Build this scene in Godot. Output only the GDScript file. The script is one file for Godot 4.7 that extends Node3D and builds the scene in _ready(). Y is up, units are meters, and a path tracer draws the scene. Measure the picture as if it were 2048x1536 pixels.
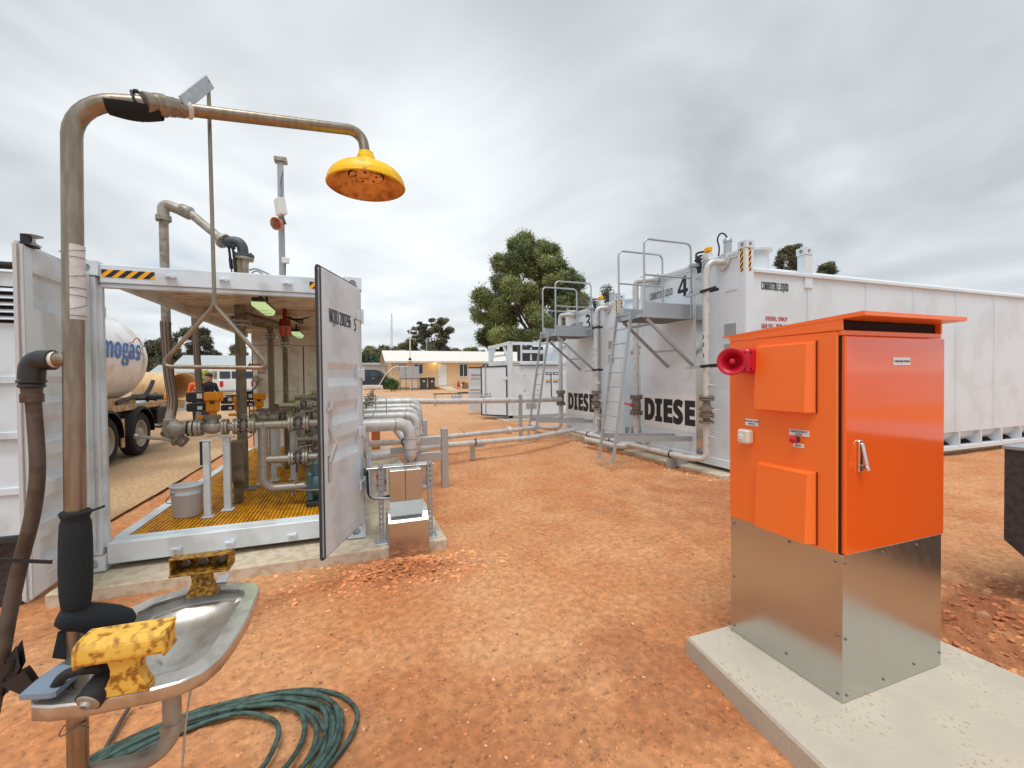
extends Node3D
# An outdoor fuel depot on red dirt: pump container, diesel tanks, control cabinet, safety shower.

var M := {}
var based := {}
var taken := {}
var sg := 1
var rng := RandomNumberGenerator.new()

# ---------------------------------------------------------------- naming
func numbered(called: String) -> String:
	if not taken.has(called):
		taken[called] = 0
		return called
	taken[called] += 1
	return "%s_%03d" % [called, taken[called]]

func tag(o, label: String, category: String, group := ""):
	o.set_meta("label", label)
	o.set_meta("category", category)
	if group != "":
		o.set_meta("group", group)
	return o

# a thing whose parts are given in world coordinates
func thing(called, label, category, at: Vector3, group := ""):
	var o := Node3D.new()
	o.name = numbered(called)
	add_child(o, true)
	o.position = at
	based[o] = at
	return tag(o, label, category, group)

# a thing whose parts are given in its own coordinates
func own(called, label, category, at: Vector3, turn := 0.0, group := ""):
	var o := Node3D.new()
	o.name = numbered(called)
	add_child(o, true)
	o.position = at
	o.rotation.y = turn
	return tag(o, label, category, group)

func dup(o, at: Vector3, label: String, turn := 0.0):
	var c = o.duplicate()
	c.name = numbered(String(o.name).rstrip("0123456789").trim_suffix("_"))
	add_child(c, true)
	c.position = at
	c.rotation.y = turn
	c.set_meta("label", label)
	return c

func st() -> SurfaceTool:
	var s := SurfaceTool.new()
	s.begin(Mesh.PRIMITIVE_TRIANGLES)
	return s

func part(called, s: SurfaceTool, m, parent = null, label := ""):
	s.generate_normals()
	var o := MeshInstance3D.new()
	o.mesh = s.commit()
	o.material_override = m
	return put(o, called, parent, label)

func put(o, called, parent = null, label := ""):
	if parent == null:
		o.name = numbered(called)
		add_child(o, true)
	else:
		o.name = called
		parent.add_child(o, true)
		if based.has(parent):
			o.position -= based[parent]
	if label != "":
		o.set_meta("label", label)
	return o

func struct(called, s: SurfaceTool, m):
	var o = part(called, s, m)
	o.set_meta("kind", "structure")
	return o

# ---------------------------------------------------------------- shapes
func fan(s: SurfaceTool, pts: Array, c: Vector3):
	var mid := Vector3.ZERO
	for p in pts:
		mid += p
	mid /= pts.size()
	var n = (pts[1] - pts[0]).cross(pts[2] - pts[0])
	var flip: bool = n.dot(mid - c) > 0.0
	for i in range(1, pts.size() - 1):
		s.add_vertex(pts[0])
		if flip:
			s.add_vertex(pts[i + 1]); s.add_vertex(pts[i])
		else:
			s.add_vertex(pts[i]); s.add_vertex(pts[i + 1])

func quad(s: SurfaceTool, a: Vector3, b: Vector3, c: Vector3, d: Vector3, from: Vector3):
	s.set_smooth_group(-1)
	fan(s, [a, b, c, d], from)

func box(s: SurfaceTool, c: Vector3, size: Vector3, b := 0.0, basis := Basis()):
	s.set_smooth_group(-1)
	var h := size / 2.0
	var e := minf(b, minf(h.x, minf(h.y, h.z)) * 0.6)
	if e <= 0.0:
		for ax in 3:
			for sg_ in [-1.0, 1.0]:
				var q := []
				for k in [[-1, -1], [1, -1], [1, 1], [-1, 1]]:
					var v := Vector3.ZERO
					v[ax] = sg_ * h[ax]
					v[(ax + 1) % 3] = k[0] * h[(ax + 1) % 3]
					v[(ax + 2) % 3] = k[1] * h[(ax + 2) % 3]
					q.append(c + basis * v)
				fan(s, q, c)
		return
	var pt := func(sx, sy, sz, ax):
		var v := Vector3(sx * (h.x - e), sy * (h.y - e), sz * (h.z - e))
		v[ax] += e * [sx, sy, sz][ax]
		return c + basis * v
	for ax in 3:
		for k in [-1, 1]:
			var q := []
			for j in [[-1, -1], [1, -1], [1, 1], [-1, 1]]:
				var g := [0, 0, 0]
				g[ax] = k; g[(ax + 1) % 3] = j[0]; g[(ax + 2) % 3] = j[1]
				q.append(pt.call(g[0], g[1], g[2], ax))
			fan(s, q, c)
	for ax in 3:   # edges parallel to ax
		for j in [[-1, -1], [1, -1], [1, 1], [-1, 1]]:
			var a1 := (ax + 1) % 3
			var a2 := (ax + 2) % 3
			var g := [0, 0, 0]
			g[a1] = j[0]; g[a2] = j[1]
			var g2 := g.duplicate()
			g[ax] = -1; g2[ax] = 1
			fan(s, [pt.call(g[0], g[1], g[2], a1), pt.call(g2[0], g2[1], g2[2], a1), pt.call(g2[0], g2[1], g2[2], a2), pt.call(g[0], g[1], g[2], a2)], c)
	for x in [-1, 1]:
		for y in [-1, 1]:
			for z in [-1, 1]:
				fan(s, [pt.call(x, y, z, 0), pt.call(x, y, z, 1), pt.call(x, y, z, 2)], c)

# a box given by its two corners
func bb(s: SurfaceTool, x0, x1, y0, y1, z0, z1, b := 0.0):
	box(s, Vector3((x0 + x1) / 2.0, (y0 + y1) / 2.0, (z0 + z1) / 2.0), Vector3(absf(x1 - x0), absf(y1 - y0), absf(z1 - z0)), b)

func side_of(d: Vector3) -> Vector3:
	var u := Vector3.UP if absf(d.y) < 0.9 else Vector3.RIGHT
	return d.cross(u).normalized()

# a bar of rectangular section between two points
func bar(s: SurfaceTool, a: Vector3, b: Vector3, w: float, h: float, up := Vector3.UP, bev := 0.0):
	var d := (b - a).normalized()
	if absf(d.dot(up)) > 0.98:
		up = Vector3.RIGHT
	var x := d.cross(up).normalized()
	var y := x.cross(d).normalized()
	box(s, (a + b) / 2.0, Vector3(w, h, a.distance_to(b)), bev, Basis(x, y, -d))

# lathe: profile of Vector2(radius, distance along dir)
func lathe(s: SurfaceTool, o: Vector3, dir: Vector3, prof: Array, n := 16, crisp := false, phase := 0.0):
	dir = dir.normalized()
	var x := side_of(dir)
	var y := dir.cross(x).normalized()
	sg += 1
	for k in range(prof.size() - 1):
		var p0: Vector2 = prof[k]
		var p1: Vector2 = prof[k + 1]
		if crisp:
			sg += 1
		s.set_smooth_group(sg)
		# the outward side lies to the right of the profile's way along the axis
		var t := (p1 - p0).normalized()
		for i in n:
			var a0 := TAU * i / n + phase
			var a1 := TAU * (i + 1) / n + phase
			var d0 := x * cos(a0) + y * sin(a0)
			var d1 := x * cos(a1) + y * sin(a1)
			var q := [o + dir * p0.y + d0 * p0.x, o + dir * p0.y + d1 * p0.x, o + dir * p1.y + d1 * p1.x, o + dir * p1.y + d0 * p1.x]
			var outw := (d0 + d1).normalized() * t.y - dir * t.x
			var mid = (q[0] + q[1] + q[2] + q[3]) / 4.0
			if p0.x < 1e-5:
				fan(s, [q[0], q[2], q[3]], mid - outw)
			elif p1.x < 1e-5:
				fan(s, [q[0], q[1], q[2]], mid - outw)
			else:
				fan(s, q, mid - outw)

func cyl(s: SurfaceTool, a: Vector3, b: Vector3, r: float, r2 := -1.0, n := 14, caps := true):
	if r2 < 0:
		r2 = r
	var l := a.distance_to(b)
	if caps:
		lathe(s, a, b - a, [Vector2(0, 0), Vector2(r, 0), Vector2(r2, l), Vector2(0, l)], n, true)
	else:
		lathe(s, a, b - a, [Vector2(r, 0), Vector2(r2, l)], n, true)

# a polyline with its corners rounded
func rounded(pts: Array, bend: float, closed := false, steps := 7) -> Array:
	var out := []
	var n := pts.size()
	for i in n:
		if not closed and (i == 0 or i == n - 1):
			out.append(pts[i]); continue
		var p: Vector3 = pts[i]
		var a: Vector3 = pts[(i - 1 + n) % n]
		var b: Vector3 = pts[(i + 1) % n]
		var da := (a - p).normalized()
		var db := (b - p).normalized()
		var cut := minf(bend, minf(p.distance_to(a), p.distance_to(b)) * 0.48)
		var pa := p + da * cut
		var pb := p + db * cut
		if da.dot(db) < -0.999:
			out.append(p); continue
		for k in steps + 1:
			var t := float(k) / steps
			# a conic close to a circular arc
			var w := 0.75
			var b0 := (1 - t) * (1 - t); var b1 := 2 * t * (1 - t) * w; var b2 := t * t
			out.append((pa * b0 + p * b1 + pb * b2) / (b0 + b1 + b2))
	if closed:
		out.append(out[0])
	return out

func smooth_path(pts: Array, per := 6, closed := false) -> Array:
	var out := []
	var n := pts.size()
	var last := n if closed else n - 1
	for i in last:
		var p0: Vector3 = pts[(i - 1 + n) % n] if (closed or i > 0) else pts[0]
		var p1: Vector3 = pts[i]
		var p2: Vector3 = pts[(i + 1) % n]
		var p3: Vector3 = pts[(i + 2) % n] if (closed or i + 2 < n) else pts[n - 1]
		for k in per:
			out.append(p1.cubic_interpolate(p2, p0, p3, float(k) / per))
	out.append(pts[0] if closed else pts[n - 1])
	return out

# a pipe along a path; r is a number or an array of radii
func sweep(s: SurfaceTool, path: Array, r, n := 10, caps := true):
	sg += 1
	var rings := []
	var up := side_of((path[1] - path[0]).normalized())
	for i in path.size():
		var d: Vector3
		if i == 0: d = path[1] - path[0]
		elif i == path.size() - 1: d = path[i] - path[i - 1]
		else: d = (path[i + 1] - path[i]).normalized() + (path[i] - path[i - 1]).normalized()
		d = d.normalized()
		up = (up - d * up.dot(d)).normalized()
		var v := d.cross(up)
		var rr: float = r[i] if r is Array else r
		var ring := []
		for k in n:
			var a := TAU * k / n
			ring.append(path[i] + (up * cos(a) + v * sin(a)) * rr)
		rings.append(ring)
	s.set_smooth_group(sg)
	for i in path.size() - 1:
		var c = (path[i] + path[i + 1]) / 2.0
		for k in n:
			var j := (k + 1) % n
			fan(s, [rings[i][k], rings[i][j], rings[i + 1][j], rings[i + 1][k]], c)
	if caps:
		s.set_smooth_group(-1)
		fan(s, rings[0], path[1])
		fan(s, rings[-1], path[-2])

func pipe(s: SurfaceTool, pts: Array, r: float, bend := 0.1, n := 12):
	sweep(s, rounded(pts, bend) if pts.size() > 2 else pts, r, n)

# a flat outline (2-D) pushed along z in a basis
func prism(s: SurfaceTool, outline: Array, o: Vector3, bx: Vector3, by: Vector3, thick: Vector3):
	s.set_smooth_group(-1)
	var n := outline.size()
	var pk := PackedVector2Array(outline)
	var idx := Geometry2D.triangulate_polygon(pk)
	var front := []
	var back := []
	var c := Vector3.ZERO
	for p in outline:
		var q: Vector3 = o + bx * p.x + by * p.y
		front.append(q); back.append(q + thick)
		c += q + thick * 0.5
	c /= n
	for i in range(0, idx.size(), 3):
		var m = (front[idx[i]] + front[idx[i + 1]] + front[idx[i + 2]]) / 3.0
		fan(s, [front[idx[i]], front[idx[i + 1]], front[idx[i + 2]]], m + thick)
		fan(s, [back[idx[i]], back[idx[i + 1]], back[idx[i + 2]]], m)
	var cw := Geometry2D.is_polygon_clockwise(pk)
	for i in n:
		var j := (i + 1) % n
		var e = outline[j] - outline[i]
		var out2 := Vector2(e.y, -e.x) * (-1.0 if cw else 1.0)
		var mid = (front[i] + back[j]) / 2.0
		fan(s, [front[i], front[j], back[j], back[i]], mid - (bx * out2.x + by * out2.y))

func ring_flange(s: SurfaceTool, c: Vector3, dir: Vector3, r: float, t: float, bolts := 8):
	dir = dir.normalized()
	cyl(s, c - dir * t / 2, c + dir * t / 2, r, -1, 20)
	var x := side_of(dir)
	var y := dir.cross(x)
	for i in bolts:
		var a := TAU * (i + 0.5) / bolts
		var p := c + (x * cos(a) + y * sin(a)) * r * 0.8
		cyl(s, p - dir * t * 1.1, p + dir * t * 1.1, r * 0.1, -1, 6)

# raised lettering
func words(parent, called, text: String, at: Vector3, right: Vector3, normal: Vector3, height: float, m, width := 0.0, bold := true, fat := 0.0):
	var tm := TextMesh.new()
	var f := SystemFont.new()
	f.font_names = PackedStringArray(["Droid Sans"])
	f.font_weight = 700 if bold else 400
	var fv := FontVariation.new()
	fv.base_font = f
	fv.variation_embolden = fat
	tm.font = fv if fat > 0.0 else f
	tm.text = text
	tm.font_size = 64
	tm.pixel_size = height / 46.0
	tm.depth = 0.003
	tm.curve_step = 4.0
	var o := MeshInstance3D.new()
	o.mesh = tm
	o.material_override = m
	var box_ := tm.get_aabb()
	var k := 1.0
	if width > 0.0 and box_.size.x > 0.0:
		k = width / box_.size.x
	right = right.normalized(); normal = normal.normalized()
	var up := normal.cross(right).normalized()
	var bs := Basis(right * k, up, normal)
	var cc := box_.get_center()
	o.transform = Transform3D(bs, at - bs * Vector3(cc.x, cc.y, 0))
	return put(o, called, parent)

# ---------------------------------------------------------------- materials
func noise(freq: float, oct: int, seed_: int, kind := FastNoiseLite.TYPE_SIMPLEX_SMOOTH) -> FastNoiseLite:
	var n := FastNoiseLite.new()
	n.seed = seed_
	n.noise_type = kind
	n.frequency = freq
	n.fractal_octaves = oct
	n.fractal_type = FastNoiseLite.FRACTAL_FBM if oct > 1 else FastNoiseLite.FRACTAL_NONE
	return n

# a grey or coloured wear texture: dark at the noise's low end, white at its high end
func wear(n: FastNoiseLite, lo: Color, hi: Color, a: float, b: float, size := 512, stretch := Vector2.ONE) -> ImageTexture:
	var im := n.get_seamless_image(int(size / stretch.x), int(size / stretch.y))
	im.resize(size, size, Image.INTERPOLATE_CUBIC)
	var src := im.get_data()
	var lut := []
	for v in 256:
		lut.append(lo.lerp(hi, smoothstep(a, b, v / 255.0)))
	var out := PackedByteArray()
	out.resize(size * size * 3)
	var bpp := int(src.size() / float(size * size))
	for i in size * size:
		var c: Color = lut[src[i * bpp]]
		out[i * 3] = int(c.r * 255); out[i * 3 + 1] = int(c.g * 255); out[i * 3 + 2] = int(c.b * 255)
	var res := Image.create_from_data(size, size, false, Image.FORMAT_RGB8, out)
	res.generate_mipmaps()
	return ImageTexture.create_from_image(res)

func bumps(n: FastNoiseLite, strength: float, size := 512) -> ImageTexture:
	var im := n.get_seamless_image(size, size)
	im.convert(Image.FORMAT_RGBA8)
	im.bump_map_to_normal_map(strength)
	return ImageTexture.create_from_image(im)

func mat(key: String, c: Color, rough: float, metal := 0.0, t = null, scale := 1.0, nrm = null, nstr := 0.5, rt = null):
	var m := StandardMaterial3D.new()
	m.resource_name = key
	m.albedo_color = c
	m.roughness = rough
	m.metallic = metal
	if t != null:
		m.albedo_texture = t
	if rt != null:
		m.roughness_texture = rt
	if nrm != null:
		m.normal_enabled = true
		m.normal_texture = nrm
		m.normal_scale = nstr
	if t != null or nrm != null:
		m.uv1_triplanar = true
		m.uv1_world_triplanar = true
		m.uv1_scale = Vector3.ONE * scale
	M[key] = m
	return m

# grit: crumbs of many sizes thrown over fine soil, in drifts
func grit() -> Image:
	var n := 1024
	var base := noise(0.02, 6, 210).get_seamless_image(n, n).get_data()
	var drift := noise(0.006, 3, 212).get_seamless_image(n, n).get_data()
	var v := PackedFloat32Array()
	v.resize(n * n)
	for i in n * n:
		v[i] = lerpf(0.80, 0.93, smoothstep(0.15, 0.85, base[i] / 255.0))
	var r := RandomNumberGenerator.new()
	r.seed = 31
	for k in 15000:
		var cx := r.randi() % n
		var cy := r.randi() % n
		if r.randf() > smoothstep(0.2, 0.75, drift[cy * n + cx] / 255.0) + 0.12: continue
		var rad := 1.3 + 6.5 * pow(r.randf(), 3.5)
		var tone := r.randf_range(0.05, 0.12) if r.randf() < 0.45 else -r.randf_range(0.06, 0.17)
		var sx := r.randf_range(0.6, 1.6)
		var m := int(rad * 1.6) + 1
		for y in range(-m, m + 1):
			for x in range(-m, m + 1):
				var d := sqrt(x * x * sx + y * y / sx) / rad
				if d < 1.0:
					var ix := ((cy + y + n) % n) * n + (cx + x + n) % n
					v[ix] = clampf(v[ix] + tone * (1.0 - d * d), 0.0, 1.0)
	var out := PackedByteArray()
	out.resize(n * n * 3)
	for i in n * n:
		out[i * 3] = int(255 * v[i]); out[i * 3 + 1] = int(255 * v[i]); out[i * 3 + 2] = int(252 * v[i])
	return Image.create_from_data(n, n, false, Image.FORMAT_RGB8, out)

# pitted concrete: small elongated pits that come in drifts
func pitted() -> ImageTexture:
	var n := noise(0.09, 2, 72)
	var a := n.get_seamless_image(1024, 512)
	a.resize(1024, 1024, Image.INTERPOLATE_CUBIC)
	var b := noise(0.005, 3, 74).get_seamless_image(1024, 1024)
	var da := a.get_data()
	var db := b.get_data()
	var out := PackedByteArray()
	out.resize(1024 * 1024 * 3)
	for i in 1024 * 1024:
		var m := smoothstep(0.42, 0.62, db[i] / 255.0)
		var pit := smoothstep(0.30, 0.2, da[i] / 255.0) * m
		var v := lerpf(0.93, 1.0, db[i] / 255.0)
		out[i * 3] = int(255 * lerpf(v, 0.88, pit)); out[i * 3 + 1] = int(255 * lerpf(v, 0.80, pit)); out[i * 3 + 2] = int(255 * lerpf(v, 0.69, pit))
	var res := Image.create_from_data(1024, 1024, false, Image.FORMAT_RGB8, out)
	return ImageTexture.create_from_image(res)

func c8(r, g, b) -> Color:
	return Color(r / 255.0, g / 255.0, b / 255.0)

func materials():
	var blot := wear(noise(0.006, 5, 3), c8(232, 229, 224), Color.WHITE, 0.2, 0.6)
	var dirty := wear(noise(0.008, 5, 7), c8(206, 190, 170), Color.WHITE, 0.2, 0.6)
	var streak := wear(noise(0.01, 4, 12), c8(246, 244, 241), Color.WHITE, 0.2, 0.5, 512, Vector2(1, 8))
	var brushed := wear(noise(0.05, 3, 5), c8(226, 221, 214), Color.WHITE, 0.2, 0.8, 512, Vector2(1, 6))
	var spangle := wear(noise(0.03, 2, 9, FastNoiseLite.TYPE_CELLULAR), c8(214, 217, 220), c8(244, 246, 248), 0.1, 0.9)
	var speck := wear(noise(0.06, 4, 21), c8(205, 194, 180), Color.WHITE, 0.25, 0.65)
	var grime := wear(noise(0.010, 6, 33), c8(150, 118, 60), Color.WHITE, 0.2, 0.7)
	var fine := bumps(noise(0.08, 3, 40), 2.0)
	var mottle := bumps(noise(0.012, 3, 41), 3.0)
	var roughmap := wear(noise(0.01, 4, 52), c8(205, 205, 205), Color.WHITE, 0.2, 0.8)
	mat("white", c8(219, 230, 238), 0.42, 0.0, blot, 0.5, mottle, 0.05, roughmap)
	mat("tank_white", c8(220, 231, 239), 0.4, 0.0, wear(noise(0.006, 5, 15), c8(246, 245, 243), Color.WHITE, 0.2, 0.6), 0.3, mottle, 0.04, roughmap)
	mat("inside_white", c8(224, 219, 208), 0.5, 0.0, blot, 0.6)
	mat("roof_under", c8(214, 202, 186), 0.3, 0.0, dirty, 0.6)
	mat("cream", c8(216, 210, 196), 0.6, 0.0, blot, 0.7)
	mat("steel", c8(160, 150, 136), 0.36, 0.92, brushed, 2.0, fine, 0.05)
	mat("steel_bowl", c8(206, 203, 196), 0.33, 0.8, blot, 3.0, fine, 0.08, roughmap)
	mat("steel_pipe", c8(176, 174, 168), 0.42, 0.5, speck, 3.0, fine, 0.1)
	mat("silver", c8(212, 213, 213), 0.42, 0.3, blot, 1.5, fine, 0.06)
	mat("pipe_grey", c8(168, 164, 156), 0.5, 0.25, dirty, 1.2, fine, 0.08)
	mat("cast", c8(150, 143, 132), 0.55, 0.45, speck, 5.0, fine, 0.2)
	mat("old_pipe", c8(128, 120, 102), 0.6, 0.1, dirty, 1.0, fine, 0.1)
	mat("galv", c8(206, 210, 213), 0.42, 0.6, spangle, 5.0, null, 0.0, roughmap)
	mat("galv_old", c8(190, 195, 198), 0.5, 0.45, spangle, 5.0)
	mat("sheet", c8(196, 197, 194), 0.25, 0.95, null, 1.6, mottle, 0.03, roughmap)
	mat("chrome", c8(220, 220, 220), 0.12, 1.0)
	mat("bolt", c8(120, 120, 118), 0.4, 0.8)
	mat("orange", c8(255, 122, 42), 0.36, 0.0, null, 1.0, mottle, 0.02)
	M["orange"].clearcoat_enabled = true; M["orange"].clearcoat = 0.4; M["orange"].clearcoat_roughness = 0.25
	mat("orange_gloss", c8(248, 100, 26), 0.14, 0.0)
	M["orange_gloss"].clearcoat_enabled = true; M["orange_gloss"].clearcoat = 1.0; M["orange_gloss"].clearcoat_roughness = 0.06
	mat("actuator", c8(245, 150, 14), 0.45)
	mat("red_siren", c8(196, 24, 52), 0.35)
	mat("red", c8(190, 24, 30), 0.45)
	mat("black", c8(26, 27, 29), 0.55)
	mat("rubber", c8(34, 36, 38), 0.75, 0.0, speck, 2.0, fine, 0.3)
	mat("foam", c8(33, 40, 46), 0.95, 0.0, speck, 6.0, fine, 0.9)
	mat("black_plastic", c8(45, 48, 48), 0.4, 0.0, blot, 4.0)
	mat("dark_inside", c8(30, 22, 20), 0.9)
	mat("seal_grey", c8(196, 198, 198), 0.6)
	mat("gasket", c8(52, 55, 58), 0.7)
	mat("hose_brown", c8(138, 122, 108), 0.8, 0.0, streak, 1.2, fine, 0.3)
	mat("hose_grey", c8(92, 79, 70), 0.7, 0.0, dirty, 3.0, fine, 0.3)
	mat("hose_green", c8(70, 96, 90), 0.6, 0.0, wear(noise(0.012, 5, 61), c8(150, 138, 118), Color.WHITE, 0.2, 0.6), 2.0, fine, 0.12)
	mat("yellow_old", c8(232, 184, 76), 0.6, 0.0, wear(noise(0.009, 6, 37), c8(158, 128, 84), Color.WHITE, 0.15, 0.55), 6.0, fine, 0.25)
	mat("yellow_dark", c8(182, 140, 44), 0.6, 0.0, grime, 9.0, fine, 0.25)
	mat("yellow_head", c8(252, 204, 8), 0.4, 0.0, wear(noise(0.012, 6, 35), c8(190, 140, 50), Color.WHITE, 0.12, 0.34), 2.6)
	mat("head_inside", c8(240, 180, 108), 0.7, 0.0, wear(noise(0.010, 5, 36), c8(170, 150, 110), Color.WHITE, 0.25, 0.6), 4.0)
	mat("ochre", c8(222, 156, 12), 0.6, 0.0, dirty, 1.2)
	mat("ochre_dark", c8(170, 112, 10), 0.8)
	mat("hazard", c8(250, 178, 10), 0.5)
	mat("pump_blue", c8(70, 104, 116), 0.5, 0.0, speck, 6.0, fine, 0.3)
	mat("bolt_blue", c8(36, 60, 110), 0.5)
	mat("paper", c8(222, 226, 228), 0.7, 0.0, blot, 5.0)
	mat("plate", c8(232, 234, 234), 0.4)
	mat("plastic_white", c8(226, 222, 210), 0.4)
	mat("ink", c8(30, 33, 40), 0.6)
	mat("ink_red", c8(176, 40, 36), 0.6)
	mat("ink_grey", c8(96, 100, 106), 0.6)
	mat("ink_blue", c8(70, 120, 190), 0.5)
	mat("concrete", c8(206, 194, 174), 0.85, 0.0, wear(noise(0.012, 6, 70), c8(234, 224, 210), Color.WHITE, 0.2, 0.65, 1024), 0.6, bumps(noise(0.05, 4, 71), 2.0), 0.2)
	mat("concrete_pitted", c8(198, 190, 174), 0.85, 0.0, pitted(), 0.5, fine, 0.15)
	mat("concrete_side", c8(150, 140, 124), 0.9, 0.0, speck, 2.0, fine, 0.5)
	mat("slate_box", c8(74, 70, 70), 0.6, 0.2, wear(noise(0.02, 5, 75), c8(216, 208, 204), Color.WHITE, 0.2, 0.7), 1.2, fine, 0.15)
	mat("house_wall", c8(238, 206, 164), 0.8)
	mat("house_roof", c8(226, 222, 214), 0.6)
	mat("shed", c8(196, 203, 204), 0.6)
	mat("window_glass", c8(60, 72, 82), 0.1)
	mat("tyre", c8(32, 32, 33), 0.85, 0.0, speck, 4.0)
	mat("rim", c8(178, 174, 166), 0.45, 0.5, speck, 4.0)
	mat("tanker_white", c8(232, 232, 232), 0.28, 0.0, wear(noise(0.006, 4, 80), c8(225, 215, 200), Color.WHITE, 0.2, 0.5), 0.5)
	mat("tan", c8(222, 188, 140), 0.7, 0.0, blot, 0.8)
	mat("tan_rail", c8(196, 164, 126), 0.7, 0.0, dirty, 1.0)
	mat("car_dark", c8(48, 56, 70), 0.25)
	mat("car_white", c8(232, 233, 232), 0.3)
	mat("pale_blue", c8(176, 200, 216), 0.5)
	mat("bin_green", c8(60, 66, 60), 0.6)
	mat("bin_lid_yellow", c8(214, 160, 40), 0.6)
	mat("bin_lid_red", c8(110, 46, 52), 0.6)
	mat("bark", c8(92, 76, 62), 0.9)
	mat("bark_pale", c8(150, 132, 112), 0.9)
	mat("skin", c8(196, 142, 116), 0.6)
	mat("hivis", c8(240, 110, 60), 0.7)
	mat("cloth_dark", c8(38, 42, 50), 0.85)
	mat("hair", c8(40, 36, 34), 0.9)
	mat("leaf", Color.WHITE, 0.8)
	M["leaf"].vertex_color_use_as_albedo = true
	M["leaf"].backlight_enabled = true
	M["leaf"].backlight = Color(0.3, 0.34, 0.16)
	mat("stone", Color.WHITE, 0.9)
	M["stone"].vertex_color_use_as_albedo = true
	var g = mat("lens", c8(222, 238, 205), 0.3)
	g.emission_enabled = true
	g.emission = c8(188, 226, 158)
	g.emission_energy_multiplier = 0.45
	var h = mat("lamp_glow", c8(255, 224, 150), 0.4)
	h.emission_enabled = true
	h.emission = c8(255, 205, 110)
	h.emission_energy_multiplier = 0.8
	mat("beacon", c8(120, 36, 22), 0.15)
	mat("beacon_glass", c8(190, 80, 40), 0.1)
	mat("mast_red", c8(206, 110, 70), 0.4)

# ---------------------------------------------------------------- sky, light, camera
func sky_image() -> Image:
	var w := 1536
	var h := 768
	var n1 := noise(0.55, 5, 101)
	var n2 := noise(0.35, 3, 102)
	var n3 := noise(1.6, 4, 103)
	var data := PackedByteArray()
	data.resize(w * h * 3)
	var bright := Vector3(-0.0629, 0.457, -1.0963).normalized()
	var bright2 := Vector3(0.2813, 0.3841, -0.9689).normalized()
	var blue := Vector3(-0.3321, 0.1555, -1.1896).normalized()
	var dark := Vector3(1.2957, 0.3725, -0.597).normalized()
	for j in h:
		var v := (j + 0.5) / h
		var y := cos(PI * v)
		var r := sin(PI * v)
		for i in w:
			var k := (j * w + i) * 3
			if y < -0.02:
				data[k] = 176; data[k + 1] = 176; data[k + 2] = 178
				continue
			var a := TAU * (i + 0.5) / w
			var d := Vector3(sin(a) * r, y, -cos(a) * r)
			var q := Vector2(d.x, d.z) / (maxf(y, 0.0) + 0.13)
			# streaks run along one wind direction
			var p := Vector2(q.x * 0.86 + q.y * 0.5, (-q.x * 0.5 + q.y * 0.86) * 0.5)
			var warp := n2.get_noise_2d(p.x + 40.0, p.y) * 0.9
			var f := n1.get_noise_3d(p.x * 1.5 + warp, p.y * 2.2 + warp * 0.6, y * 0.6)
			var g := n3.get_noise_3d(p.x * 1.3 + warp, p.y * 2.6 + warp, y)
			var lum := 0.85 + f * 0.085 + g * 0.05
			lum += 0.04 * smoothstep(0.35, 0.0, y)
			lum -= 0.035 * smoothstep(0.35, 0.9, y)
			lum += 0.08 * smoothstep(0.88, 1.0, d.dot(bright)) + 0.05 * smoothstep(0.93, 1.0, d.dot(bright2))
			lum -= 0.02 * smoothstep(0.86, 1.0, d.dot(dark))
			var tint := clampf((lum - 0.6) / 0.32, 0.0, 1.0)
			var c := Color(0.90, 0.95, 1.0).lerp(Color(0.962, 0.985, 1.0), tint) * lum
			# a gap of blue low in the west
			var b := smoothstep(0.992, 0.9985, d.dot(blue)) * smoothstep(0.05, -0.2, f) * smoothstep(0.1, 0.2, y)
			c = c.lerp(Color(0.70, 0.78, 0.86), b * 0.8)
			data[k] = int(clampf(c.r, 0, 1) * 255); data[k + 1] = int(clampf(c.g, 0, 1) * 255); data[k + 2] = int(clampf(c.b, 0, 1) * 255)
	return Image.create_from_data(w, h, false, Image.FORMAT_RGB8, data)

func ground_at(x: float, z: float) -> float:
	var d := 0.344 * x - 0.9388 * z
	var near := lerpf(13.0, 8.5, smoothstep(3.0, -3.0, x))
	var far := 0.85 * smoothstep(near, 33.0, d)
	return far

var relief_a := noise(0.5, 3, 201)
var relief_b := noise(3.2, 3, 202)
var relief_c := noise(14.0, 2, 203)

func dirt_at(x: float, z: float) -> float:
	var y := ground_at(x, z)
	var k := clampf(1.0 - (-z - 25.0) / 20.0, 0.15, 1.0)
	y += (relief_a.get_noise_2d(x, z) * 0.022 + relief_b.get_noise_2d(x, z) * 0.012 + relief_c.get_noise_2d(x, z) * 0.009 + absf(relief_c.get_noise_2d(x * 2.3, z * 2.3)) * 0.006) * k
	# a heap of loose soil round the foot of the cable duct
	var m := Vector2((x - 0.42) / 0.75, (z + 4.28) / 0.42).length()
	y += smoothstep(1.0, 0.0, m) * (0.05 + relief_c.get_noise_2d(x * 1.3, z * 1.3) * 0.035)
	var m2 := Vector2((x - 4.2) / 1.6, (z + 1.75) / 0.5).length()
	y += smoothstep(1.0, 0.2, m2) * (0.05 + relief_b.get_noise_2d(x * 2.0, z * 2.0) * 0.05)
	# low bank of spoil by the far footing
	var m3 := Vector2((x - 4.6) / 1.8, (z + 15.0) / 1.6).length()
	y += smoothstep(1.0, 0.0, m3) * 0.16
	return y - 0.012

func soft(x, z, cx, cz, rx, rz) -> float:
	var n := relief_b.get_noise_2d(x * 0.55, z * 0.55) * 0.5
	return smoothstep(1.0, 0.15, Vector2((x - cx) / rx, (z - cz) / rz).length() + n)

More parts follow.
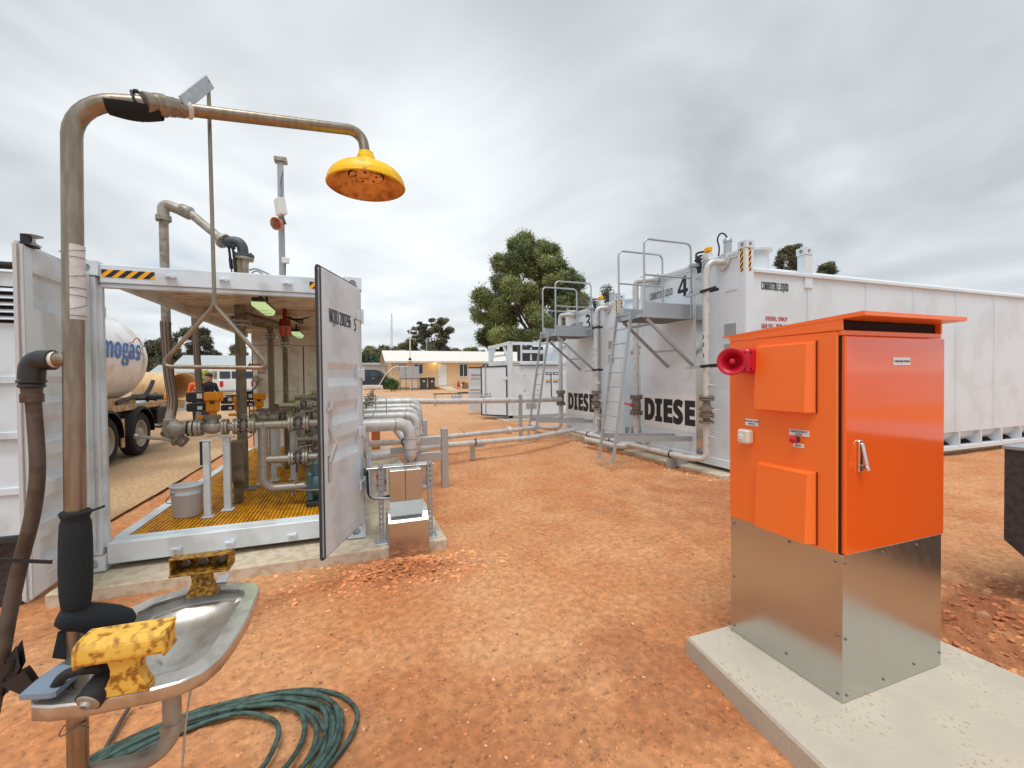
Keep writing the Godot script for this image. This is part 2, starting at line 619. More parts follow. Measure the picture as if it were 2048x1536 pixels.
func dirt_color(x: float, z: float) -> Color:
	var d := 0.344 * x - 0.9388 * z
	var tan_ := c8(236, 174, 124).srgb_to_linear()
	var orange := c8(220, 144, 92).srgb_to_linear()
	var red := c8(160, 92, 56).srgb_to_linear()
	var pale := c8(236, 194, 154).srgb_to_linear()
	var a := relief_a.get_noise_2d(x * 1.2 + 50.0, z * 1.2)
	var b := relief_b.get_noise_2d(x * 0.5, z * 0.5 + 70.0)
	var c := tan_.lerp(orange, clampf(0.5 + a * 0.7 + b * 0.4, 0.0, 1.0))
	c = c.lerp(pale, smoothstep(7.0, 26.0, d) * 0.75)
	# damp soil
	var wet := 0.0
	wet = maxf(wet, soft(x, z, 1.8, -2.2, 0.9, 0.9) * 0.5)
	wet = maxf(wet, soft(x, z, 0.6, -2.1, 1.6, 0.8) * 0.35)
	wet = maxf(wet, soft(x, z, 0.4, -4.25, 0.9, 0.5) * 0.55)
	wet = maxf(wet, soft(x, z, 4.3, -1.9, 1.9, 0.8) * 0.85)
	wet = maxf(wet, soft(x, z, 5.6, -4.6, 3.4, 2.6) * 0.45)
	wet = maxf(wet, soft(x, z, -1.3, -4.0, 1.3, 0.5) * 0.55)
	wet = maxf(wet, soft(x, z, 2.0, -10.0, 0.7, 2.5) * 0.25)
	wet = maxf(wet, soft(x, z, 4.6, -15.0, 1.8, 1.3) * 0.35)
	c = c.lerp(red, wet)
	return c * (1.0 + relief_c.get_noise_2d(x * 1.6, z * 1.6) * 0.14)

func steps(lo: float, hi: float, a: float, b: float, fine: float, grow: float) -> Array:
	var up := [b]
	var v := b
	while v < hi:
		v += fine + grow * (v - b)
		up.append(v)
	var mid := []
	v = a
	while v < b - 1e-4:
		mid.append(v)
		v += fine
	var down := []
	v = a
	while v > lo:
		v -= fine + grow * (a - v)
		down.append(v)
	down.reverse()
	return down + mid + up

func sheet(xs: Array, zs: Array, height: Callable, color: Callable) -> ArrayMesh:
	var nx := xs.size()
	var nz := zs.size()
	var v := PackedVector3Array(); v.resize(nx * nz)
	var n := PackedVector3Array(); n.resize(nx * nz)
	var c := PackedColorArray(); c.resize(nx * nz)
	for j in nz:
		for i in nx:
			v[j * nx + i] = Vector3(xs[i], height.call(xs[i], zs[j]), zs[j])
			c[j * nx + i] = color.call(xs[i], zs[j])
	for j in nz:
		for i in nx:
			var a := v[j * nx + maxi(i - 1, 0)]
			var b := v[j * nx + mini(i + 1, nx - 1)]
			var e := v[maxi(j - 1, 0) * nx + i]
			var f := v[mini(j + 1, nz - 1) * nx + i]
			n[j * nx + i] = (f - e).cross(b - a).normalized()
	var idx := PackedInt32Array(); idx.resize((nx - 1) * (nz - 1) * 6)
	var k := 0
	for j in nz - 1:
		for i in nx - 1:
			var p := j * nx + i
			for q in [p, p + 1, p + nx, p + 1, p + nx + 1, p + nx]:
				idx[k] = q; k += 1
	var arr := []
	arr.resize(Mesh.ARRAY_MAX)
	arr[Mesh.ARRAY_VERTEX] = v
	arr[Mesh.ARRAY_NORMAL] = n
	arr[Mesh.ARRAY_COLOR] = c
	arr[Mesh.ARRAY_INDEX] = idx
	var m := ArrayMesh.new()
	m.add_surface_from_arrays(Mesh.PRIMITIVE_TRIANGLES, arr)
	return m

func pebble(r: RandomNumberGenerator) -> ArrayMesh:
	var s := st()
	var a := []
	for i in 12:
		a.append(0.75 + r.randf() * 0.5)
	sg += 1
	s.set_smooth_group(-1)
	var top := Vector3(0.1, 0.55 * a[0], 0)
	var bot := Vector3(0, -0.5, 0)
	var up := []
	var lo := []
	for i in 6:
		var t := TAU * i / 6
		up.append(Vector3(cos(t) * 0.62 * a[i], 0.3 * a[i + 5], sin(t) * 0.5 * a[i]))
		lo.append(Vector3(cos(t + 0.3) * 0.9 * a[i + 3], -0.2, sin(t + 0.3) * 0.7 * a[i + 2]))
	for i in 6:
		var j := (i + 1) % 6
		fan(s, [top, up[i], up[j]], Vector3.ZERO)
		fan(s, [up[i], up[j], lo[i]], Vector3.ZERO)
		fan(s, [up[j], lo[j], lo[i]], Vector3.ZERO)
		fan(s, [lo[i], lo[j], bot], Vector3.ZERO)
	s.generate_normals()
	return s.commit()

func scatter(called, count: int, place: Callable, size: Callable, tone: Callable):
	var mm := MultiMesh.new()
	mm.transform_format = MultiMesh.TRANSFORM_3D
	mm.use_colors = true
	mm.mesh = pebble(rng)
	mm.instance_count = count
	for i in count:
		var p: Vector3 = place.call()
		var k: float = size.call()
		var b := Basis.from_euler(Vector3(rng.randf_range(-0.5, 0.5), rng.randf() * TAU, rng.randf_range(-0.5, 0.5))).scaled(Vector3(k, k * rng.randf_range(0.45, 0.9), k))
		mm.set_instance_transform(i, Transform3D(b, p + Vector3.UP * k * 0.12))
		mm.set_instance_color(i, tone.call(p))
	var o := MultiMeshInstance3D.new()
	o.multimesh = mm
	o.material_override = M["stone"]
	put(o, called)
	return o

func setting():
	# the dirt, one sheet out to the horizon
	var xs := steps(-140.0, 220.0, -2.2, 4.6, 0.036, 0.035)
	var zs := steps(-260.0, 12.0, -6.2, 0.4, 0.036, 0.034)
	var o := MeshInstance3D.new()
	o.mesh = sheet(xs, zs, dirt_at, dirt_color)
	var dm := StandardMaterial3D.new()
	dm.vertex_color_use_as_albedo = true
	dm.roughness = 0.95
	var gi := grit()
	dm.albedo_texture = ImageTexture.create_from_image(gi)
	dm.uv1_triplanar = true; dm.uv1_world_triplanar = true
	dm.uv1_scale = Vector3.ONE * 0.55
	var gn: Image = gi.duplicate()
	gn.convert(Image.FORMAT_RGBA8)
	gn.bump_map_to_normal_map(6.0)
	dm.normal_enabled = true
	dm.normal_texture = ImageTexture.create_from_image(gn)
	dm.normal_scale = 0.7
	M["dirt"] = dm
	o.material_override = dm
	put(o, "ground")
	o.set_meta("kind", "structure")
	# the pale hardstand where the tanker waits
	var hx := steps(-60.0, -3.02, -8.0, -3.02, 0.12, 0.08).filter(func(x): return x <= -3.0)
	hx[-1] = -3.0
	var hz := steps(-60.0, -1.2, -14.0, -5.0, 0.12, 0.08)
	var hs := MeshInstance3D.new()
	hs.mesh = sheet(hx, hz, func(x, z): return ground_at(x, z) + 0.03 + relief_a.get_noise_2d(x, z) * 0.01,
		func(x, z): return c8(226, 188, 146).srgb_to_linear().lerp(c8(186, 150, 116).srgb_to_linear(), clampf(0.35 + relief_a.get_noise_2d(x * 0.8, z * 0.5) * 1.3 + smoothstep(-10.0, -6.0, z) * 0.5, 0, 1)))
	hs.material_override = dm
	put(hs, "hardstand")
	hs.set_meta("kind", "structure")
	# concrete
	var s := st()
	bb(s, -2.42, 0.945, -0.3, 0.09, -11.7, -4.68, 0.012)
	struct("pump_pad", s, M["concrete"])
	# pad that runs from under the cabinet towards the camera's right
	s = st()
	var pad := [Vector2(2.05, -2.29), Vector2(3.535, -2.31), Vector2(3.56, 0.9), Vector2(1.62, 0.9)]
	prism(s, pad, Vector3(0, 0.104, 0), Vector3.RIGHT, Vector3.BACK, Vector3(0, -0.36, 0))
	var mid := Vector2(2.7, -0.7)
	var up_ring := []
	for p in pad:
		up_ring.append(p + (mid - p).normalized() * 0.018)
	prism(s, up_ring, Vector3(0, 0.12, 0), Vector3.RIGHT, Vector3.BACK, Vector3(0, -0.002, 0))
	for i in 4:
		var a: Vector2 = pad[i]
		var b: Vector2 = pad[(i + 1) % 4]
		var a2: Vector2 = up_ring[i]
		var b2: Vector2 = up_ring[(i + 1) % 4]
		quad(s, Vector3(a.x, 0.104, a.y), Vector3(b.x, 0.104, b.y), Vector3(b2.x, 0.12, b2.y), Vector3(a2.x, 0.12, a2.y), Vector3(2.7, -0.5, -0.7))
	struct("cabinet_pad", s, M["concrete_pitted"])
	s = st()
	bb(s, 6.12, 24.0, -0.3, 0.05, -8.9, -5.95, 0.01)
	struct("footing", s, M["concrete"])
	s = st()
	bb(s, 6.12, 24.0, -0.3, 0.14, -12.8, -9.3, 0.01)
	struct("footing", s, M["concrete"])
	# loose stones
	var near := func():
		var t := rng.randf()
		var z := -0.6 - 13.0 * t * t
		var x := rng.randf_range(-1.2, 6.0) if rng.randf() < 0.8 else rng.randf_range(-3.0, 9.0)
		return Vector3(x, dirt_at(x, z), z)
	var light_ := func(p):
		var q := rng.randf()
		if q < 0.68: return dirt_color(p.x, p.z) * rng.randf_range(0.7, 1.3)
		if q < 0.84: return c8(226, 184, 146).srgb_to_linear() * rng.randf_range(0.8, 1.1)
		return c8(158, 98, 64).srgb_to_linear()
	var g = scatter("gravel", 12000, near, func(): return 0.0035 + 0.014 * pow(rng.randf(), 4.0), light_)
	g.set_meta("kind", "stuff"); tag(g, "fine stones strewn over the orange dirt", "gravel")
	var clod := func():
		var k := rng.randi() % 4
		var x := 0.0
		var z := 0.0
		if k < 2:
			x = 0.42 + rng.randfn() * 0.42; z = -4.3 + rng.randfn() * 0.2
			if x > -0.1 and z < -4.62: z = -4.5
		elif k == 2:
			x = 4.4 + rng.randfn() * 0.9; z = -1.8 + rng.randfn() * 0.3
			if x < 3.55: x = 3.7 + rng.randf()
		else:
			x = 5.9 + rng.randfn() * 0.12; z = rng.randf_range(-11.0, -5.6)
		return Vector3(x, dirt_at(x, z), z)
	g = scatter("dirt_clods", 2600, clod, func(): return 0.008 + 0.028 * pow(rng.randf(), 2.5), func(p): return dirt_color(p.x, p.z) * rng.randf_range(0.8, 1.35))
	g.set_meta("kind", "stuff"); tag(g, "loose red clods heaped round the duct and along the footing", "soil")
	# a few single rocks large enough to point at
	var rocks := [[Vector3(4.9109, 0, -2.0066), 0.055, "knobbly brown rock in the damp soil right of the steel plinth"], [Vector3(4.3457, 0, -1.7934), 0.07, "pale flat rock at the edge of the cabinet pad"], [Vector3(-0.5617, 0, -4.0654), 0.03, "small tan stone alone on the dirt right of the eyewash bowl"], [Vector3(0.8376, 0, -2.3762), 0.016, "small dark stone on the bare dirt in the foreground"]]
	for k in rocks:
		var ro := MeshInstance3D.new()
		var pm := pebble(rng)
		ro.mesh = pm
		ro.material_override = mat("rock_%d" % taken.get("rock", 0), c8(176, 128, 96), 0.9)
		ro.scale = Vector3.ONE * k[1]
		ro.position = Vector3(k[0].x, dirt_at(k[0].x, k[0].z) + k[1] * 0.2, k[0].z)
		put(ro, "rock")
		tag(ro, k[2], "rock")

# ---------------------------------------------------------------- pump container
const CX0 := -2.34
const SX0 := -2.20
const CX1 := 0.10
const CZ0 := -5.04
const CZ1 := -11.10
const CY0 := 0.105
const CY1 := 2.94

func casting(parent, c: Vector3, size: Vector3, sides: Array, m):
	var comb := CSGCombiner3D.new()
	var b := CSGBox3D.new()
	b.size = size
	comb.add_child(b)
	for d in sides:
		var h := CSGCylinder3D.new()
		h.radius = size.y * 0.3
		h.height = 0.12
		h.sides = 18
		h.operation = CSGShape3D.OPERATION_SUBTRACTION
		h.position = d * (size[d.abs().max_axis_index()] * 0.5)
		if absf(d.x) > 0.5: h.rotation.z = PI / 2
		elif absf(d.z) > 0.5: h.rotation.x = PI / 2
		comb.add_child(h)
	comb.material_override = m
	comb.position = c
	return put(comb, "corner_casting", parent)

# slanted black and yellow warning strip
func hazard_strip(parent, at: Vector3, right: Vector3, up: Vector3, w: float, h: float, out: Vector3, slope := 1.0, pitch := 0.0):
	var s := st()
	prism(s, [Vector2(-w / 2, -h / 2), Vector2(w / 2, -h / 2), Vector2(w / 2, h / 2), Vector2(-w / 2, h / 2)], at + out * 0.003, right, up, -out * 0.003)
	var strip = part("warning_strip", s, M["hazard"], parent)
	s = st()
	var frame := PackedVector2Array([Vector2(-w / 2, -h / 2), Vector2(w / 2, -h / 2), Vector2(w / 2, h / 2), Vector2(-w / 2, h / 2)])
	var L := maxf(w, h)
	var T := minf(w, h)
	if pitch <= 0.0: pitch = T * 1.35
	var k := -L / 2 - T
	while k < L / 2 + T:
		var q: PackedVector2Array
		if w >= h:
			q = PackedVector2Array([Vector2(k, -h / 2), Vector2(k + pitch * 0.5, -h / 2), Vector2(k + pitch * 0.5 + h * slope, h / 2), Vector2(k + h * slope, h / 2)])
		else:
			q = PackedVector2Array([Vector2(-w / 2, k), Vector2(w / 2, k + w * slope), Vector2(w / 2, k + w * slope + pitch * 0.5), Vector2(-w / 2, k + pitch * 0.5)])
		for piece in Geometry2D.intersect_polygons(q, frame):
			if piece.size() >= 3:
				prism(s, Array(piece), at + out * 0.005, right, up, -out * 0.0015)
		k += pitch
	var o = part("stripes", s, M["ink"], strip)
	o.position = Vector3.ZERO
	return strip

# one leaf of a container door, in the plane spanned by `along` and up; `face` points to the ribbed outer side
func door_leaf(parent, hinge: Vector3, along: Vector3, face: Vector3, w: float, h: float, ribs: Array, called: String, m, seal := "gasket"):
	var s := st()
	# frame of square tube
	var t := 0.05
	var c0 := hinge
	var c1 := hinge + along * w
	var up := Vector3.UP * h
	bar(s, c0 + along * 0.05, c0 + along * 0.05 + up, t, 0.1, along, 0.006)
	bar(s, c1 - along * 0.05, c1 - along * 0.05 + up, t, 0.1, along, 0.006)
	bar(s, c0 + along * 0.1 + Vector3.UP * 0.06, c1 - along * 0.1 + Vector3.UP * 0.06, t - 0.004, 0.12, Vector3.UP, 0.004)
	bar(s, c0 + along * 0.1 + up - Vector3.UP * 0.08, c1 - along * 0.1 + up - Vector3.UP * 0.08, t - 0.004, 0.16, Vector3.UP, 0.004)
	var leaf = part(called, s, m, parent)
	# pressed panel: list of [height, depth]
	s = st()
	var a := c0 + along * 0.098
	var b := c1 - along * 0.098
	for i in range(ribs.size() - 1):
		var p: Vector2 = ribs[i]
		var q: Vector2 = ribs[i + 1]
		var ap := a + Vector3.UP * p.x + face * p.y
		var bp := b + Vector3.UP * p.x + face * p.y
		var aq := a + Vector3.UP * q.x + face * q.y
		var bq := b + Vector3.UP * q.x + face * q.y
		quad(s, ap, bp, bq, aq, (ap + bq) / 2.0 - face)
		quad(s, ap - face * 0.004, bp - face * 0.004, bq - face * 0.004, aq - face * 0.004, (ap + bq) / 2.0 + face)
	var pn = part("panel", s, m, leaf)
	pn.position = Vector3.ZERO
	# rubber gasket round the leaf
	s = st()
	for k in [[c1 + along * 0.012, c1 + along * 0.012 + up], [c0 + up + Vector3.UP * 0.012, c1 + up + Vector3.UP * 0.012], [c0 - Vector3.UP * 0.012, c1 - Vector3.UP * 0.012]]:
		bar(s, k[0] - face * 0.012, k[1] - face * 0.012, 0.022, 0.022)
	bar(s, c1 + along * 0.006 + face * 0.02, c1 + along * 0.006 + face * 0.02 + up, 0.012, 0.014)
	bar(s, c0 - along * 0.012 - face * 0.012, c0 - along * 0.012 - face * 0.012 + up, 0.02, 0.02)
	var gk = part("gasket", s, M[seal], leaf)
	gk.position = Vector3.ZERO
	return leaf

func pump_container():
	var t = thing("pump_container", "open white shipping container full of pump pipework with both end doors open", "shipping container", Vector3((CX0 + CX1) / 2, CY0, (CZ0 + CZ1) / 2))
	var m = M["white"]
	var s
	var pw := 0.15
	for k in [[CX0, 1, CZ0, -1], [CX1, -1, CZ0, -1], [CX0, 1, CZ1, 1], [CX1, -1, CZ1, 1]]:
		s = st()
		var x0: float = k[0]
		var x1: float = k[0] + k[1] * (pw if k[2] == CZ0 else 0.12)
		var z1: float = k[2] + k[3] * 0.14
		bb(s, x0, x1, CY0 + 0.14, CY1 - 0.13, k[2], z1, 0.008)
		if k[2] == CZ0:   # raised inner flange that takes the hinges
			bb(s, x1, x1 + k[1] * 0.03, CY0 + 0.2, CY1 - 0.2, k[2] - 0.05, k[2] - 0.09)
		part("corner_post", s, m, t)
	for x in [CX0, CX1]:
		for z in [CZ0, CZ1]:
			var sx := 1.0 if x == CX0 else -1.0
			var sz := -1.0 if z == CZ0 else 1.0
			casting(t, Vector3(x + sx * 0.085, CY1 - 0.06, z + sz * 0.075), Vector3(0.186, 0.13, 0.17), [Vector3(-sx, 0, 0), Vector3(0, 0, -sz)], m)
			casting(t, Vector3(x + sx * 0.085, CY0 + 0.068, z + sz * 0.075), Vector3(0.186, 0.14, 0.17), [Vector3(-sx, 0, 0), Vector3(0, 0, -sz)], m)
	# header and sill
	s = st()
	bb(s, CX0 + 0.178, CX1 - 0.178, 2.755, 2.925, CZ0 - 0.012, CZ0 - 0.10, 0.006)
	bb(s, CX0 + 0.178, CX1 - 0.178, 2.715, 2.752, CZ0 - 0.03, CZ0 - 0.10, 0.003)
	part("header", s, m, t)
	s = st()
	bb(s, CX0 + 0.178, CX1 - 0.178, 0.15, 0.345, CZ0 - 0.012, CZ0 - 0.12, 0.008)
	bb(s, CX0 + 0.178, CX1 - 0.178, 0.338, 0.352, CZ0 - 0.122, CZ0 - 0.2, 0.002)
	part("sill", s, m, t)
	for x in [-1.62, -1.18, -0.62]:
		for y in [[0.225, CZ0 + 0.012], [2.84, CZ0 + 0.012]]:
			s = st()
			bar(s, Vector3(x - 0.045, y[0], y[1]), Vector3(x + 0.045, y[0] + 0.006, y[1]), 0.035, 0.02, Vector3.UP, 0.004)
			cyl(s, Vector3(x - 0.03, y[0], y[1] - 0.03), Vector3(x - 0.03, y[0], y[1] + 0.028), 0.014, -1, 8)
			cyl(s, Vector3(x + 0.03, y[0], y[1] - 0.03), Vector3(x + 0.03, y[0], y[1] + 0.022), 0.016, -1, 8)
			part("door_catch", s, m, t)
	hazard_strip(t, Vector3(-1.946, 2.8422, -5.052), Vector3.RIGHT, Vector3.UP, 0.40, 0.07, Vector3.BACK)
	hazard_strip(t, Vector3(-0.30, 2.84, CZ0 - 0.012), Vector3.RIGHT, Vector3.UP, 0.22, 0.07, Vector3.BACK)
	# side rails top and bottom
	for x in [[SX0, SX0 + 0.07], [CX1 - 0.07, CX1]]:
		s = st()
		bb(s, x[0], x[1], 2.775, 2.925, CZ0 - 0.16, CZ1 + 0.16, 0.006)
		part("roof_rail", s, m, t)
		s = st()
		bb(s, x[0], x[1], 0.15, 0.33, CZ0 - 0.16, CZ1 + 0.16, 0.006)
		bb(s, x[0] + 0.01, x[1] + 0.05 if x[0] == SX0 else x[1] - 0.01, 0.331, 0.345, CZ0 - 0.2, CZ1 + 0.2)
		part("floor_rail", s, m, t)
	# corrugated roof sheet, ridges running across
	s = st()
	var z: float = CZ0 - 0.1
	var prof := [[0.0, 0.0], [0.085, 0.0], [0.1, 0.022], [0.165, 0.022], [0.18, 0.0]]
	while z > CZ1 + 0.2:
		for i in 4:
			var za: float = z - prof[i][0]
			var zb: float = z - prof[i + 1][0]
			var ya: float = 2.87 + prof[i][1]
			var yb: float = 2.87 + prof[i + 1][1]
			quad(s, Vector3(SX0 + 0.06, ya, za), Vector3(CX1 - 0.06, ya, za), Vector3(CX1 - 0.06, yb, zb), Vector3(SX0 + 0.06, yb, zb), Vector3(-1, 4, (za + zb) / 2))
			quad(s, Vector3(SX0 + 0.06, ya + 0.003, za), Vector3(CX1 - 0.06, ya + 0.003, za), Vector3(CX1 - 0.06, yb + 0.003, zb), Vector3(SX0 + 0.06, yb + 0.003, zb), Vector3(-1, 0, (za + zb) / 2))
		z -= 0.18
	part("roof", s, M["roof_under"], t)
	for zz in [-7.2, -9.3]:
		s = st()
		bb(s, SX0 + 0.07, CX1 - 0.07, 2.79, 2.868, zz, zz - 0.06)
		part("roof_beam", s, M["roof_under"], t)
	# floor: pan and yellow grating
	s = st()
	bb(s, SX0 + 0.07, CX1 - 0.07, 0.17, 0.26, CZ0 - 0.12, CZ1 + 0.1)
	part("floor_pan", s, M["ochre_dark"], t)
	s = st()
	var x: float = SX0 + 0.13
	while x < CX1 - 0.1:
		bb(s, x, x + 0.02, 0.285, 0.335, CZ0 - 0.2, CZ1 + 0.16)
		x += 0.04
	z = CZ0 - 0.22
	while z > CZ1 + 0.16:
		bb(s, SX0 + 0.13, CX1 - 0.09, 0.318, 0.331, z, z - 0.009)
		z -= 0.05
	var gr = part("floor_grating", s, M["ochre"], t)
	gr.set_meta("kind", "stuff")
	# far end: header, two closed leaves, frame
	s = st()
	bb(s, SX0 + 0.12, CX1 - 0.12, 2.62, 2.92, CZ1 + 0.02, CZ1 + 0.12, 0.004)
	part("rear_header", s, M["inside_white"], t)
	s = st()
	bb(s, SX0 + 0.12, CX1 - 0.12, 0.15, 0.36, CZ1 + 0.02, CZ1 + 0.12, 0.004)
	part("rear_sill", s, M["inside_white"], t)
	for k in [[SX0 + 0.13, 1.0], [CX1 - 0.13, -1.0]]:
		door_leaf(t, Vector3(k[0], 0.36, CZ1 + 0.05), Vector3(k[1], 0, 0), Vector3(0, 0, 1), 1.012, 2.25,
			[Vector2(0.1, 0.0), Vector2(0.5, 0.0), Vector2(0.53, -0.03), Vector2(0.66, -0.03), Vector2(0.69, 0.0), Vector2(1.05, 0.0), Vector2(1.08, -0.03), Vector2(1.2, -0.03), Vector2(1.23, 0.0), Vector2(2.2, 0.0)], "rear_door", M["inside_white"])
	words(t, "lettering", "MANIFOLD", Vector3(-1.9368, 2.1835, -11.02), Vector3.RIGHT, Vector3.BACK, 0.045, M["ink_red"], 0.34)
	words(t, "lettering", "EMERGENCY", Vector3(-1.9481, 2.0947, -11.02), Vector3.RIGHT, Vector3.BACK, 0.05, M["ink_red"], 0.38)
	words(t, "lettering", "STOP", Vector3(-1.9008, 2.0054, -11.02), Vector3.RIGHT, Vector3.BACK, 0.045, M["ink_red"], 0.15)
	# emergency stop button and its cable
	s = st()
	var e := Vector3(-2.0074, 1.873, -10.95)
	cyl(s, e + Vector3(0, 0, -0.1), e, 0.05, -1, 12)
	cyl(s, e, e + Vector3(0, 0, 0.05), 0.075, 0.07, 14)
	cyl(s, e + Vector3(0.06, -0.01, 0.0), e + Vector3(0.14, -0.02, 0.0), 0.04, -1, 10)
	var eb = part("stop_button", s, M["pipe_grey"], t)
	s = st()
	sweep(s, smooth_path([e + Vector3(0.03, -0.05, 0), e + Vector3(0.03, -0.15, 0.02), e + Vector3(-0.06, -0.26, 0.03), e + Vector3(-0.12, -0.36, 0.0), e + Vector3(-0.13, -0.9, 0.0)]), 0.013, 6)
	part("cable", s, M["black"], eb).position = Vector3.ZERO

	# left leaf swung square to the end, inner side in view
	var ribs := [Vector2(0.1, 0.02)]
	for y in [0.2, 0.5, 0.8, 1.1, 1.4]:
		ribs += [Vector2(y, 0.02), Vector2(y + 0.05, -0.024), Vector2(y + 0.15, -0.024), Vector2(y + 0.2, 0.02)]
	ribs += [Vector2(2.06, 0.02), Vector2(2.1, 0.02), Vector2(2.105, -0.02), Vector2(2.36, -0.02), Vector2(2.365, 0.02), Vector2(2.42, 0.02)]
	var lf = door_leaf(t, Vector3(-2.24, 0.29, CZ0 + 0.03), Vector3(0.035, 0, 1).normalized(), Vector3.RIGHT, 0.9, 2.54, ribs, "left_door", m, "seal_grey")
	s = st()
	var hb := Vector3(SX0 + 0.075, 1.62, CZ0 + 0.42)
	bar(s, hb, hb + Vector3(0.0, 0.14, -0.015), 0.02, 0.014)
	bar(s, hb + Vector3(0, 0.13, -0.01), hb + Vector3(0.05, 0.22, 0.02), 0.02, 0.014)
	bar(s, hb + Vector3(0.0, 0.02, 0), hb + Vector3(0.0, -0.16, 0.02), 0.035, 0.02)
	part("door_lever", s, m, lf).position = Vector3.ZERO
	s = st()
	for k in [[0.55, 0.05], [0.55, 0.14], [0.92, 0.3]]:
		s = st()
		lathe(s, Vector3(SX0 + 0.06, k[0] + k[1], CZ0 + 0.62), Vector3.RIGHT, [Vector2(0.022, 0), Vector2(0.02, 0.012), Vector2(0.012, 0.02), Vector2(0, 0.023)], 10)
		part("bolt_head", s, m, lf)
	s = st()
	for zz in [-4.18, -4.62]:
		s = st()
		lathe(s, Vector3(SX0 + 0.03, 2.84, zz), Vector3.UP, [Vector2(0.0, 0.0), Vector2(0.05, 0.0), Vector2(0.02, 0.022), Vector2(0.018, 0.05), Vector2(0.062, 0.07), Vector2(0.0, 0.074)], 16, true)
		part("cone_foot", s, M["galv"], lf)
	s = st()
	prism(s, [Vector2(0, 0), Vector2(0.13, 0.0), Vector2(0.0, 0.075)], Vector3(SX0 - 0.01, 2.835, -4.13), Vector3(0, 0, -1), Vector3.UP, Vector3(0.05, 0, 0))
	part("corner_pad", s, M["black"], lf).position = Vector3.ZERO
	s = st()
	var q0 := Vector3(-2.5298, 1.3369, -4.7526)
	bar(s, q0, Vector3(-2.5807, 1.2349, -4.7162), 0.004, 0.004)
	sweep(s, smooth_path([Vector3(-2.5807, 1.2349, -4.7162), Vector3(-2.6005, 1.1943, -4.7228), Vector3(-2.6201, 1.166, -4.7295), Vector3(-2.6011, 1.1576, -4.7223), Vector3(-2.5852, 1.19, -4.7171)]), 0.005, 5)
	part("pin_lanyard", s, M["chrome"], lf).position = Vector3.ZERO

	# right leaf half open, outer side in view, ribs on its lower half
	var rd := (Vector3(-0.2724, 0.3629, -4.0999) - Vector3(CX1 - 0.03, 0, CZ0 + 0.04))
	rd.y = 0
	rd = rd.normalized()
	var rf := Vector3(rd.z, 0, -rd.x)
	ribs = [Vector2(0.1, 0.022), Vector2(0.42, 0.022)]
	for y in [0.86, 1.2, 1.56]:
		ribs += [Vector2(y - 0.06, 0.022), Vector2(y + 0.02, -0.008), Vector2(y + 0.1, -0.008), Vector2(y + 0.16, 0.022)]
	ribs += [Vector2(2.2, 0.02), Vector2(2.205, 0.024), Vector2(2.42, 0.024)]
	var hp := Vector3(CX1 - 0.035, 0.28, CZ0 + 0.045)
	var rl = door_leaf(t, hp, rd, rf, 0.93, 2.54, ribs, "right_door", m)
	for y in [0.42, 1.0, 1.62, 2.24]:
		s = st()
		bar(s, hp + Vector3.UP * y - rd * 0.06 + rf * 0.03, hp + Vector3.UP * y + rd * 0.11 + rf * 0.035, 0.02, 0.1, Vector3.UP, 0.006)
		cyl(s, hp + Vector3.UP * (y - 0.075) - rd * 0.03 + rf * 0.03, hp + Vector3.UP * (y + 0.075) - rd * 0.03 + rf * 0.03, 0.022, -1, 10)
		part("hinge", s, m, rl).position = Vector3.ZERO
	var tx := hp + rd * 0.46 + Vector3.UP * 2.13 + rf * 0.026
	words(rl, "lettering", "NQIU 200296", tx + rd * 0.06, -rd, rf, 0.125, M["ink"], 0.5, false).position -= Vector3.ZERO
	words(rl, "lettering", "5", tx - rd * 0.31, -rd, rf, 0.125, M["ink"], 0.045, false)
	s = st()
	var hl := hp + rd * 0.82 + Vector3.UP * 1.10 + rf * 0.03
	bar(s, hl + Vector3(0, 0.06, 0), hl + Vector3(0, 0.26, 0) + rf * 0.03, 0.02, 0.03, rd)
	bar(s, hl + Vector3(0, 0.2, 0) - rd * 0.06 + rf * 0.02, hl + Vector3(0, 0.2, 0) + rd * 0.06 + rf * 0.02, 0.02, 0.02)
	bar(s, hl + Vector3(0, 0.06, 0), hl + Vector3(0, -0.12, 0) - rd * 0.04 + rf * 0.04, 0.02, 0.04, rd)
	bar(s, hl + Vector3(0, -0.12, 0) - rd * 0.04 + rf * 0.04, hl + Vector3(0, -0.28, 0), 0.02, 0.05, rd)
	bar(s, hl + Vector3(0, -0.22, -0.0) - rf * 0.015, hl + Vector3(0, -0.46, 0.0) - rf * 0.015, 0.09, 0.02, rf)
	part("door_lever", s, M["seal_grey"], rl).position = Vector3.ZERO

	# fluorescent battens under the roof, lit
	for k in [[Vector3(-0.9998, 2.69, -5.9052), 0.62], [Vector3(-0.9884, 2.69, -9.204), 0.62]]:
		var c: Vector3 = k[0]
		s = st()
		box(s, c + Vector3(0.02, 0.055, 0), Vector3(0.13, 0.05, 0.74), 0.015)
		bar(s, c + Vector3(0.02, 0.08, 0.2), c + Vector3(0.02, 0.18, 0.2), 0.03, 0.03)
		bar(s, c + Vector3(0.02, 0.08, -0.2), c + Vector3(0.02, 0.18, -0.2), 0.03, 0.03)
		var fx = part("batten_light", s, M["black_plastic"], t)
		s = st()
		prism(s, [Vector2(-0.07, 0.0), Vector2(0.07, 0.0), Vector2(0.062, -0.045), Vector2(0.03, -0.062), Vector2(-0.03, -0.062), Vector2(-0.062, -0.045)], c + Vector3(0.02, 0.03, 0.35), Vector3.RIGHT, Vector3.UP, Vector3(0, 0, -0.7))
		part("lamp_lens", s, M["lens"], fx).position = Vector3.ZERO
		s = st()
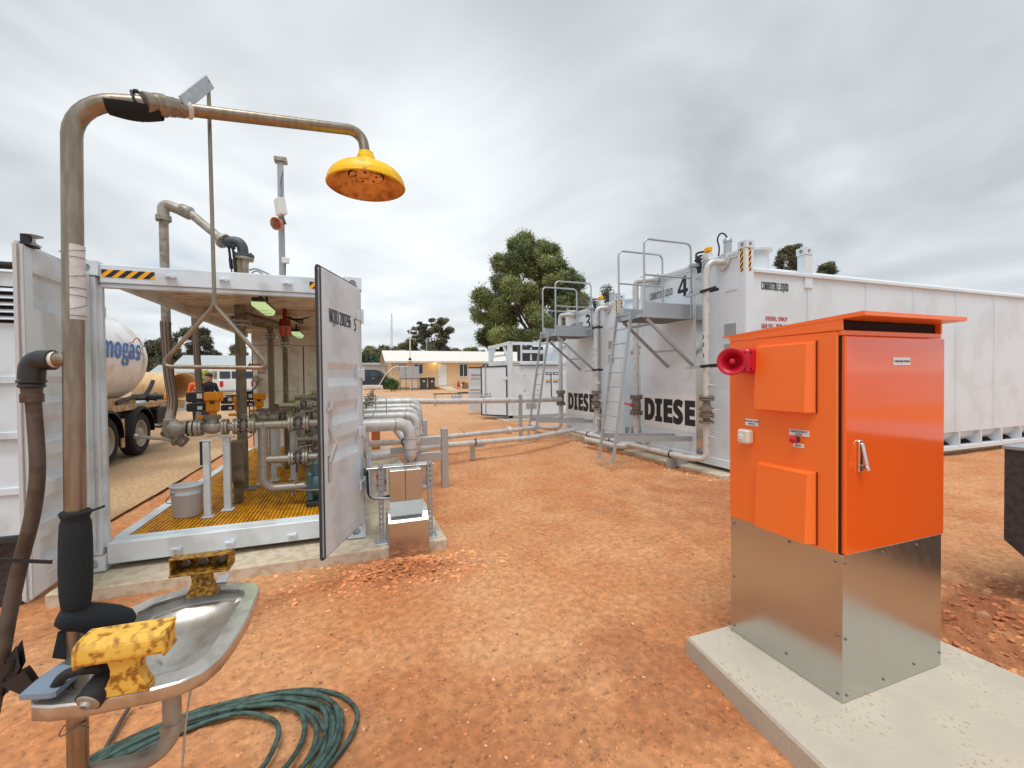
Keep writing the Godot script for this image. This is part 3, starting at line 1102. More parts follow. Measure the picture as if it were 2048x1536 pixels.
		for zz in [0.12, -0.12]:
			s = st()
			bar(s, c + Vector3(-0.045, -0.036, zz), c + Vector3(0.085, -0.036, zz), 0.012, 0.006)
			part("lens_clip", s, M["galv"], fx)
		var li := AreaLight3D.new()
		li.area_size = Vector2(0.12, 0.65)
		li.rotation.x = -PI / 2
		li.light_color = c8(200, 240, 150)
		li.light_energy = 0.2
		li.shadow_enabled = true
		li.position = c + Vector3(0.02, -0.06, 0)
		li.name = "batten_glow"
		add_child(li, true)
	# red beacon, cable tray
	s = st()
	var bc := Vector3(-0.9118, 2.6037, -7.1)
	cyl(s, bc + Vector3(0, 0.12, 0), bc + Vector3(0, 0.02, 0), 0.07, 0.085, 12)
	cyl(s, bc + Vector3(0, 0.3, 0), bc + Vector3(0, 0.12, 0), 0.03, -1, 8)
	var bk = part("beacon", s, M["beacon"], t)
	s = st()
	lathe(s, bc + Vector3(0, 0.02, 0), Vector3.DOWN, [Vector2(0.075, 0), Vector2(0.075, 0.08), Vector2(0.05, 0.14), Vector2(0, 0.15)], 14)
	part("beacon_lens", s, M["beacon_glass"], bk).position = Vector3.ZERO
	s = st()
	for k in 5:
		var a := TAU * k / 5
		bar(s, bc + Vector3(cos(a) * 0.09, 0.03, sin(a) * 0.09), bc + Vector3(cos(a) * 0.07, -0.13, sin(a) * 0.07), 0.008, 0.008)
	part("guard", s, M["black"], bk).position = Vector3.ZERO
	s = st()
	var ct := Vector3(-0.9869, 2.8545, -7.3)
	bb(s, ct.x, CX1 - 0.05, ct.y - 0.03, ct.y + 0.07, ct.z, ct.z + 0.012)
	bb(s, ct.x, CX1 - 0.05, ct.y - 0.03, ct.y - 0.018, ct.z - 0.001, ct.z - 0.2)
	var tr = part("cable_tray", s, M["pipe_grey"], t)
	s = st()
	for k in 12:
		s = st()
		cyl(s, ct + Vector3(0.06 + k * 0.075, 0.022, 0.011), ct + Vector3(0.06 + k * 0.075, 0.022, 0.0135), 0.008, -1, 8)
		part("tray_hole", s, M["dark_inside"], tr)
	s = st()
	for k in 4:
		sweep(s, smooth_path([ct + Vector3(0.02 * k, -0.03, -0.05), ct + Vector3(0.12 + 0.05 * k, -0.09 - 0.02 * k, -0.05), ct + Vector3(0.3, -0.08, -0.06), ct + Vector3(0.42 + 0.02 * k, -0.02, -0.08)]), 0.009, 5)
	part("cable", s, M["black"], tr).position = Vector3.ZERO
	return t

# ---------------------------------------------------------------- pipework inside
func ball_valve(parent, c: Vector3, ax: Vector3, r: float, l: float, lever := true):
	var up := Vector3.UP if absf(ax.y) < 0.5 else Vector3.RIGHT
	var s := st()
	lathe(s, c - ax * l / 2, ax, [Vector2(r, 0), Vector2(r, l * 0.2), Vector2(r * 1.35, l * 0.32), Vector2(r * 1.4, l * 0.68), Vector2(r, l * 0.8), Vector2(r, l)], 16)
	cyl(s, c, c + up * r * 2.1, r * 0.55, r * 0.45, 10)
	cyl(s, c + up * r * 2.1, c + up * r * 2.35, r * 0.95, -1, 12)
	cyl(s, c + up * r * 2.3, c + up * r * 3.0, r * 0.3, -1, 8)
	for k in 4:
		var a := TAU * (k + 0.5) / 4
		var side := up.cross(ax)
		var p := c + (up * cos(a) + side * sin(a)) * r * 1.35
		cyl(s, p - ax * l * 0.18, p + ax * l * 0.02, r * 0.2, -1, 6)
	var v = part("ball_valve", s, M["cast"], parent)
	if lever:
		s = st()
		bar(s, c + up * r * 2.75 - ax * r * 0.5, c + up * r * 3.3 + ax * r * 3.6, r * 0.4, r * 0.14)
		part("valve_lever", s, M["galv_old"], v).position = Vector3.ZERO
	for e in [-1, 1]:
		s = st()
		ring_flange(s, c + ax * e * (l / 2 + 0.012), ax, r * 1.95, 0.024)
		ring_flange(s, c + ax * e * (l / 2 + 0.042), ax, r * 1.95, 0.024, 0)
		part("flange", s, M["steel_pipe"], parent)
	s = st()
	for e in [-1, 1]:
		for k in 8:
			var a := TAU * (k + 0.5) / 8
			var side := up.cross(ax)
			var p: Vector3 = c + (up * cos(a) + side * sin(a)) * r * 1.55 + ax * e * (l / 2 - 0.014)
			cyl(s, p - ax * 0.014, p + ax * 0.014, r * 0.2, -1, 6)
	part("flange_bolts", s, M["bolt_blue"], v).set_meta("kind", "stuff")
	return v

func check_valve(parent, c: Vector3, ax: Vector3, r: float):
	var s := st()
	lathe(s, c - ax * r * 2.1, ax, [Vector2(r, 0), Vector2(r * 1.1, r * 0.6), Vector2(r * 1.5, r * 1.3), Vector2(r * 1.6, r * 2.1), Vector2(r * 1.5, r * 2.9), Vector2(r * 1.1, r * 3.6), Vector2(r, r * 4.2)], 18)
	cyl(s, c, c + Vector3.UP * r * 2.2, r * 1.35, -1, 18)
	var v = part("check_valve", s, M["steel_pipe"], parent)
	s = st()
	ring_flange(s, c + Vector3.UP * r * 2.3, Vector3.UP, r * 1.85, r * 0.32, 10)
	ring_flange(s, c + Vector3.UP * r * 2.7, Vector3.UP, r * 1.85, r * 0.34, 10)
	lathe(s, c + Vector3.UP * r * 2.8, Vector3.UP, [Vector2(r * 1.2, 0), Vector2(r * 0.9, r * 0.25), Vector2(0, r * 0.3)], 16)
	part("valve_cover", s, M["cast"], v).position = Vector3.ZERO
	for e in [-1, 1]:
		s = st()
		ring_flange(s, c + ax * e * (r * 2.1 + 0.012), ax, r * 1.95, 0.024)
		ring_flange(s, c + ax * e * (r * 2.1 + 0.042), ax, r * 1.95, 0.024, 0)
		part("flange", s, M["steel_pipe"], parent)
	return v

func actuator(parent, c: Vector3, k := 1.0):
	var s := st()
	box(s, c, Vector3(0.14, 0.1, 0.14) * k, 0.02 * k)
	box(s, c + Vector3(0, -0.1, 0) * k, Vector3(0.11, 0.12, 0.1) * k, 0.015 * k)
	cyl(s, c + Vector3(0, -0.2, 0) * k, c + Vector3(0, -0.14, 0) * k, 0.035 * k, -1, 10)
	box(s, c + Vector3(-0.06, -0.21, 0) * k, Vector3(0.13, 0.035, 0.1) * k, 0.006 * k)
	cyl(s, c + Vector3(0.07, 0.0, 0) * k, c + Vector3(0.085, 0.0, 0) * k, 0.05 * k, -1, 12)
	var v = part("valve_actuator", s, M["actuator"], parent)
	s = st()
	box(s, c + Vector3(-0.145, 0.0, 0) * k, Vector3(0.15, 0.1, 0.11) * k, 0.012 * k)
	box(s, c + Vector3(-0.145, -0.105, 0) * k, Vector3(0.15, 0.085, 0.1) * k, 0.012 * k)
	box(s, c + Vector3(0.01, -0.055, 0.073) * k, Vector3(0.04, 0.03, 0.012) * k, 0.004)
	part("switch_box", s, M["black_plastic"], v).position = Vector3.ZERO
	s = st()
	box(s, c + Vector3(-0.1, 0.012, 0.057) * k, Vector3(0.045, 0.05, 0.004) * k)
	box(s, c + Vector3(-0.1, -0.11, 0.052) * k, Vector3(0.04, 0.035, 0.004) * k)
	part("name_plate", s, M["plate"], v).position = Vector3.ZERO
	return v

func stand(parent, x, z, top, w := 0.07):
	var s := st()
	bb(s, x - w / 2, x + w / 2, 0.345, top, z - w / 2, z + w / 2, 0.004)
	bb(s, x - w * 0.9, x + w * 0.9, 0.336, 0.348, z - w * 0.9, z + w * 0.9, 0.002)
	bb(s, x - w * 1.1, x + w * 1.1, top, top + 0.012, z - w * 0.7, z + w * 0.7, 0.002)
	part("pipe_stand", s, M["white"], parent)

func pump(at: Vector3, label):
	var t = thing("fuel_pump", label, "pump", at, "pumps on the yellow grating")
	var s := st()
	var c := at + Vector3(0.0, 0.22, 0.0)
	lathe(s, c + Vector3(-0.03, 0, 0), Vector3.RIGHT, [Vector2(0, 0), Vector2(0.13, 0.0), Vector2(0.17, 0.05), Vector2(0.17, 0.2), Vector2(0.13, 0.26), Vector2(0.13, 0.5)], 22, true)
	bb(s, c.x - 0.05, c.x + 0.02, c.y - 0.17, c.y + 0.17, c.z - 0.16, c.z + 0.16, 0.02)
	bb(s, c.x + 0.0, c.x + 0.24, c.y + 0.1, c.y + 0.3, c.z - 0.12, c.z + 0.12, 0.03)
	part("pump_casing", s, M["pump_blue"], t)
	s = st()
	for k in 5:
		var a := TAU * (k + 0.3) / 5
		cyl(s, c + Vector3(-0.075, sin(a) * 0.13, cos(a) * 0.12), c + Vector3(-0.04, sin(a) * 0.13, cos(a) * 0.12), 0.016, -1, 8)
	part("bolt_heads", s, M["pump_blue"], t)
	s = st()
	bb(s, c.x - 0.06, c.x + 0.6, at.y, at.y + 0.05, c.z - 0.19, c.z + 0.19, 0.006)
	bb(s, c.x + 0.0, c.x + 0.5, at.y + 0.05, at.y + 0.1, c.z - 0.1, c.z + 0.1)
	part("base_frame", s, M["gasket"], t)
	s = st()
	var n := c + Vector3(0.12, 0.3, 0.0)
	cyl(s, n, n + Vector3(0, 0.03, 0), 0.1, -1, 16)
	lathe(s, n + Vector3(0, 0.03, 0), Vector3.UP, [Vector2(0.085, 0), Vector2(0.05, 0.05), Vector2(0.05, 0.25)], 14)
	part("outlet", s, M["cast"], t)
	return t

func pipework():
	var Zs := [-5.82, -7.25, -8.65, -9.85]
	var Ys := [1.31, 1.28, 1.27, 1.26]
	var names := ["front pipe manifold with check valve and tee in the open container", "second pipe manifold from the container mouth behind the front one", "third pipe manifold deep inside the container under the orange actuator", "rearmost pipe manifold near the closed doors inside the container"]
	for i in 4:
		var z: float = Zs[i]
		var y: float = Ys[i]
		var ax := Vector3.RIGHT
		var t = thing("pipe_manifold", names[i], "pipework", Vector3(-0.8, 0.34, z), "pipe manifolds inside the container")
		var r := 0.047
		var s := st()
		var xs := [-1.505, -1.19, -0.62, -0.36]
		if i > 0:
			xs = [-1.26 + 0.02 * i, -1.02 + 0.04 * i, -0.62, -0.30]
		check_valve(t, Vector3(xs[0], y, z), ax, r)
		ball_valve(t, Vector3(xs[1], y, z), ax, r, 0.11)
		ball_valve(t, Vector3(xs[2], y, z), ax, r, 0.11)
		# main run
		s = st()
		cyl(s, Vector3(xs[1] + 0.1, y, z), Vector3(xs[2] - 0.1, y, z), r, -1, 16)
		cyl(s, Vector3(xs[2] + 0.1, y, z), Vector3(CX1 + 0.02, y, z), r, -1, 16)
		cyl(s, Vector3(xs[0] + 0.13, y, z), Vector3(xs[1] - 0.1, y, z), r, -1, 16)
		part("main_pipe", s, M["steel_pipe"], t)
		for k in [xs[1] + 0.2, xs[2] - 0.18]:
			s = st()
			cyl(s, Vector3(k, y, z), Vector3(k + 0.008, y, z), r * 1.03, -1, 16)
			part("weld_seam", s, M["cast"], t)
		# tee, drop leg and suction bend
		var tx: float = xs[1] + 0.24 if i > 0 else -1.0
		s = st()
		pipe(s, [Vector3(tx, y - 0.02, z), Vector3(tx, 0.555, z), Vector3(-0.52, 0.555, z)], r * 1.12, 0.13, 16)
		part("drop_pipe", s, M["steel_pipe"], t)
		s = st()
		cyl(s, Vector3(tx, 0.9, z), Vector3(-0.73, 0.9, z), r, -1, 14)
		cyl(s, Vector3(-0.53, 0.9, z), Vector3(-0.4, 0.9, z), r, -1, 14)
		pipe(s, [Vector3(-0.42, 0.9, z), Vector3(-0.33, 0.9, z), Vector3(-0.33, 1.2, z)], r, 0.08, 14)
		part("bypass_pipe", s, M["steel_pipe"], t)
		ball_valve(t, Vector3(-0.63, 0.9, z), ax, r * 0.95, 0.1)
		s = st()
		for yy in [1.16, 0.98, 0.82]:
			cyl(s, Vector3(tx, yy, z), Vector3(tx, yy + 0.007, z), r * 1.15, -1, 16)
		part("weld_seam", s, M["cast"], t)
		# a small drain with a lever and a steel tube
		s = st()
		cyl(s, Vector3(-0.66, 0.5, z), Vector3(-0.66, 0.62, z + 0.02), 0.03, -1, 8)
		bar(s, Vector3(-0.66, 0.62, z + 0.02), Vector3(-0.65, 0.74, z + 0.03), 0.014, 0.01)
		cyl(s, Vector3(-0.7, 0.44, z), Vector3(-0.7, 0.5, z), 0.022, -1, 8)
		sweep(s, smooth_path([Vector3(-0.66, 0.53, z + 0.06), Vector3(-0.5, 0.53, z + 0.16), Vector3(-0.35, 0.55, z + 0.2), Vector3(-0.31, 0.66, z + 0.2)]), 0.008, 6)
		part("drain_valve", s, M["steel_pipe"], t)
		s = st()
		cyl(s, Vector3(-0.65, 0.73, z + 0.03), Vector3(-0.64, 0.84, z + 0.04), 0.011, -1, 8)
		part("lever_grip", s, M["bolt_blue"], t)
		stand(t, xs[0] - 0.02, z + 0.16 if i == 0 else z + 0.12, y - 0.13, 0.062)
		stand(t, xs[0] + 0.12, z - 0.06, y - 0.13)
		if i > 0:
			stand(t, -0.86, z - 0.05, y - 0.08)
			# relief valve standing on the run
			s = st()
			cyl(s, Vector3(-0.42, y, z), Vector3(-0.42, y + 0.14, z), 0.03, -1, 10)
			box(s, Vector3(-0.42, y + 0.16, z), Vector3(0.1, 0.06, 0.08), 0.01)
			cyl(s, Vector3(-0.42, y + 0.2, z), Vector3(-0.42, y + 0.3, z), 0.035, 0.03, 10)
			cyl(s, Vector3(-0.42, y + 0.3, z), Vector3(-0.42, y + 0.32, z), 0.055, -1, 12)
			part("relief_valve", s, M["cast"], t)
		if i == 0:
			# hose coupling with its butterfly ring and dry-break elbow
			for k in [-1.655, -1.70]:
				s = st()
				ring_flange(s, Vector3(k, y, z), ax, r * 2.0, 0.03)
				part("flange", s, M["steel_pipe"], t)
			s = st()
			cyl(s, Vector3(-1.74, y, z), Vector3(-1.71, y, z), r * 1.9, -1, 18)
			part("gasket_ring", s, M["black"], t)
			s = st()
			lathe(s, Vector3(-1.93, y - 0.01, z - 0.1), Vector3(0.2, 0.01, 0.1), [Vector2(0, 0), Vector2(0.07, 0.0), Vector2(0.1, 0.05), Vector2(0.085, 0.12), Vector2(0.06, 0.16), Vector2(0.06, 0.24)], 16)
			pipe(s, [Vector3(-1.94, y + 0.1, z - 0.12), Vector3(-1.95, y - 0.06, z - 0.12), Vector3(-1.8, y - 0.17, z - 0.1)], 0.065, 0.1, 14)
			ring_flange(s, Vector3(-1.87, y - 0.12, z - 0.1), Vector3(1, -0.6, 0), 0.085, 0.03, 4)
			part("dry_break_coupling", s, M["pipe_grey"], t)
			s = st()
			cyl(s, Vector3(-1.9, y - 0.13, z - 0.06), Vector3(-2.16, y - 0.06, z + 0.06), 0.016, 0.02, 10)
			lathe(s, Vector3(-2.15, y - 0.062, z + 0.055), Vector3(-0.26, 0.07, 0.12), [Vector2(0.0, 0), Vector2(0.024, 0.005), Vector2(0.03, 0.03), Vector2(0.024, 0.055), Vector2(0, 0.06)], 12)
			part("coupling_lever", s, M["steel_pipe"], t)
			s = st()
			bb(s, xs[0] - 0.12, xs[0] - 0.07, y - 0.42, y - 0.14, z - 0.02, z + 0.04, 0.006)
			part("tag_holder", s, M["gasket"], t)
			actuator(t, Vector3(-1.575, y + 0.34, z - 0.3), 1.15)
		elif i == 1:
			actuator(t, Vector3(-1.703, 1.527, -8), 1.1)
			actuator(t, Vector3(-1.4401, 1.5722, -8.1), 1.1)
		else:
			s = st()
			bar(s, Vector3(-0.95, y + 0.2, z), Vector3(-0.75, y + 0.26, z), 0.02, 0.02)
			cyl(s, Vector3(-0.95, y, z), Vector3(-0.95, y + 0.22, z), 0.025, -1, 8)
			part("quarter_turn_valve", s, M["cast"], t)
	# bank of small valves that fills the right of the container
	var vb = thing("valve_bank", "crowded bank of small flanged valves at the right of the container interior", "valves", Vector3(-0.4, 0.34, -8.0))
	for q in [[-0.62, 1.5, -6.5], [-0.34, 1.42, -6.7], [-0.5, 1.56, -7.7], [-0.2, 1.5, -8.0], [-0.66, 1.52, -8.5], [-0.36, 1.56, -9.0], [-0.42, 1.02, -6.6], [-0.7, 0.98, -7.9], [-0.15, 1.0, -7.6]]:
		var qc := Vector3(q[0], q[1], q[2])
		ball_valve(vb, qc, Vector3.RIGHT, 0.036, 0.09)
		var qs := st()
		cyl(qs, qc - Vector3(0.3, 0, 0), qc - Vector3(0.08, 0, 0), 0.034, -1, 12)
		pipe(qs, [qc + Vector3(0.08, 0, 0), qc + Vector3(0.2, 0, 0), qc + Vector3(0.2, -0.25, 0)], 0.034, 0.08, 12)
		part("branch", qs, M["steel_pipe"], vb)
	for q in [[-0.8, 1.5, -6.9], [-0.45, 1.62, -8.2], [-0.15, 1.6, -7.0], [-0.6, 1.64, -9.2]]:
		var qs := st()
		var qc := Vector3(q[0], q[1], q[2])
		cyl(qs, qc - Vector3(0, 0.3, 0), qc, 0.018, -1, 8)
		lathe(qs, qc, Vector3.UP, [Vector2(0.02, 0), Vector2(0.045, 0.01), Vector2(0.045, 0.04), Vector2(0, 0.05)], 12)
		part("gauge_stem", qs, M["cast"], vb)
	pump(Vector3(-0.48, 0.34, -5.82), "blue-green pump on the yellow grating nearest the right door")
	pump(Vector3(-0.4, 0.34, -7.25), "blue-green pump behind the nearest one, mostly hidden by the door")
	# grey steel box between the stands
	var t2 = thing("junction_box", "brown-grey steel box on a post behind the front pipe stands", "steel box", Vector3(-1.36, 0.34, -6.15))
	var s2 := st()
	bb(s2, -1.42, -1.25, 0.62, 1.1, -6.3, -6.05, 0.006)
	part("box_body", s2, M["old_pipe"], t2)
	s2 = st()
	bb(s2, -1.38, -1.3, 0.34, 0.62, -6.25, -6.12)
	part("post", s2, M["old_pipe"], t2)
	# uprights through the container
	var up = [[Vector3(-1.4426, 0.335, -6.924), 3.47, 0.083, "thick brown-grey upright pipe standing on the grating left of centre"]]
	var t = thing("riser_pipe", up[0][3], "pipe", up[0][0], "upright pipes in the container")
	var s := st()
	var p: Vector3 = up[0][0]
	cyl(s, p, p + Vector3(0, 3.15, 0), 0.063, -1, 18)
	part("pipe", s, M["old_pipe"], t)
	s = st()
	box(s, p + Vector3(0, 0.006, 0), Vector3(0.34, 0.01, 0.3))
	part("foot_plate", s, M["old_pipe"], t)
	s = st()
	ring_flange(s, p + Vector3(0.0, 2.26, 0), Vector3.UP, 0.135, 0.035)
	ring_flange(s, p + Vector3(0.0, 2.31, 0), Vector3.UP, 0.135, 0.035)
	part("flange", s, M["steel_pipe"], t)
	s = st()
	var a := p + Vector3(0.02, 2.2, 0.05)
	var b := Vector3(-1.0584, 2.4094, -8.2)
	pipe(s, [a, a + Vector3(0, 0.2, 0), Vector3(b.x, a.y + 0.2, b.z), b], 0.06, 0.2, 14)
	part("crossover_bend", s, M["old_pipe"], t)
	s = st()
	lathe(s, p + Vector3(0.0, 0.08, 0.075), Vector3(0.1, 0, 1), [Vector2(0.03, 0), Vector2(0.03, 0.02), Vector2(0.0, 0.022)], 10)
	part("plug", s, M["cast"], t)
	for k in [[Vector3(-1.3341, 2.5818, -8.6), 0.051, "brown upright pipe with a bolted flange in mid container"], [Vector3(-1.0584, 2.4094, -8.2), 0.041, "thinner grey-green upright pipe with a bolted flange nearest the right door"]]:
		var q: Vector3 = k[0]
		t = thing("riser_pipe", k[2], "pipe", Vector3(q.x, 0.34, q.z), "upright pipes in the container")
		s = st()
		cyl(s, Vector3(q.x, 0.34, q.z), q, k[1], -1, 16)
		part("pipe", s, M["old_pipe"] if k[1] < 0.05 else M["hose_brown"], t)
		for e in [0.0, 0.045]:
			s = st()
			ring_flange(s, q + Vector3(0, e, 0), Vector3.UP, k[1] * 2.0, 0.032)
			part("flange", s, M["steel_pipe"], t)
		s = st()
		if k[1] > 0.05:
			pipe(s, [q + Vector3(0, 0.06, 0), q + Vector3(0, 0.2, 0), q + Vector3(-0.5, 0.25, 0.4)], k[1], 0.1, 12)
		else:
			cyl(s, q + Vector3(0, 0.05, 0), q + Vector3(0, 0.12, 0), k[1], -1, 12)
		part("upper_bend", s, M["old_pipe"], t)
	# bucket
	var bu := Vector3(-1.7631, 0.338, -5.8206)
	t = thing("bucket", "dented pale grey metal bucket on the yellow grating", "bucket", bu)
	s = st()
	lathe(s, bu, Vector3.UP, [Vector2(0, 0), Vector2(0.128, 0.0), Vector2(0.134, 0.012), Vector2(0.146, 0.24), Vector2(0.151, 0.245), Vector2(0.151, 0.262), Vector2(0.147, 0.268), Vector2(0.153, 0.33), Vector2(0.162, 0.334), Vector2(0.162, 0.344), Vector2(0.152, 0.346), Vector2(0.13, 0.02), Vector2(0, 0.015)], 28, false)
	part("pail", s, mat("pail", c8(206, 212, 218), 0.45, 0.1, null), t)
	s = st()
	lathe(s, bu + Vector3(-0.09, 0.285, 0.12), Vector3(-0.6, 0, 0.8), [Vector2(0.02, 0), Vector2(0.02, 0.012), Vector2(0, 0.013)], 12)
	lathe(s, bu + Vector3(0.09, 0.285, -0.12), Vector3(0.6, 0, -0.8), [Vector2(0.02, 0), Vector2(0.02, 0.012), Vector2(0, 0.013)], 12)
	part("handle_lug", s, M["galv"], t)
	s = st()
	var arc := []
	for k in 13:
		var f := PI * k / 12
		arc.append(bu + Vector3(-0.098 * cos(f) - 0.13 * sin(f), 0.285 - 0.13 * sin(f), 0.13 * cos(f) + 0.02 * sin(f)))
	sweep(s, arc, 0.004, 6)
	part("wire_handle", s, M["bolt"], t)

# ---------------------------------------------------------------- safety shower and eyewash
func safety_shower():
	var foot := Vector3(-0.6618, 0.8208, -1.3641)
	var t = thing("safety_shower", "stainless emergency shower and eyewash with yellow rose and pull triangle", "safety shower", Vector3(foot.x, 0, foot.z))
	var r := 0.0205
	var s := st()
	var p_low := Vector3(foot.x, 0.0, foot.z)
	var p_top := Vector3(-0.6321, 2.5359, -1.3729)
	var p_out := Vector3(-0.44, 2.5629, -1.3775)
	pipe(s, [p_low, Vector3(-0.6418, 1.6823, -1.3666), p_top, p_out], r, 0.088, 22)
	part("riser_pipe", s, M["steel"], t)
	s = st()
	cyl(s, p_low, p_low + Vector3(0, 0.012, 0), 0.11, -1, 24)
	part("floor_flange", s, M["steel"], t)
	# black wrap hanging under the bend, with its tie
	s = st()
	var w0 := Vector3(-0.5628, 2.5449, -1.3742)
	var w1 := Vector3(-0.4539, 2.5522, -1.3771)
	var wd := (w1 - w0).normalized()
	var wu := Vector3.UP - wd * wd.y
	wu = wu.normalized()
	var wv := wd.cross(wu).normalized()
	for k in 10:
		var f0 := k / 10.0
		var f1 := (k + 1) / 10.0
		var c0 := w0.lerp(w1, f0)
		var c1 := w0.lerp(w1, f1)
		var g0 := 0.0245 + 0.007 * sin(PI * f0)
		var g1 := 0.0245 + 0.007 * sin(PI * f1)
		sg = 900
		s.set_smooth_group(900)
		for i in 14:
			var a0 := PI * (0.04 + 1.02 * i / 14.0) + f0 * 0.15
			var a1 := PI * (0.04 + 1.02 * (i + 1) / 14.0) + f0 * 0.15
			var e := func(c, gg, a):
				var dip := 1.0 + 0.16 * maxf(0.0, sin(a)) 
				return c + (wv * cos(a) - wu * sin(a) * dip) * gg
			fan(s, [e.call(c0, g0, a0), e.call(c0, g0, a1), e.call(c1, g1, a1), e.call(c1, g1, a0)], (c0 + c1) / 2.0)
			fan(s, [e.call(c0, g0 - 0.004, a0), e.call(c0, g0 - 0.004, a1), e.call(c1, g1 - 0.004, a1), e.call(c1, g1 - 0.004, a0)], (c0 + c1) / 2.0 - wu * 0.5)
	sg = 1000
	part("foam_wrap", s, M["foam"], t)
	s = st()
	var tie := []
	var tc := Vector3(-0.5028, 2.5562, -1.3791)
	for k in 19:
		var a := TAU * k / 18
		tie.append(tc + (wv * cos(a) + wu * sin(a) * (1.18 if sin(a) < 0 else 1.0)) * 0.0275 + wd * 0.008 * sin(a) * -1.0)
	sweep(s, tie, 0.0032, 6)
	box(s, tc + wu * 0.0295 + wv * 0.004, Vector3(0.012, 0.008, 0.01), 0.002)
	bar(s, tc - wu * 0.033, tc - wu * 0.042 + wd * 0.006, 0.01, 0.005)
	part("cable_tie", s, M["gasket"], t)
	# pull valve: body, union nut, seal
	var arm0 := Vector3(-0.4047, 2.5791, -1.4021)
	var arm1 := Vector3(-0.01, 2.6588, -1.5199)
	var ad := (arm0 - Vector3(-0.4638, 2.5545, -1.3541)).normalized()
	s = st()
	lathe(s, Vector3(-0.4818, 2.5503, -1.3553), ad, [Vector2(0.0, 0), Vector2(0.0248, 0.0), Vector2(0.0248, 0.02), Vector2(0.0235, 0.022), Vector2(0.0264, 0.026), Vector2(0.0272, 0.045), Vector2(0.0240, 0.052), Vector2(0.0240, 0.06)], 20, true)
	lathe(s, Vector3(-0.4818, 2.5503, -1.3553) + ad * 0.058, ad, [Vector2(0.0240, 0), Vector2(0.0240, 0.012), Vector2(0.0225, 0.014), Vector2(0.0225, 0.035), Vector2(0.0, 0.035)], 6, true)
	part("pull_valve", s, M["steel"], t)
	s = st()
	lathe(s, Vector3(-0.4818, 2.5503, -1.3553) + ad * 0.093, ad, [Vector2(0.0205, 0), Vector2(0.021, 0.006), Vector2(0.023, 0.012), Vector2(0.018, 0.013)], 20)
	part("thread_seal", s, M["paper"], t)
	# arm to the rose
	s = st()
	var head := Vector3(0.0533, 2.5735, -1.5218)
	var run := rounded([Vector3(-0.4818, 2.5503, -1.3553) + ad * 0.1, arm1 + (arm1 - arm0) * 0.13, head + Vector3(0, 0.0, 0)], 0.085, false, 10)
	sweep(s, run, 0.0165, 18)
	part("shower_arm", s, M["steel"], t)
	s = st()
	var hr := 0.1235
	lathe(s, head + Vector3(0, 0.022, 0), Vector3.DOWN, [Vector2(0.019, 0.0), Vector2(0.024, 0.002), Vector2(0.025, 0.012), Vector2(0.029, 0.016), Vector2(0.03, 0.028), Vector2(0.033, 0.032), Vector2(0.034, 0.044), Vector2(0.045, 0.05)], 28, true)
	var dome := []
	for k in 13:
		var f := k / 12.0
		dome.append(Vector2(lerpf(0.036, hr, sin(f * PI / 2)), 0.046 + 0.062 * (1.0 - cos(f * PI / 2))))
	lathe(s, head + Vector3(0, 0.022, 0), Vector3.DOWN, dome, 44)
	lathe(s, head + Vector3(0, 0.022 - 0.108, 0), Vector3.DOWN, [Vector2(hr, 0), Vector2(hr + 0.002, 0.003), Vector2(hr - 0.002, 0.006)], 44)
	var rose = part("shower_rose", s, M["yellow_head"], t)
	s = st()
	var inner := []
	for k in 13:
		var f := 1.0 - k / 12.0
		inner.append(Vector2(lerpf(0.03, hr - 0.003, sin(f * PI / 2)), 0.05 + 0.062 * (1.0 - cos(f * PI / 2))))
	inner.append(Vector2(0.0, 0.05))
	# seen from below, the inner skin runs back up from rim to crown
	lathe(s, head + Vector3(0, 0.022, 0), Vector3.DOWN, inner, 44)
	part("inner_skin", s, M["head_inside"], rose)
	s = st()
	lathe(s, head + Vector3(0, -0.048, 0), Vector3.DOWN, [Vector2(0.0, 0.012), Vector2(0.052, 0.012), Vector2(0.052, 0.004)], 36, true)
	var sp = part("spreader_plate", s, M["head_inside"], rose)
	s = st()
	var ringp := []
	for k in 37:
		var a := TAU * k / 36
		ringp.append(head + Vector3(cos(a) * 0.054, -0.056, sin(a) * 0.054))
	sweep(s, ringp, 0.0028, 6)
	part("plate_ring", s, M["dark_inside"], rose)
	s = st()
	for a in [0.4, 1.7, 2.9, 4.4, 5.5]:
		cyl(s, head + Vector3(cos(a) * 0.034, -0.056, sin(a) * 0.034), head + Vector3(cos(a) * 0.034, -0.062, sin(a) * 0.034), 0.004, -1, 8)
	part("spray_hole", s, M["dark_inside"], rose)
	# bracket, rod and triangle
	s = st()
	var b0 := Vector3(-0.4092, 2.583, -1.3879)
	var b1 := Vector3(-0.3665, 2.6974, -1.4648)
	bar(s, b0, b1, 0.004, 0.034, Vector3.UP, 0.001)
	part("lever_bracket", s, M["galv"], t)
	s = st()
	var rt := Vector3(-0.3707, 2.6847, -1.4661)
	var ap := Vector3(-0.3587, 2.0566, -1.4293)
	var cl := Vector3(-0.4952, 1.8885, -1.4497)
	var cr := Vector3(-0.2181, 1.8823, -1.396)
	pipe(s, [rt + Vector3(0, 0.012, 0.006), rt, ap + Vector3(0, 0.035, 0)], 0.0052, 0.01, 10)
	pipe(s, [ap + Vector3(0, 0.035, 0), ap - Vector3(0.001, 0, 0), cl, cr, ap + Vector3(0.001, 0, 0), ap + Vector3(0, 0.02, 0)], 0.0056, 0.03, 10)
	part("pull_handle", s, M["steel"], t)
	# paper inspection tag wired round the pipe
	s = st()
	var tb := Vector3(-0.6378, 2.0003, -1.3687)
	var tt := Vector3(-0.636, 2.1817, -1.3691)
	var tdir := (tt - tb).normalized()
	var view := (Vector3(0, 1.85, 0) - tb); view.y = 0; view = view.normalized()
	var sd := tdir.cross(view).normalized()
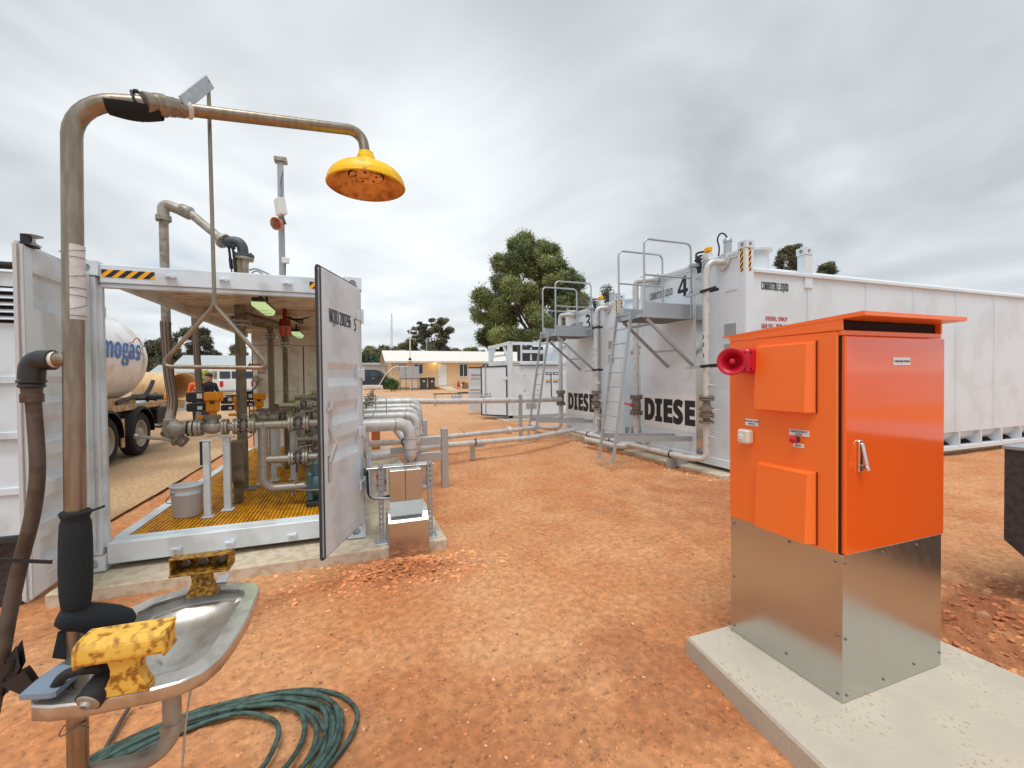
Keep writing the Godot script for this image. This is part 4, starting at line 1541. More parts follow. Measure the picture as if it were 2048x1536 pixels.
	if sd.dot(Vector3.RIGHT) < 0: sd = -sd
	s.set_smooth_group(801)
	for k in 12:
		var y0 := k / 12.0
		var y1 := (k + 1) / 12.0
		for i in 10:
			var e := func(ii, yy):
				var a: float = lerpf(-0.28, 1.7, ii / 10.0)
				var rr := r + 0.0016 + 0.0012 * sin(yy * 31.0 + ii)
				return tb.lerp(tt, yy) + (view * cos(a) + sd * sin(a)) * rr
			fan(s, [e.call(i, y0), e.call(i + 1, y0), e.call(i + 1, y1), e.call(i, y1)], tb.lerp(tt, y0))
	var tg = part("paper_tag", s, M["paper"], t)
	for k in [[0.05, 0.05], [0.13, 0.22], [0.32, 0.31], [0.42, 0.42], [0.56, 0.62], [0.83, 0.83], [0.9, 0.96]]:
		s = st()
		var ln := []
		for i in 9:
			var a := lerpf(-0.3, 1.7, i / 8.0)
			ln.append(tb.lerp(tt, lerpf(k[0], k[1], i / 8.0)) + (view * cos(a) + sd * sin(a)) * (r + 0.0035))
		sweep(s, ln, 0.0008, 4)
		part("wire", s, M["bolt"], tg)
	# water supply: stub, white thread tape, black elbow, hose tail
	var e0 := Vector3(-0.6455, 1.9049, -1.3666)
	var e1 := Vector3(-0.7234, 1.9005, -1.3844)
	s = st()
	lathe(s, e0, (e1 - e0), [Vector2(0.015, 0.0), Vector2(0.017, 0.022), Vector2(0.017, 0.045), Vector2(0.015, 0.05)], 18)
	part("inlet_stub", s, M["steel"], t)
	s = st()
	lathe(s, Vector3(-0.6734, 1.9039, -1.3736), (e1 - e0), [Vector2(0.0185, 0.0), Vector2(0.0195, 0.006), Vector2(0.018, 0.014)], 18)
	part("thread_tape", s, M["plastic_white"], t)
	s = st()
	var dn := Vector3(-0.7275, 1.8547, -1.3851)
	pipe(s, [Vector3(-0.6812, 1.9027, -1.3743), e1 + Vector3(0, 0.002, 0), dn], 0.0245, 0.045, 18)
	lathe(s, dn, Vector3.DOWN, [Vector2(0.0, 0.0), Vector2(0.0265, 0.0), Vector2(0.0265, 0.006), Vector2(0.0225, 0.009), Vector2(0.025, 0.012), Vector2(0.025, 0.016), Vector2(0.02, 0.02), Vector2(0.0, 0.021)], 20, true)
	part("black_elbow", s, M["black_plastic"], t)
	s = st()
	lathe(s, dn + Vector3(0, -0.02, 0), Vector3.DOWN, [Vector2(0.0195, 0), Vector2(0.0185, 0.012), Vector2(0.021, 0.013), Vector2(0.021, 0.034), Vector2(0, 0.034)], 20, true)
	part("hose_collar", s, M["hose_grey"], t)
	s = st()
	sweep(s, smooth_path([Vector3(-0.7248, 1.8124, -1.3834), Vector3(-0.7194, 1.7219, -1.3798), Vector3(-0.7171, 1.6494, -1.3777), Vector3(-0.7216, 1.5831, -1.3782), Vector3(-0.7341, 1.5108, -1.3814), Vector3(-0.7533, 1.4386, -1.3872), Vector3(-0.7667, 1.3687, -1.3856), Vector3(-0.7799, 1.2935, -1.3838), Vector3(-0.7871, 1.2162, -1.3744), Vector3(-0.8011, 1.1053, -1.3669), Vector3(-0.8182, 0.9594, -1.3493)], 5), 0.0145, 16)
	var hs = part("supply_hose", s, M["hose_grey"], t)
	s = st()
	bar(s, Vector3(-0.7889, 1.443, -1.3471), Vector3(-0.6749, 1.4232, -1.3369), 0.004, 0.008)
	part("zip_tie", s, M["black"], hs)
	s = st()
	for q in [[Vector3(-0.7934, 1.0979, -1.3746), Vector3(-0.7722, 1.1226, -1.3566), Vector3(-0.7281, 1.194, -1.3204), Vector3(-0.7495, 1.2337, -1.3503), Vector3(-0.7888, 1.1807, -1.3744)], [Vector3(-0.7762, 1.1543, -1.3373), Vector3(-0.7396, 1.1516, -1.3239), Vector3(-0.7124, 1.1925, -1.304), Vector3(-0.6936, 1.1627, -1.2966), Vector3(-0.7154, 1.1356, -1.3041), Vector3(-0.733, 1.1561, -1.3215)], [Vector3(-0.7712, 1.2002, -1.3363), Vector3(-0.7474, 1.2057, -1.3277), Vector3(-0.7564, 1.1771, -1.3305), Vector3(-0.7696, 1.1657, -1.3351)]]:
		s.set_smooth_group(-1)
		fan(s, q, Vector3(0, 1.2, 5)); 
		var q2 := []
		for v in q: q2.append(v + Vector3(0.004, 0.006, -0.012))
		fan(s, q2, Vector3(0, 1.2, -15))
	part("torn_tape", s, M["black"], hs)
	# foam lagging
	s = st()
	var f0 := Vector3(-0.6443, 1.3029, -1.3609)
	var f1 := Vector3(-0.6419, 1.5256, -1.3639)
	var fd := f1 - f0
	var fl := fd.length()
	lathe(s, f0, fd, [Vector2(0.022, -0.01), Vector2(0.027, 0.0), Vector2(0.0305, fl * 0.15), Vector2(0.0315, fl * 0.4), Vector2(0.031, fl * 0.7), Vector2(0.029, fl * 0.9), Vector2(0.0255, fl * 0.955), Vector2(0.0275, fl * 0.975), Vector2(0.031, fl * 1.02), Vector2(0.027, fl * 1.04), Vector2(0.0207, fl * 1.02)], 26)
	part("foam_lagging", s, M["foam"], t)
	s = st()
	bar(s, f1 + Vector3(0.036, 0.008, 0.02), f1 + Vector3(0.062, 0.016, 0.012), 0.012, 0.004)
	part("loose_flap", s, M["foam"], t)
	s = st()
	var g0 := Vector3(-0.6554, 1.2788, -1.3592)
	var g1 := Vector3(-0.5818, 1.2293, -1.4059)
	lathe(s, g0, g1 - g0, [Vector2(0, -0.02), Vector2(0.024, -0.018), Vector2(0.032, 0.0), Vector2(0.036, 0.05), Vector2(0.035, 0.09), Vector2(0.029, 0.118), Vector2(0.018, 0.132), Vector2(0.0, 0.134)], 22)
	part("foam_lagging", s, M["foam"], t)
	s = st()
	prism(s, [Vector2(0, 0), Vector2(0.018, 0.0), Vector2(0.012, -0.07), Vector2(-0.012, -0.06)], Vector3(-0.6747, 1.2483, -1.3551), Vector3.RIGHT, Vector3.UP, Vector3(0.0, 0.0, 0.005))
	part("loose_strip", s, M["foam"], t)
	# eyewash bowl: rim traced on its own level
	var hb := 1.135
	var outer := [Vector3(-0.6776, 1.135, -1.2583), Vector3(-0.6368, 1.135, -1.2411), Vector3(-0.5804, 1.135, -1.2305), Vector3(-0.5223, 1.135, -1.2293), Vector3(-0.4465, 1.135, -1.2273), Vector3(-0.396, 1.135, -1.2328), Vector3(-0.357, 1.135, -1.2554), Vector3(-0.3324, 1.135, -1.3051), Vector3(-0.3169, 1.135, -1.3867), Vector3(-0.3066, 1.135, -1.5075), Vector3(-0.3086, 1.135, -1.6207), Vector3(-0.3108, 1.135, -1.6905), Vector3(-0.3265, 1.135, -1.7355), Vector3(-0.3522, 1.135, -1.7577), Vector3(-0.4192, 1.135, -1.784), Vector3(-0.4816, 1.135, -1.7924), Vector3(-0.5404, 1.135, -1.792), Vector3(-0.5872, 1.135, -1.7726), Vector3(-0.637, 1.135, -1.7456), Vector3(-0.6691, 1.135, -1.698), Vector3(-0.6817, 1.135, -1.6154), Vector3(-0.6798, 1.135, -1.4932), Vector3(-0.6854, 1.135, -1.3955), Vector3(-0.6912, 1.135, -1.323), Vector3(-0.6923, 1.135, -1.2862)]
	var cen := Vector3.ZERO
	for p in outer: cen += p
	cen /= outer.size()
	var ring_of := func(f: float, dy: float, inset: float):
		var o := []
		for p in outer:
			var d: Vector3 = p - cen
			var l := d.length()
			o.append(cen + d / l * maxf((l - inset) * f, 0.0) + Vector3(0, dy, 0))
		return o
	var rings := [ring_of.call(1.0, -0.036, 0.004), ring_of.call(1.0, -0.034, 0.0), ring_of.call(1.0, -0.004, 0.0), ring_of.call(1.0, 0.0, 0.004), ring_of.call(1.0, 0.001, 0.05), ring_of.call(1.0, -0.003, 0.054), ring_of.call(1.0, -0.012, 0.057), ring_of.call(0.92, -0.045, 0.058), ring_of.call(0.75, -0.074, 0.058), ring_of.call(0.45, -0.094, 0.058), ring_of.call(0.15, -0.1, 0.058)]
	s = st()
	for k in rings.size() - 1:
		s.set_smooth_group(810 + (0 if k < 2 else (7 if k == 2 else (1 if k == 3 else 2))))
		var n := outer.size()
		for i in n:
			var j := (i + 1) % n
			var ref: Vector3 = cen + Vector3(0, -0.02, 0) if k < 2 else cen + Vector3(0, -0.5, 0)
			if k < 2: ref = Vector3(cen.x, rings[k][i].y, cen.z)
			fan(s, [rings[k][i], rings[k][j], rings[k + 1][j], rings[k + 1][i]], ref)
	s.set_smooth_group(812)
	fan(s, rings[-1], cen + Vector3(0, -0.5, 0))
	s.set_smooth_group(813)
	# underside
	for k in [3, 5, 7, 8, 9]:
		var n := outer.size()
		var k2 := [0, 0, 0, 5, 0, 7, 0, 8, 9, 10]
		for i in n:
			var j := (i + 1) % n
			var dn3 := Vector3(0, -0.004, 0)
			if k == 3:
				continue
			fan(s, [rings[k][i] + dn3, rings[k][j] + dn3, rings[k2[k]][j] + dn3, rings[k2[k]][i] + dn3], cen + Vector3(0, 0.6, 0))
	var bowl = part("eyewash_bowl", s, M["steel_bowl"], t)
	# drain and tail pipe
	s = st()
	var d0 := Vector3(cen.x + 0.01, 0, cen.z + 0.0)
	var dp := Vector3(-0.4775, 0.976, -1.4271)
	pipe(s, [dp + Vector3(0, 0.06, 0), Vector3(-0.4778, 0.8734, -1.4254), Vector3(-0.523, 0.8387, -1.4094), Vector3(-0.6449, 0.8664, -1.38)], 0.0215, 0.05, 16)
	lathe(s, Vector3(-0.4783, 0.9213, -1.4264), Vector3.DOWN, [Vector2(0.022, 0), Vector2(0.026, 0.004), Vector2(0.028, 0.016), Vector2(0.027, 0.03), Vector2(0.022, 0.034)], 18, true)
	part("drain_pipe", s, M["pipe_grey"], t)
	s = st()
	var wr := []
	for k in 15:
		var a := TAU * k / 14
		wr.append(Vector3(-0.6547, 1.008, -1.3595) + Vector3(cos(a) * 0.025, 0.004 * sin(a * 2.0) + 0.006 * cos(a), sin(a) * 0.025))
	sweep(s, wr, 0.0016, 5)
	sweep(s, smooth_path([Vector3(-0.6299, 1.0344, -1.3135), Vector3(-0.6073, 1.0421, -1.2947), Vector3(-0.5872, 1.0453, -1.2768)]), 0.0016, 5)
	part("tie_wire", s, M["bolt"], t)
	s = st()
	pipe(s, [Vector3(-0.429, 1.0149, -1.4207), Vector3(-0.4424, 0.9209, -1.4133), Vector3(-0.4501, 0.7753, -1.3922)], 0.003, 0.02, 6)
	part("pull_cable", s, M["galv"], t)
	# yellow spray heads facing each other across the bowl
	var ha := Vector3(-0.4975, 1.15, -1.2438)
	var hz := Vector3(-0.4793, 1.15, -1.7089)
	var facing := (hz - ha); facing.y = 0; facing = facing.normalized()
	for k in 2:
		var o: Vector3 = ha if k == 0 else hz
		var fw := facing if k == 0 else -facing
		var sd2 := Vector3.UP.cross(fw).normalized()
		var m = M["yellow_old"] if k == 0 else M["yellow_dark"]
		s = st()
		var lift := Vector3(0, 0.09, 0)
		# pedestal widens towards the rim
		var base := [Vector2(-0.044, -0.014), Vector2(0.044, -0.014), Vector2(0.042, -0.002), Vector2(0.034, 0.012), Vector2(0.027, 0.03), Vector2(0.026, 0.045), Vector2(0.03, 0.062), Vector2(0.04, 0.078), Vector2(-0.04, 0.078), Vector2(-0.03, 0.062), Vector2(-0.026, 0.045), Vector2(-0.027, 0.03), Vector2(-0.034, 0.012), Vector2(-0.042, -0.002)]
		prism(s, base, o + fw * 0.016, sd2, Vector3.UP, -fw * 0.034)
		# hood: an open trough turned on its side
		var hl := 0.082
		var prof := [Vector2(0.03, 0.03), Vector2(0.028, 0.034), Vector2(-0.022, 0.03), Vector2(-0.034, 0.018), Vector2(-0.036, -0.012), Vector2(-0.026, -0.022), Vector2(0.03, -0.024), Vector2(0.031, -0.019), Vector2(-0.022, -0.016), Vector2(-0.029, -0.008), Vector2(-0.028, 0.014), Vector2(-0.019, 0.024)]
		var pr2 := []
		for i in prof.size():
			var pa: Vector2 = prof[(i - 1 + prof.size()) % prof.size()]
			var pb: Vector2 = prof[i]
			var pc: Vector2 = prof[(i + 1) % prof.size()]
			pr2.append(pb.lerp(pa, 0.3)); pr2.append(pb.lerp(pa, 0.08).lerp(pc, 0.08)); pr2.append(pb.lerp(pc, 0.3))
		prism(s, pr2, o + lift - sd2 * hl, fw, Vector3.UP, sd2 * hl * 2.0)
		for e in [-1.0, 1.0]:   # rolled lip at each end
			var lip := []
			for q in [Vector2(0.03, 0.031), Vector2(-0.022, 0.029), Vector2(-0.034, 0.016), Vector2(-0.035, -0.012), Vector2(-0.026, -0.021), Vector2(0.03, -0.022)]:
				lip.append(o + lift + sd2 * e * hl + fw * q.x + Vector3.UP * q.y)
			sweep(s, smooth_path(lip, 3), 0.0035, 6)
		for q in [Vector2(0.03, 0.032), Vector2(0.0305, -0.0215)]:   # rolled front edges
			cyl(s, o + lift - sd2 * hl + fw * q.x + Vector3.UP * q.y, o + lift + sd2 * hl + fw * q.x + Vector3.UP * q.y, 0.0035, -1, 8)
		for e in [-1.0, 1.0]:
			prism(s, [Vector2(0.026, 0.031), Vector2(-0.022, 0.028), Vector2(-0.033, 0.017), Vector2(-0.035, -0.011), Vector2(-0.026, -0.021), Vector2(0.026, -0.022)], o + lift + sd2 * e * (hl - 0.003), fw, Vector3.UP, sd2 * e * 0.004)
		var hd = part("spray_head", s, m, t)
		s = st()
		for i in [-1, 0, 1]:
			s = st()
			lathe(s, o + lift + sd2 * 0.052 * i - fw * 0.026 + Vector3(0, 0.002, 0), fw, [Vector2(0.015, 0.0), Vector2(0.015, 0.016), Vector2(0.0125, 0.017), Vector2(0.0115, 0.006), Vector2(0.0, 0.005)], 18, true)
			part("nozzle_ring", s, M["steel"], hd)
		s = st()
		for q in [Vector2(-0.012, 0.012), Vector2(0.014, 0.014), Vector2(0.0, 0.03)]:
			lathe(s, o + fw * 0.012 + sd2 * q.x + Vector3(0, q.y, 0), fw, [Vector2(0.005, 0), Vector2(0.005, 0.002), Vector2(0, 0.003)], 8)
		part("screw", s, M["bolt"], hd)
	# flip-top bits by the far head
	s = st()
	bar(s, Vector3(-0.4387, 1.1503, -1.8101), Vector3(-0.4427, 1.1405, -1.7688), 0.03, 0.005)
	bar(s, Vector3(-0.3965, 1.2425, -1.7323), Vector3(-0.4, 1.2253, -1.7333), 0.012, 0.004)
	part("cover_hinge", s, M["chrome"], t)
	# hand push: plate, bent loop and lever tube
	s = st()
	var pl := [Vector3(-0.6964, 1.15, -1.2569), Vector3(-0.636, 1.15, -1.2401), Vector3(-0.6273, 1.15, -1.2431), Vector3(-0.617, 1.15, -1.315), Vector3(-0.6638, 1.15, -1.3915), Vector3(-0.6803, 1.15, -1.362), Vector3(-0.6933, 1.15, -1.319)]
	var poly := []
	for p in pl: poly.append(Vector2(p.x, p.z))
	prism(s, poly, Vector3(0, 1.165, 0), Vector3.RIGHT, Vector3.BACK, Vector3(0, -0.012, 0))
	part("push_plate", s, mat("push_plate", c8(124, 140, 158), 0.6, 0.0, null), t)
	s = st()
	sweep(s, smooth_path([Vector3(-0.6413, 1.1611, -1.272), Vector3(-0.6208, 1.1869, -1.2597), Vector3(-0.5897, 1.1967, -1.2538), Vector3(-0.5555, 1.1897, -1.2571), Vector3(-0.5424, 1.1751, -1.2733)], 6), 0.011, 12)
	part("lever_loop", s, M["rubber"], t)
	s = st()
	sweep(s, smooth_path([Vector3(-0.5466, 1.1792, -1.3069), Vector3(-0.5478, 1.1661, -1.2858), Vector3(-0.5517, 1.154, -1.2551), Vector3(-0.5622, 1.1377, -1.2213)], 6), [0.022, 0.022, 0.022, 0.023, 0.023, 0.024, 0.024, 0.025, 0.025, 0.025, 0.026, 0.026, 0.0265, 0.027, 0.027, 0.027, 0.027, 0.027, 0.027], 18)
	part("lever_grip", s, M["rubber"], t)
	s = st()
	var gd := (Vector3(-0.5622, 1.1377, -1.2213) - Vector3(-0.5517, 1.154, -1.2551)).normalized()
	lathe(s, Vector3(-0.5622, 1.1377, -1.2213), gd, [Vector2(0.0245, -0.001), Vector2(0.022, 0.003), Vector2(0.012, 0.005), Vector2(0.01, 0.012), Vector2(0.006, 0.012), Vector2(0.005, 0.004), Vector2(0, 0.004)], 20, true)
	part("lever_end", s, M["pipe_grey"], t)

func hose_coil():
	var t = thing("hose_coil", "dusty dark green hose coiled loosely on the orange dirt below the eyewash bowl", "garden hose", Vector3(-0.6206, 0, -2.6782))
	# loops drift, cross and climb over one another
	var c := Vector3(-0.72, 0, -2.36)
	rng.seed = 77
	var turns := []
	for k in 13:
		var f := rng.randf()
		turns.append([0.70 - 0.16 * f + rng.randf_range(-0.02, 0.02), 0.52 - 0.14 * f + rng.randf_range(-0.02, 0.02), rng.randf_range(-0.03, 0.03), rng.randf_range(-0.025, 0.025), 0.012 + 0.011 * (k % 4)])
	turns[5] = [0.50, 0.40, -0.10, -0.02, 0.055]
	turns[9] = [0.42, 0.34, -0.16, -0.03, 0.06]
	turns[12][0] = 0.8
	var pts := []
	for i in 12 * 26:
		var u := i / 26.0
		var k := int(u)
		var g: Array = []
		for q in 5:
			g.append(lerpf(turns[k][q], turns[k + 1][q], smoothstep(0.0, 1.0, u - k)))
		var a := TAU * u + 2.4
		var q3 := Vector3(cos(a) * g[0] + g[2], 0, sin(a) * g[1] + g[3]).rotated(Vector3.UP, 0.3)
		pts.append(Vector3(c.x + q3.x, dirt_at(c.x + q3.x, c.z + q3.z) + g[4] + 0.004 * sin(a * 5.0 + k), c.z + q3.z))
	var s := st()
	sweep(s, smooth_path(pts, 2), 0.0125, 9)
	part("hose", s, M["hose_green"], t)
	var t2 = thing("loose_hose", "single faded grey hose running from the bowl's shadow to the frame's lower left", "hose", Vector3(-1.139, 0, -2.7402))
	s = st()
	sweep(s, smooth_path([Vector3(-1.2005, 0.03, -3.0182), Vector3(-1.199, 0.02, -2.8797), Vector3(-1.1838, 0.02, -2.7133), Vector3(-1.1674, 0.02, -2.5772), Vector3(-1.1016, 0.02, -2.35)], 5), 0.011, 8)
	part("hose_length", s, M["hose_grey"], t2)

# ---------------------------------------------------------------- loading arm and mast over the container
func loading_arm():
	var t = thing("loading_arm", "grey overhead loading arm with a dark swivel joint above the container roof", "loading arm", Vector3(-2.4, 0.1, -7.2))
	var rx := Vector3(-2.4074, 3.2367, -7.3)
	var top := Vector3(-2.2957, 4.2649, -7.3)
	var s := st()
	cyl(s, Vector3(rx.x, 2.6, rx.z), Vector3(rx.x, top.y - 0.2, rx.z), 0.055, -1, 18)
	part("drop_pipe", s, M["pipe_grey"], t)
	s = st()
	ring_flange(s, Vector3(rx.x, top.y - 0.2, rx.z), Vector3.UP, 0.092, 0.03, 6)
	ring_flange(s, Vector3(rx.x, top.y - 0.165, rx.z), Vector3.UP, 0.09, 0.03, 0)
	part("swivel_flange", s, M["pipe_grey"], t)
	s = st()
	var k1 := Vector3(-2.0741, 4.1633, -7.25)
	pipe(s, [Vector3(rx.x, top.y - 0.16, rx.z), Vector3(rx.x, top.y + 0.02, rx.z), k1], 0.07, 0.16, 16)
	lathe(s, k1 - (k1 - top).normalized() * 0.04, (k1 - top), [Vector2(0.0, -0.12), Vector2(0.085, -0.1), Vector2(0.09, 0.03), Vector2(0.0, 0.06)], 18)
	lathe(s, Vector3(-2.1616, 4.1958, -7.16), Vector3(0.2, -0.2, 1), [Vector2(0.03, 0), Vector2(0.03, 0.02), Vector2(0.015, 0.022), Vector2(0, 0.015)], 12, true)
	part("arm_elbow", s, M["pipe_grey"], t)
	s = st()
	var j := Vector3(-1.6344, 3.7582, -7)
	cyl(s, k1, j, 0.058, 0.055, 16)
	part("boom_pipe", s, M["pipe_grey"], t)
	s = st()
	var bd := (j - k1).normalized()
	cyl(s, j - bd * 0.1, j, 0.062, 0.082, 16)
	ring_flange(s, j, bd, 0.105, 0.03, 6)
	part("boom_collar", s, M["pipe_grey"], t)
	s = st()
	var g := Vector3(-1.3873, 3.622, -6.947)
	var gt := Vector3(g.x + 0.0, 3.56, -6.947)
	pipe(s, [j + bd * 0.02, Vector3(gt.x - 0.02, gt.y + 0.2, gt.z), gt], 0.068, 0.14, 16)
	ring_flange(s, gt, Vector3.UP, 0.13, 0.035)
	part("swivel_joint", s, mat("swivel", c8(74, 82, 90), 0.45, 0.2), t)
	s = st()
	ring_flange(s, gt - Vector3(0, 0.04, 0), Vector3.UP, 0.125, 0.03)
	cyl(s, gt - Vector3(0, 0.05, 0), Vector3(gt.x, 2.94, gt.z), 0.06, -1, 16)
	part("stub_pipe", s, M["pipe_grey"], t)
	# spring cylinders hanging from the joint
	for q in [Vector3(-1.5486, 3.6423, -6.9), Vector3(-1.4932, 3.6227, -6.86)]:
		s = st()
		cyl(s, q, q + Vector3(0.012, -0.14, 0), 0.016, -1, 8)
		cyl(s, q + Vector3(0.012, -0.14, 0), q + Vector3(0.024, -0.28, 0), 0.022, -1, 8)
		cyl(s, q + Vector3(0.024, -0.28, 0), q + Vector3(0.028, -0.36, 0), 0.008, -1, 8)
		box(s, q + Vector3(0.0, 0.03, 0), Vector3(0.06, 0.06, 0.05), 0.01)
		part("spring_cylinder", s, M["black"], t)
	s = st()
	sweep(s, smooth_path([Vector3(-1.3234, 3.3844, -7), Vector3(-1.2673, 3.4261, -7.1), Vector3(-1.1874, 3.4277, -7.3), Vector3(-1.0873, 3.4184, -7.6)]), 0.014, 6)
	sweep(s, smooth_path([Vector3(-1.3371, 3.2997, -7), Vector3(-1.2767, 3.4085, -7.15), Vector3(-1.2045, 3.4045, -7.4)]), 0.012, 6)
	part("cable_conduit", s, M["galv"], t)
	# hoses that hang from it beside the container
	for k in [[Vector3(rx.x, 2.62, rx.z), Vector3(-2.4139, 2.6168, -7.3), Vector3(-2.3919, 1.9952, -7.3), Vector3(-2.3542, 1.5781, -7.3), Vector3(-2.355, 1.3429, -7.2), Vector3(-2.3044, 1.1496, -6.9), 0.058, "ribbed grey-brown hose nearest the tanker, curving down to the coupling"], [Vector3(-2.5246, 3.5678, -8.9), Vector3(-2.525, 2.7978, -8.9), Vector3(-2.4964, 2.025, -8.9), Vector3(-2.4829, 1.5938, -8.9), Vector3(-2.4687, 1.2555, -8.8), Vector3(-2.4327, 0.9527, -8.6), 0.046, "ribbed grey-brown hose hanging straight behind the orange actuator"]]:
		var h = thing("delivery_hose", k[7], "hose", Vector3(k[0].x, 0.4, k[0].z), "ribbed delivery hoses beside the container")
		s = st()
		var path := smooth_path([k[0], k[1], k[2], k[3], k[4], k[5]], 8)
		sweep(s, path, k[6], 16)
		part("hose_wall", s, M["hose_brown"], h)
		s = st()
		for i in 10:   # lengthwise ribs
			var a := TAU * i / 10
			var rib := []
			for p in path: rib.append(p + Vector3(cos(a), 0, sin(a)) * (k[6] + 0.001))
			sweep(s, rib, 0.006, 4)
		part("hose_ribs", s, M["hose_grey"], h)
	t = thing("light_mast", "slim grey square mast with a floodlight and a white box behind the container", "mast", Vector3(-1.4892, 1.8321, -11.35))
	var a0 := Vector3(-1.4892, 1.8321, -11.35)
	var mt := Vector3(-1.4329, 6.8597, -11.35)
	s = st()
	bb(s, a0.x - 0.06, a0.x + 0.06, 0.0, mt.y, -11.41, -11.29, 0.004)
	part("post", s, M["galv_old"], t)
	s = st()
	bb(s, a0.x - 0.12, a0.x + 0.14, mt.y, mt.y + 0.1, -11.45, -11.25, 0.006)
	part("cross_head", s, M["pipe_grey"], t)
	s = st()
	var fb := Vector3(-1.4759, 5.768, -11.15)
	box(s, fb, Vector3(0.16, 0.36, 0.26), 0.01, Basis.from_euler(Vector3(0.0, 0.5, 0.14)))
	var wb = part("antenna_box", s, M["plate"], t)
	s = st()
	bar(s, fb + Vector3(0.03, -0.2, 0), fb + Vector3(0.08, -0.34, -0.12), 0.04, 0.04)
	sweep(s, smooth_path([fb + Vector3(-0.01, 0.17, 0.0), fb + Vector3(0.02, 0.36, -0.05), fb + Vector3(0.0, 0.6, -0.1), fb + Vector3(0.05, 0.85, -0.1)]), 0.012, 5)
	part("bracket", s, M["bolt"], wb)
	s = st()
	var fl := Vector3(-1.5325, 5.3387, -11)
	var fdir := Vector3(-0.55, -0.35, 0.75).normalized()
	lathe(s, fl - fdir * 0.12, fdir, [Vector2(0.0, 0), Vector2(0.05, 0.0), Vector2(0.1, 0.05), Vector2(0.135, 0.13), Vector2(0.14, 0.17), Vector2(0.12, 0.165), Vector2(0.07, 0.07), Vector2(0, 0.05)], 16)
	var fd2 = part("floodlight", s, M["mast_red"], t)
	s = st()
	for q in 4:
		var aa := PI * q / 4
		var ux := side_of(fdir) * cos(aa) + fdir.cross(side_of(fdir)) * sin(aa)
		sweep(s, smooth_path([fl + ux * 0.14 + fdir * 0.05, fl + fdir * 0.1, fl - ux * 0.14 + fdir * 0.05], 5), 0.007, 4)
	part("lamp_guard", s, M["bolt"], fd2)
	s = st()
	bar(s, fl + Vector3(0.05, 0.06, -0.08), Vector3(a0.x, fl.y + 0.16, -11.3), 0.07, 0.07)
	part("lamp_arm", s, M["plate"], fd2)
	s = st()
	var jb := Vector3(-1.4038, 4.5801, -11.22)
	box(s, jb, Vector3(0.15, 0.13, 0.1), 0.01)
	part("junction_box", s, M["plate"], t)
	s = st()
	cyl(s, jb, Vector3(a0.x + 0.02, 2.9, -11.27), 0.012, -1, 6)
	part("conduit", s, M["black"], t)

# ---------------------------------------------------------------- pipes between container and tanks
func drain(parent, p: Vector3):
	var s := st()
	cyl(s, p + Vector3(0, 0.03, 0), p + Vector3(0, -0.05, 0), 0.018, -1, 8)
	lathe(s, p + Vector3(0, -0.04, 0), Vector3.DOWN, [Vector2(0.02, 0), Vector2(0.032, 0.02), Vector2(0.032, 0.05), Vector2(0.02, 0.07)], 10)
	cyl(s, p + Vector3(0, -0.1, 0), p + Vector3(0, -0.17, 0), 0.017, -1, 8)
	cyl(s, p + Vector3(0, -0.17, 0), p + Vector3(0, -0.2, 0), 0.024, -1, 8)
	cyl(s, p + Vector3(0, -0.2, 0), p + Vector3(0, -0.25, 0), 0.012, -1, 6)
	cyl(s, p + Vector3(0, -0.075, 0), p + Vector3(0.05, -0.06, 0.01), 0.014, -1, 8)
	var v = part("drain_valve", s, M["cast"], parent)
	s = st()
	pipe(s, [p + Vector3(0.05, -0.08, 0.02), p + Vector3(0.06, -0.03, 0.02), p + Vector3(0.09, -0.06, 0.03), p + Vector3(0.13, -0.085, 0.04)], 0.009, 0.02, 6)
	part("valve_lever", s, M["galv"], v)

func clamp_on(parent, p: Vector3, ax: Vector3, r: float):
	var s := st()
	var x := side_of(ax)
	var y := ax.cross(x)
	var pts := []
	for k in 17:
		var a := TAU * k / 16
		pts.append(p + (x * cos(a) + y * sin(a)) * (r + 0.006))
	sweep(s, pts, 0.012, 6)
	part("pipe_clamp", s, M["black"], parent)

